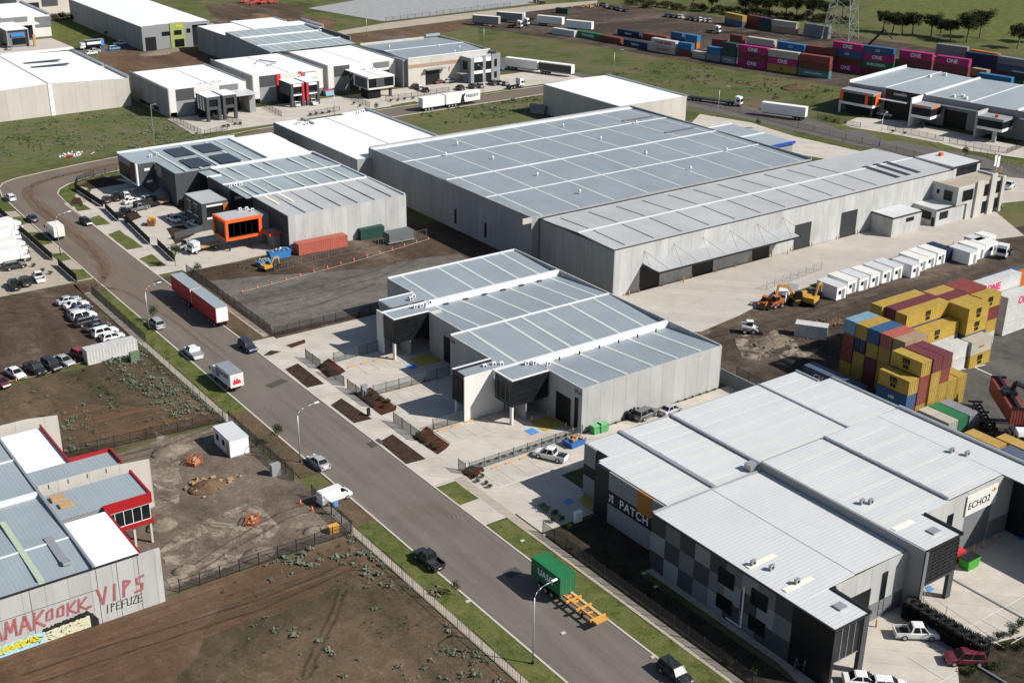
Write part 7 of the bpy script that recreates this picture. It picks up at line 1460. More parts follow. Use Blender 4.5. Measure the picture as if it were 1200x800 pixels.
# ================================================================== FENCES
def fence(pts, h_, label, group=None, sp=2.6, pick=.16, mat=None, solid=False, px=True, pr=.045, z0=0.0):
    mat = mat or M['steel']; P_ = [Vector((*a2(*p), 0)) if px else Vector((*p, 0)) for p in pts]
    t_ = thing('fence', label, 'fence', P_[0].copy(), 0, group); o0 = P_[0]
    for a, c in zip(P_, P_[1:]):
        L_ = (c-a).length; d = (c-a)/L_; an = math.atan2(d.y, d.x); n = max(1, round(L_/sp)); mb = MB(); m0 = (a+c)/2-o0
        mb.obox((m0.x, m0.y, h_-.06), (L_, .035, .05), an).obox((m0.x, m0.y, .18), (L_, .035, .05), an)
        if solid: mb.obox((m0.x, m0.y, h_/2+.05), (L_-.05, .02, h_-.2), an)
        else:
            k = int(L_/pick)
            for i in range(k):
                q = a-o0+d*(L_*(i+.5)/k); mb.obox((q.x, q.y, h_/2+.04), (.04, .03, h_-.12), an)
        mb.build('fence_panel', mat, t_)
        for i in range(n+1):
            if i == 0 and a is not P_[0]: continue
            q = a-o0+d*(L_*i/n); MB().obox((q.x, q.y, (h_+.12)/2), (pr*2, pr*2, h_+.12), an).build('post', mat, t_)
    return t_
FK = M['steel']; FG = M['galv']; FW = plain('chain_wire', (.16, .15, .14), .6)
fence([(45.6, 133.1), (70.2, 133.1)], 1.9, 'black picket fence along the low side of the building site', px=False)
fence([(76, 537), (262, 494.5)], 1.9, 'dark fence between the weedy lot and the building site', pick=.2)
fence([(70.4, 150.6), (70.5, 173.6)], 2.0, 'black street fence of the building site beside the white office', px=False); fence([(70.4, 133.1), (70.4, 144.8)], 2.0, 'black street fence of the building site beside the white van', px=False)
fence([(70.3, 60), (70.3, 132.6)], 1.5, 'thin wire fence along the footpath of the front brown lot', px=False, pick=.5, mat=FW, pr=.03); fence([(70.3, 174.5), (70.3, 211)], 1.5, 'thin wire fence along the footpath of the upper weedy lot', px=False, pick=.5, mat=FW, pr=.03)
SC = plain('shade_cloth', (.022, .022, .022), .9, var=.3)
fence([(71.3, 212), (71.5, 241.5)], 1.9, 'black fence on the street side of the muddy car park', px=False); fence([(71.2, 250), (71.2, 262)], 1.8, 'dark screened fence beside the left lamp and gate', px=False, solid=True, mat=SC); fence([(71.2, 266), (71.2, 307)], 1.8, 'long dark screened fence at the left edge yard', px=False, solid=True, mat=SC)
fence([(92.1, 203), (92.1, 243)], 1.9, 'black picket fence along the street side of the gravel lot', px=False); fence([(92.2, 201.4), (115, 200.9)], 1.9, 'black fence between the gravel lot and the central driveway', px=False)
G4 = 'black front fence panels of the central lot'
for i, (a, c) in enumerate((((92.3, 189.2), (92.3, 183.6)), ((92.3, 181.4), (92.3, 175.0)), ((92.3, 173.8), (92.3, 165.0)), ((92.3, 158.6), (92.3, 150.6)), ((92.3, 139.6), (92.3, 137.8)))):
    fence([a, c], 1.9, f"black front fence of the central lot, {['furthest up the street', 'second along', 'third along', 'fourth along', 'nearest the pickup'][i]}", G4, px=False, pick=.13)
FT = plain('teal_dark_fence', (.05, .075, .08), .5)
fence([(95.5, 184.6), (104.8, 184.9)], 2.0, 'dividing fence beside the upper glass box of the central warehouse', px=False, mat=FT); fence([(94.5, 168.9), (109.4, 168.4)], 2.0, 'dividing fence between the two middle units of the central lot', px=False, mat=FT); fence([(96, 152.6), (101.5, 152.5)], 2.0, 'short dividing fence at the white side wall', px=False, mat=FT); fence([(93.2, 138.1), (115, 138.15)], 1.6, 'long low fence between the central driveway and the parking bays', px=False, mat=FT)
fence([(92.0, 60), (92.0, 118.2)], 1.8, 'black picket fence in front of the PATCH warehouse', px=False, pick=.14)
fence([(806, 119), (850, 128), (935, 150), (1010, 168), (1092, 190)], 1.7, 'dark fence on the near side of the side road', sp=6, pick=.35); fence([(958, 139), (1008, 150)], 1.6, 'black fence before the first pale factory', pick=.25); fence([(1040, 152), (1105, 166)], 1.6, 'black fence before the second pale factory', pick=.25); fence([(1112, 168), (1180, 180), (1200, 172)], 1.6, 'black fence before the third pale factory', pick=.25)
fence([(1140, 180), (1165, 186), (1200, 205)], 1.8, 'wire fence on the verge at the right of the stepped office', pick=.4, mat=FW)
for i, pt in enumerate((((200, 141), (236, 158)), ((240, 159.5), (267, 152)), ((303, 122), (330, 137)), ((362, 137), (398, 130.5)), ((392, 108), (433, 126)), ((452, 119), (526, 108)), ((262, 140), (283, 147)))):
    fence(list(pt), 1.7, f"low dark fence in the upper row yards, {['beside the weedy lot', 'closing the first yard', 'right of the first yard', 'in front of the red finned unit', 'between the red finned and square window units', 'in front of the square window unit', 'inside the first yard'][i]}", 'fences of the upper row yards', pick=.3)
fence([(452, 26), (520, 17.5), (598, 8)], 2.0, 'long dark fence along the near edge of the far concrete slab', sp=4, pick=.6)
fence([(322, 319), (400, 299), (500, 277)], 1.8, 'temporary wire fence across the gravel lot beside the orange container', sp=3.4, pick=.7, mat=FW, pr=.03)
G5 = 'black street fences of the charcoal units'
for i, pt in enumerate((((88, 222), (121, 243)), ((123.5, 245), (139, 260)), ((147.5, 259), (176, 287)), ((185, 288), (205, 307)), ((88, 222), (91, 214), (110, 207), (137, 203)))):
    fence(list(pt), 1.7, f"black street fence of the charcoal units, {['at the bend', 'before the black pickup', 'in the middle', 'by the small tree', 'curving round the corner'][i]}", G5, solid=i < 4, mat=SC if i < 4 else None)
fence([(205, 281), (250, 268)], 1.7, 'dark dividing fence beside the silver pickup and orange box', solid=True, mat=M['chargrey']); fence([(151.2, 140), (151.2, 128.5)], 1.8, 'short dark fence at the end of the central warehouse', px=False); fence([(1082, 703), (1108, 722), (1160, 757)], 1.4, 'row of thin posts along the tyre stacks', sp=5, pick=9, mat=FG); fence([(898, 340), (935, 327), (962, 317)], 2.0, 'wire fence behind the parked yellow machines', mat=FG, pick=.7, sp=3)
single(MB().box(116, 116.25, 60, 75.6, 0, .35).box(129, 129.3, 60, 82, 0, .15), 'kerb_wall', M['midgrey'], 'low concrete divider between the two grey office yards', 'wall')
# ================================================================== VEGETATION
def leaves(mb, c, rad, n, sz, r_, flat=1.0):
    for _ in range(n):
        u = r_.random()*2*math.pi; v = math.acos(2*r_.random()-1); q = r_.random()**.45
        p = Vector((c[0]+rad*q*math.cos(u)*math.sin(v), c[1]+rad*q*math.sin(u)*math.sin(v), c[2]+rad*flat*q*math.cos(v)))
        a = Vector((r_.uniform(-1, 1), r_.uniform(-1, 1), r_.uniform(-.6, .6))).normalized(); b_ = a.cross(Vector((r_.uniform(-1, 1), r_.uniform(-1, 1), r_.uniform(-1, 1)))).normalized(); s_ = sz*r_.uniform(.6, 1.3)
        mb.add([p-a*s_, p+b_*s_*.5, p+a*s_, p-b_*s_*.5], [(0, 1, 2, 3)])
TV = {}
def tree_mesh(kind, seed):
    k = (kind, seed)
    if k in TV: return TV[k]
    r_ = random.Random(seed); tr = MB(); lf = MB()
    if kind == 'gum':
        H_ = 11; tips = []; p = Vector((0, 0, 0)); q = Vector((r_.uniform(-.5, .5), r_.uniform(-.5, .5), 4.2)); tr.tube(p, q, .36, 8, .24)
        for i in range(6):
            a_ = i*1.05+r_.uniform(-.3, .3); m_ = q+Vector((math.cos(a_)*1.8, math.sin(a_)*1.8, r_.uniform(1.8, 3.2))); tr.tube(q, m_, .17, 6, .09); e = m_+Vector((math.cos(a_)*1.6, math.sin(a_)*1.6, r_.uniform(.8, 2.4))); tr.tube(m_, e, .09, 5, .03); tips += [e, m_+Vector((0, 0, 1.6)), m_+Vector((r_.uniform(-1, 1), r_.uniform(-1, 1), -.6))]
        for e in tips: leaves(lf, e, r_.uniform(1.1, 2.3), 230, .27, r_, .85)
        mt = M['leafg']
    elif kind == 'small':
        tr.tube((0, 0, 0), (.05, 0, 1.5), .05, 6, .035)
        for i in range(5):
            a_ = i*1.26; e = Vector((math.cos(a_)*.5, math.sin(a_)*.5, 2.2+r_.uniform(-.3, .5))); tr.tube((.05, 0, 1.3), e, .03, 5, .012); leaves(lf, e, .6, 90, .11, r_, .9)
        leaves(lf, (0, 0, 2.9), .6, 90, .11, r_, 1); mt = M['leafd']
    elif kind == 'shrub':
        for i in range(5): tr.tube((0, 0, 0), (r_.uniform(-.3, .3), r_.uniform(-.3, .3), .5), .02, 4)
        for i in range(5): leaves(lf, (r_.uniform(-.35, .35), r_.uniform(-.35, .35), .4+r_.uniform(0, .25)), .42, 55, .09, r_, .8)
        mt = M['leafd']
    elif kind == 'bush':
        for i in range(6): tr.tube((0, 0, 0), (r_.uniform(-1, 1), r_.uniform(-1, 1), 1.4), .05, 4)
        for i in range(8): leaves(lf, (r_.uniform(-1.6, 1.6), r_.uniform(-1.6, 1.6), .9+r_.uniform(0, 1.1)), 1.2, 70, .24, r_, .75)
        mt = M['leafb']
    TV[k] = (tr.mesh('trunk', M['bark']), lf.mesh('crown', mt, fix=False)); return TV[k]
def tree(x, y, kind, seed, label, group=None, s_=1.0, sz=None):
    t_ = thing({'gum': 'gum_tree', 'small': 'young_tree', 'shrub': 'shrub', 'bush': 'bush'}[kind], label, 'tree' if kind in ('gum', 'small') else 'shrub', (x, y, 0), rnd.uniform(0, 6.3), group); t_.scale = (s_, s_, sz or s_)
    for nm, me in zip(('trunk' if kind in ('gum', 'small') else 'stem', 'crown'), tree_mesh(kind, seed)):
        o = bpy.data.objects.new(nm, me); COL.objects.link(o); o.parent = t_
gl = ['over the tall magenta stacks, far left', 'second from the left in the right group', 'third from the left in the right group', 'fourth from the left in the right group', 'pale trunked, left of centre', 'slim, in the middle', 'beside the slim one', 'with the broad crown and pale trunk', 'at the right end of the group', 'alone at the right edge', 'behind the alone one']
for i, (px, py, s_) in enumerate(((1034, 38, .95), (1045.5, 39, 1.0), (1057.5, 41, .9), (1069, 42, 1.05), (1091, 43, 1.0), (1102, 44.5, .9), (1114, 47, .95), (1133, 50, 1.3), (1148, 45, 1.25), (1192, 57, 1.1), (1212, 50, 1.2))):
    p = at(px, py); tree(p.x, p.y, 'gum', i % 4, f'gum tree {gl[i]}', 'gum trees in the far paddock', s_*.93)
for i, (px, py, s_) in enumerate(((902, 21, 1.0), (921, 22.5, 1.05), (933, 23, 1), (952, 24.5, 1.1), (872, 18, .9), (886, 19, 1.0), (834, 14, .8), (968, 24, .9), (988, 20, 1.0), (812, 9, .8))):
    p = at(px, py); tree(p.x, p.y, 'gum', (i+2) % 4, f"gum tree cut by the top edge, {['left of the pylon, first', 'left of the pylon, second', 'left of the pylon, third', 'just left of the pylon', 'above the ochre container', 'above the brown containers', 'above the wrecked cars', 'behind the pylon', 'right behind the pylon', 'furthest left'][i]}", 'gum trees along the top edge', s_)
for i in range(34):
    px = 735+i*7.6+rnd.uniform(-3, 3); py = 3+i*.62+rnd.uniform(-1.5, 2); p = at(px, py+3)
    tree(p.x, p.y, 'bush', i % 3, 'dark scrubby bush in the hedge line behind the far container yard', 'scrub bushes behind the far yard', rnd.uniform(.9, 1.6))
for i, (px, py) in enumerate(((65, 24), (74, 23), (84, 25), (95, 24), (104, 23), (112, 25))):
    p = at(px, py); tree(p.x, p.y, 'bush', i % 3, 'scruffy bush beside the grassy lot at top left', 'bushes beside the top left grassy lot', 1.2)
for px, py, s_, l in ((206, 312, 1.5, 'leafy small tree in front of the silver pickup'), (232, 327, 1.1, 'slim young tree beside the flat tray truck'), (180, 377, 1.0, 'bare thin street tree beside the silver parked car'), (326, 521, 1.1, 'sparse young tree on the verge beside the site fence'), (534, 698, .7, 'low sapling on the grass verge near the black pickup'), (564, 450+5, 1, ''), (1130, 189, 1.3, 'dark conifer like tree on the verge above the stepped office'), (888, 151, 1.0, 'small tree on the side road verge'), (187, 45, 1.1, 'small dark tree at the lime panel building gate'), (441, 131, .9, 'small tree at the upper street verge'), (125, 46, 1, 'small dark tree on the grassy lot edge')):
    if l: p = at(px, py); tree(p.x, p.y, 'small', int(px) % 3, l, None, s_*1.0)
shr = []
for k in range(14): shr.append((94.3+k*1.5, 138.9, .55, 'along the low fence of the parking bays'))
for k in range(17): shr.append((116.6+k*1.7, 137.9, .5, 'along the long concrete side wall'))
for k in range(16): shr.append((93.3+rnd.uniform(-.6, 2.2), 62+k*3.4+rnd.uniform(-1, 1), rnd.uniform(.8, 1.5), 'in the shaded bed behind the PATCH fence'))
for px, py in ((560, 565), (565, 560), (570, 568), (556, 560), (574, 572), (551, 557)): shr.append((*a2(px, py), .8, 'in the stony bed at the street corner'))
for px, py in ((640, 600), (650, 603), (657, 610), (668, 620), (648, 612), (634, 596)): shr.append((*a2(px, py), 1.1, 'beside the white cabinet near the dark office corner'))
for px, py in ((445, 470), (450, 478), (436, 465), (455, 472), (377, 432), (384, 436), (380, 430), (388, 437), (490, 512), (498, 519), (505, 524), (512, 527), (494, 515)): shr.append((*a2(px, py), .95, 'in the red mulch bed of the central lot'))
for px, py in ((1145, 752), (1158, 760), (1170, 750), (1185, 745), (1195, 735), (1180, 762), (1150, 775), (1138, 790), (1195, 760), (1165, 785)): shr.append((*a2(px, py), 1.3, 'in the garden at the bottom right corner'))
for px, py in ((262, 150), (268, 149), (275, 147), (282, 146.5), (364, 136), (371, 135), (378, 134), (386, 133), (458, 120), (466, 119), (474, 118), (484, 117), (422, 126), (415, 123), (968, 141), (978, 143), (990, 146), (1046, 156), (1060, 158)): shr.append((*a2(px, py), 1.1, 'in the front garden strips of the far units'))
for px, py in ((30, 300), (35, 306), (40, 313), (25, 296), (50, 318), (60, 322), (20, 285), (44, 330)): shr.append((*a2(px, py), 1.0, 'in the green strip of the left edge yard'))
for x, y, s_, l in shr: tree(x, y, 'shrub', rnd.randrange(3), f'small green shrub {l}', 'shrubs '+l, s_)
def weeds(name, mat, spots, n, sz, label=None):
    mb = MB(); r_ = random.Random(n)
    for (poly, cnt, s0, s1) in spots:
        xs = [p[0] for p in poly]; ys = [p[1] for p in poly]
        cl = [(r_.uniform(min(xs), max(xs)), r_.uniform(min(ys), max(ys)), r_.uniform(.5, 3.5)) for _ in range(max(2, cnt//11))]
        for _ in range(cnt):
            cx_, cy_, sg = r_.choice(cl); x, y = min(max(r_.gauss(cx_, sg), min(xs)), max(xs)), min(max(r_.gauss(cy_, sg*1.3), min(ys)), max(ys)); s_ = r_.uniform(s0, s1)*(r_.random()**.7+.25)
            for k in range(n):
                a_ = r_.uniform(0, 6.28); l_ = s_*r_.uniform(.5, 1); h_ = s_*r_.uniform(.25, .8); wd = s_*.16; dx, dy = math.cos(a_), math.sin(a_)
                mb.add([(x, y, .02), (x+dx*l_*.55-dy*wd, y+dy*l_*.55+dx*wd, h_), (x+dx*l_, y+dy*l_, h_*.7), (x+dx*l_*.55+dy*wd, y+dy*l_*.55-dx*wd, h_)], [(0, 1, 2, 3)])
    o = mb.build(name, mat, None, fix=False); tag(o, label, 'weeds' if 'weed' in name or 'thistle' in name else 'grass', kind='stuff'); return o
weeds('thistle_weeds', M['leafs'], [(rect(65.5, 69.6, 62, 128), 330, .3, .8), (rect(50, 69, 62, 120), 60, .3, .8), (rect(52, 69.8, 128.5, 132.4), 60, .3, .8), (rect(62, 69.8, 178, 211), 420, .25, .75), (rect(34, 58, 178, 206), 90, .25, .8), (rect(20, 50, 177, 200), 50, .3, .7),
     (rect(75, 138, 352, 396), 700, .25, .6), (rect(118, 141, 346, 372), 160, .4, .9), (rect(45, 62, 118, 131), 20, .3, .8), (rect(215, 275, 326, 340), 160, .5, 1.1)], 9, 1, 'pale grey green thistle clumps scattered over the vacant lots')
weeds('green_weeds', M['leafd'], [(rect(58, 69.8, 176, 211), 200, .15, .5), (rect(40, 69.8, 62, 131), 380, .12, .4), (rect(20, 60, 178, 205), 200, .15, .4), (rect(75, 140, 350, 398), 700, .2, .6), (rect(210, 285, 322, 340), 400, .3, .8), (rect(300, 350, 280, 370), 500, .3, .9), (rect(94, 120, 236, 242), 70, .15, .45), (rect(71.6, 74.6, 177, 212), 160, .1, .3)], 7, 1, 'low green weeds scattered over the vacant lots')
weeds('grass_tufts', M['brightgrass'], [(rect(71.6, 74.6, 62, 133), 900, .08, .22), (rect(86.7, 90, 62, 123), 800, .08, .22), (rect(71.6, 74.6, 178, 241), 700, .08, .22), (rect(86.7, 90, 131, 137), 60, .08, .2)], 6, 1, 'tufts of bright grass on the street verges')
# ================================================================== HEAPS, RUBBLE, SMALL THINGS
def heap(px, py, rx, ry, h_, mat, label, name='dirt_heap', seed=1, rz=0.0):
    r_ = random.Random(seed); mb = MB(); n = 22; rings = []; 
    for k in range(7):
        t = k/6; rings.append([(math.cos(a_+rz)*rx*(1-t)*(1+r_.uniform(-.1, .1)), math.sin(a_+rz)*ry*(1-t)*(1+r_.uniform(-.1, .1)), -.05+h_*(math.sin(t*math.pi/2)**1.0)*(1+r_.uniform(-.12, .12))) for a_ in [i*2*math.pi/n for i in range(n)]])
    mb.loft(rings); o = mb.build(name, mat, None, True); o.location = (*a2(px, py), 0); tag(o, label, 'heap')
heap(201, 528, 3.4, 2.2, 1.0, M['spoil'], 'pale gravel heap beside the dark fence of the building site', seed=2); heap(243, 571, 3.0, 2.2, 1.1, M['lotbrown'], 'brown heap of uprooted brush on the building site', seed=3); heap(190, 616, 2.4, 1.8, 1.2, M['spoil'], 'pale sand heap right beside the red office box', seed=4)
heap(301, 650, 2.6, 1.8, .8, M['spoil'], 'flat pale heap beside the lower site fence', seed=5); heap(366, 622, 1.6, 1.0, .7, M['spoil'], 'small rubble heap near the yellow bin at the site gate', seed=6); heap(215, 668, 1.8, 1.1, .8, M['spoil'], 'small pale heap at the lower fence near the graffiti wall', seed=7)
heap(905, 402, 4.5, 2.6, .8, M['spoil'], 'pale debris heap on the brown dirt yard', seed=8); heap(975, 378, 3.0, 1.6, .9, M['lotbrown'], 'brown scrap heap behind the light blue container', seed=9)
heap(181, 64, 7, 3.5, 1.4, M['spoil'], 'pale stone heap on the brown lot, left one', seed=10); heap(199, 60, 7, 3, 1.2, M['spoil'], 'pale stone heap on the brown lot, right one', seed=11); heap(932, 103, 7, 4, 1.3, M['lotbrown'], 'brown earth heap on the grassy field', seed=12)
for i, (px, py) in enumerate(((318, 30), (333, 27), (350, 31), (372, 28), (300, 22))): heap(px, py, 9, 5, 2.2, M['lotbrown'], f"earth mound {['left', 'middle', 'near right', 'far right', 'furthest left'][i]} beside the far concrete slab", seed=20+i)
r6 = random.Random(5)
def rubble(px, py, n, spread, sz, mat, label, nm='rubble_pile'):
    mb = MB()
    for k in range(n): mb.obox((r6.gauss(0, spread), r6.gauss(0, spread*.7), sz*.3+r6.random()*sz*.4), (sz*r6.uniform(.4, 2.2), sz*r6.uniform(.15, .7), sz*r6.uniform(.15, .5)), r6.uniform(0, 3.1), r6.uniform(-.4, .4))
    o = mb.build(nm, mat, None); o.location = (*a2(px, py), 0); tag(o, label, 'rubble')
rubble(243, 569, 46, 1.4, .6, M['timber'], 'pile of broken branches and timber on the building site', 'timber_pile'); rubble(366, 621, 30, .8, .35, M['spoil'], 'broken concrete beside the yellow bin'); rubble(86, 182, 26, 2.2, .6, M['white'], 'dumped white and grey rubbish in the weedy lot'); rubble(906, 404, 50, 2.6, .5, M['spoil'], 'pale broken slabs on the brown dirt yard'); rubble(975, 378, 40, 1.8, .5, M['bark'], 'tangled rusty scrap behind the light blue container', 'scrap_pile'); rubble(515, 694, 12, .8, .5, M['bark'], 'broken pallet on the verge near the black pickup', 'broken_pallet')
rubble(83, 184.5, 8, .8, .7, plain('red_cloth', (.5, .04, .03)), 'red rubbish bag in the weedy lot', 'rubbish'); rubble(336, 29, 30, 3, 1.2, plain('far_green', (.03, .22, .08)), 'small green machine parts by the far mounds', 'machine_parts'); rubble(306, 4, 40, 4, 1.6, plain('far_red', (.45, .07, .05)), 'red machinery parts beside the far dirt yard', 'machine_parts'); rubble(690, 8, 26, 3, 1.0, M['timber'], 'row of clutter by the wrecked cars', 'clutter')
def crate(px, py, rz, label):
    t_ = thing('stillage', label, 'crate', (*a2(px, py), 0), rz); mb = MB()
    for x in (-1.0, 1.0):
        for y in (-.7, .7): mb.box(x-.05, x+.05, y-.05, y+.05, 0, 1.1)
    for z in (.1, .55, 1.05): mb.box(-1, 1, -.75, -.66, z, z+.07).box(-1, 1, .66, .75, z, z+.07).box(-1.05, -.96, -.7, .7, z, z+.07).box(.96, 1.05, -.7, .7, z, z+.07)
    mb.build('frame', plain('faded_orange_steel', (.50, .11, .05), .6, var=.3), t_); MB().box(-.8, .8, -.5, .5, .12, .5).obox((.1, 0, .7), (1.3, .4, .25), .4).build('timber_load', M['timber'], t_)
crate(228, 543, .6, 'orange steel stillage near the gravel heap'); crate(296, 613, .9, 'orange steel stillage in the middle of the building site')
for i, (px, py, c_, l) in enumerate(((158, 423, 'leafg', 'green transformer cabinet beside the white container'), (323, 556, 'ltgrey', 'grey sign board standing at the building site fence'), (427, 463, 'ltgrey', 'tall grey cabinet in the red mulch bed'), (677, 611, 'white', 'white electrical cabinet beside the dark office corner'), (391, 623, 'bollard', 'yellow bin at the site gate corner'), (394, 604, 'bluemark', 'blue sign on a yellow post at the site gate'), (432, 487, 'black', 'black letterbox pier at the central lot'))):
    x, y = a2(px, py); s_ = (.8, .7, .5, .55, .7, .3, .25)[i]; d_ = s_*.6; h_ = (1.7, 1.8, 1.9, 1.6, 1.0, 2.4, 1.3)[i]; single((MB().box(x-.06, x+.06, y-.06, y+.06, 0, h_-.5).box(x-.35, x+.35, y-.09, y-.04, h_-.9, h_) if i == 5 else MB().box(x-s_, x+s_, y-d_, y+d_, .1, h_).box(x-s_-.05, x+s_+.05, y-d_-.05, y+d_+.05, 0, .1).box(x-s_-.04, x+s_+.04, y-d_-.03, y+d_+.03, h_, h_+.08)), ['transformer', 'sign_board', 'cabinet', 'cabinet', 'rubbish_bin', 'road_sign', 'letterbox'][i], plain('transformer_green', (.13, .17, .11)) if i == 0 else M[c_], l, ['cabinet', 'sign', 'cabinet', 'cabinet', 'bin', 'sign', 'letterbox'][i])
def cone(x, y, label, group):
    if 'cone' not in TV: TV['cone'] = (MB().box(-.2, .2, -.2, .2, 0, .04).tube((0, 0, .04), (0, 0, .72), .15, 10, .03).mesh('traffic_cone', plain('cone_orange', (.75, .10, .04))), MB().tube((0, 0, .34), (0, 0, .48), .098, 10, .072).mesh('reflective_band', M['white']))
    o = bpy.data.objects.new('traffic_cone', TV['cone'][0]); COL.objects.link(o); o.location = (x, y, ZL[0]); q = bpy.data.objects.new('reflective_band', TV['cone'][1]); COL.objects.link(q); q.parent = o; tag(o, label, 'cone', group)
a, c = at(284, 343), at(502, 281)
for k in range(15): p = a.lerp(c, k/14); cone(p.x, p.y, 'orange cone in the long line across the gravel lot', 'orange cones across the gravel lot')
for k in range(9): x, y = a2(8+k*11.5, 450-k*3.2-(k > 6)*2); cone(x, y, 'orange cone on the edge of the muddy car park', 'orange cones at the muddy car park')
for px, py in ((143, 245), (148, 252), (151, 248), (352, 590), (366, 598)): cone(*a2(px, py), 'orange cone near a gateway', 'orange cones near gateways')
# temporary tape/kerb rails
for pts, l in (([(284, 344), (340, 329), (420, 307), (502, 282)], 'low timber edging across the gravel lot'), ([(0, 451), (50, 441), (104, 424)], 'low white barrier tape rail at the muddy car park')):
    P_ = [at(*p) for p in pts]; single(MB().path([(p.x, p.y, .35) for p in P_], .05, 4), 'edging_rail', M['path'], l, 'rail')
for i in range(16):      # kerbside wheel stops
    x, y = (95.9+(i % 4)*2.6+.6, (151.9, 168.9, 181.3, 136.9)[i//4]); single(MB().box(x, x+1.6, y-.08, y+.08, ZL[0], ZL[0]+.13).box(x+.2, x+.5, y-.085, y+.085, ZL[0]+.02, ZL[0]+.132), 'wheel_stop', M['bollard'], 'yellow wheel stop at a parking bay of the central lot', 'wheel stop', 'wheel stops in the central lot')
bollards([(96.4, 152.9), (107.2, 185.4), (101.3, 118.9)], 'yellow bollard beside a front wall corner', 'yellow bollards at front wall corners')
# pylon
p = at(984, 46); t_ = thing('pylon', 'steel lattice power pylon behind the far containers, cut by the top edge', 'pylon', (p.x, p.y, 0), R(20)); B0, T0, H0 = 6.0, 1.6, 42
def leg(sx, sy, z): k = 1-(z/H0); w_ = T0+(B0-T0)*k; return Vector((sx*w_, sy*w_, z))
for sx, sy in ((-1, -1), (1, -1), (1, 1), (-1, 1)): MB().tube(leg(sx, sy, 0), leg(sx, sy, H0), .22, 6, .12).build('leg', M['galv'], t_)
zs_ = [0, 7, 13, 18.5, 23.5, 28, 32, 36, 39, 42]; cs = [(-1, -1), (1, -1), (1, 1), (-1, 1)]
for i in range(4):
    mb = MB(); a_, b2 = cs[i], cs[(i+1) % 4]
    for z0_, z1_ in zip(zs_, zs_[1:]):
        mb.tube(leg(*a_, z0_), leg(*b2, z1_), .10, 4).tube(leg(*b2, z0_), leg(*a_, z1_), .10, 4).tube(leg(*a_, z1_), leg(*b2, z1_), .09, 4)
    mb.build('bracing', M['galv'], t_)
# far reach stacker boom
t_ = thing('reach_stacker', 'black reach stacker among the far container stacks below the pylon', 'reach stacker', (*a2(1020, 68), 0), R(-60)); MB().box(-4, 3, -1.5, 1.5, .8, 2.6).build('chassis', M['black'], t_); MB().tube((-3, 0, 3), (4, 0, 11.5), .5, 6).tube((4, 0, 11.5), (7.5, 0, 8), .3, 6).build('boom', M['steel'], t_); MB().box(-1, 1, -.9, .9, 2.6, 4.2).build('cab', M['red'], t_)
for sx in (-3, 2.4):
    for sy in (-1, 1): add_wheel(t_, sx, sy*1.5, .8, .6)
# ================================================================== PEOPLE
def person(px, py, deg, label, top, legs, stance=.1, arm=.25, z0=None):
    k = 1.76/7.5; J = [(0, 0, .95), (0, 0, 1.15), (0, 0, 1.38), (0, 0, 1.50), (0, .01, 1.60), (0, .015, 1.72)]; rad = [.135, .13, .155, .055, .085, .07]; E_ = [(0, 1), (1, 2), (2, 3), (3, 4), (4, 5)]
    for s_ in (-1, 1):
        n = len(J); J += [(s_*.10, 0, .88), (s_*(.11+stance*.2), stance*s_, .50), (s_*(.12+stance*.3), -.02+stance*s_, .09), (s_*(.13+stance*.3), .14+stance*s_, .04)]; rad += [.095, .065, .045, .04]; E_ += [(0, n), (n, n+1), (n+1, n+2), (n+2, n+3)]
        n = len(J); J += [(s_*.19, 0, 1.40), (s_*.25, -.03, 1.12), (s_*.25, arm*.6, .93), (s_*.25, arm*.8, .84)]; rad += [.058, .042, .033, .035]; E_ += [(2, n), (n, n+1), (n+1, n+2), (n+2, n+3)]
        h = len(J)-1                       # fingers and thumb
        for f_ in range(4): J.append((s_*(.235+f_*.012), arm*.8+.02-f_*.012, .765+abs(f_-1.5)*.006)); rad.append(.009); E_.append((h, len(J)-1))
        J.append((s_*.215, arm*.8+.045, .80)); rad.append(.010); E_.append((h, len(J)-1))
    me = bpy.data.meshes.new('person'); me.from_pydata(J, E_, []); o = bpy.data.objects.new('person', me); COL.objects.link(o); md = o.modifiers.new('skin', 'SKIN'); sv = me.skin_vertices[0].data
    for i, r_ in enumerate(rad): sv[i].radius = (r_, r_)
    sv[0].use_root = True; o.modifiers.new('sub', 'SUBSURF').levels = 1; dg = bpy.context.evaluated_depsgraph_get(); m2 = bpy.data.meshes.new_from_object(o.evaluated_get(dg)); bpy.data.objects.remove(o)
    for mt in (M['skin'], top, legs, M['rubber']): m2.materials.append(mt)
    for pl in m2.polygons:
        c_ = pl.center; pl.use_smooth = True; pl.material_index = 3 if c_.z < .1 else 2 if c_.z < .96 and abs(c_.x) < .2 else 0 if c_.z > 1.47 or (c_.z < 1.0 and abs(c_.x) >= .2) else 1
    o = bpy.data.objects.new('person', m2); COL.objects.link(o); o.location = (*a2(px, py), ZL[0]); o.rotation_euler = (0, 0, R(deg)); tag(o, label, 'person', None)
    MB().loft([[(math.cos(a_)*.09*s_, -.01+math.sin(a_)*.10*s_, z) for a_ in [i*math.pi/5 for i in range(10)]] for z, s_ in ((1.64, 1), (1.70, 1.02), (1.76, .8), (1.80, .3))]).build('hair', M['bark'], o, True)
    MB().box(-.045, -.02, .085, .098, 1.645, 1.66).box(.02, .045, .085, .098, 1.645, 1.66).build('eyes', M['black'], o); MB().loft([[(-.012, .09, 1.60), (.012, .09, 1.60), (0, .118, 1.605)], [(-.006, .09, 1.65), (.006, .09, 1.65), (0, .098, 1.65)]]).build('nose', M['skin'], o)
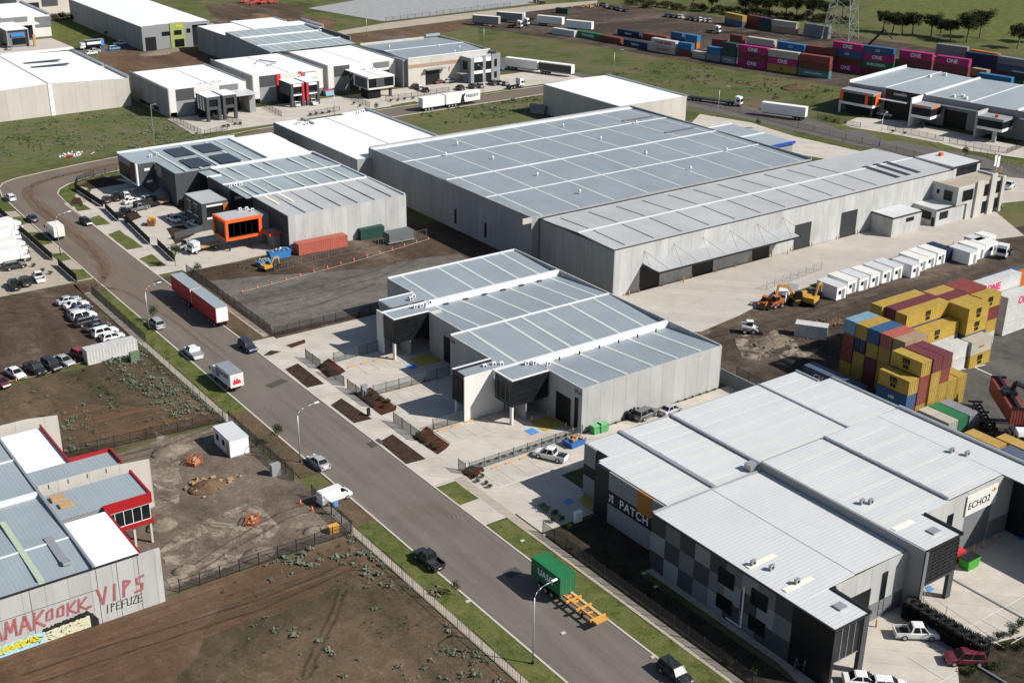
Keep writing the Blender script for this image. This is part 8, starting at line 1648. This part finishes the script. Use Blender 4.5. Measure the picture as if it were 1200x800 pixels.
HV = plain('high_visibility_yellow', (.55, .62, .05), .7); BT = plain('dark_clothes', (.05, .055, .075), .8)
person(932, 786, 150, 'person in dark clothes with pale shoes standing left of the corner office entry', BT, BT, .12); person(942, 789, -40, 'person in dark clothes standing right beside the corner office entry', BT, M['chargrey'], .1)
person(1173.5, 247, 60, 'person in a yellow high visibility vest beside the stepped office', HV, BT); person(1116, 252+40, 20, 'person in an orange vest near the far white cabins', plain('high_visibility_orange', (.7, .16, .03)), BT)
for i, (px, py, c_, k_) in enumerate(((1160, 217, 'white', 'suv'), (1150, 214, 'grey', 'sedan'), (1183, 217, 'white', 'ute'), (1158, 238, 'grey', 'ute'), (1166, 242, 'green', 'ute'))): car(px, py, 15 if i != 3 else -10, k_, c_, f"{c_} vehicle behind the stepped office, {['beside the yellow machine', 'furthest left', 'at the right edge', 'back one of the dark pair', 'front one of the dark pair'][i]}")
excavator(1170, 212, 30, 'small yellow excavator in the car park behind the stepped office', .75)
# a few services on the verges
for i, (px, py) in enumerate(((519, 661), (638, 627), (765, 770), (548, 705), (660, 742), (755, 672), (768, 688), (612, 634), (477, 448))):
    x, y = a2(px, py); single(MB().box(x-.3, x+.3, y-.2, y+.2, .02, .16), 'service_pit', M['kerb'], 'small concrete service pit lid beside the street', 'pit lid', 'service pit lids along the street')

# look-alikes are told apart by their order in view
ORD = 'first second third fourth fifth sixth seventh eighth ninth tenth eleventh twelfth thirteenth fourteenth fifteenth sixteenth seventeenth eighteenth nineteenth twentieth'.split()
_g = {}
for _o in bpy.data.objects:
    if _o.get('label') and _o.get('category'): _g.setdefault(_o['label'], []).append(_o)
def _sx(o):
    v = o.location - Vector((0, 0, CH)); return v.dot(cr)/v.dot(cw)
for l_, os_ in _g.items():
    if len(os_) > 1:
        os_.sort(key=_sx)
        for i, o in enumerate(os_):
            n_ = ORD[i] if i < 20 else 'twenty '+ORD[i-20] if i < 29 else 'thirtieth' if i == 29 else 'thirty '+ORD[i-30]
            o['label'] = f'{l_}, {n_} from left'
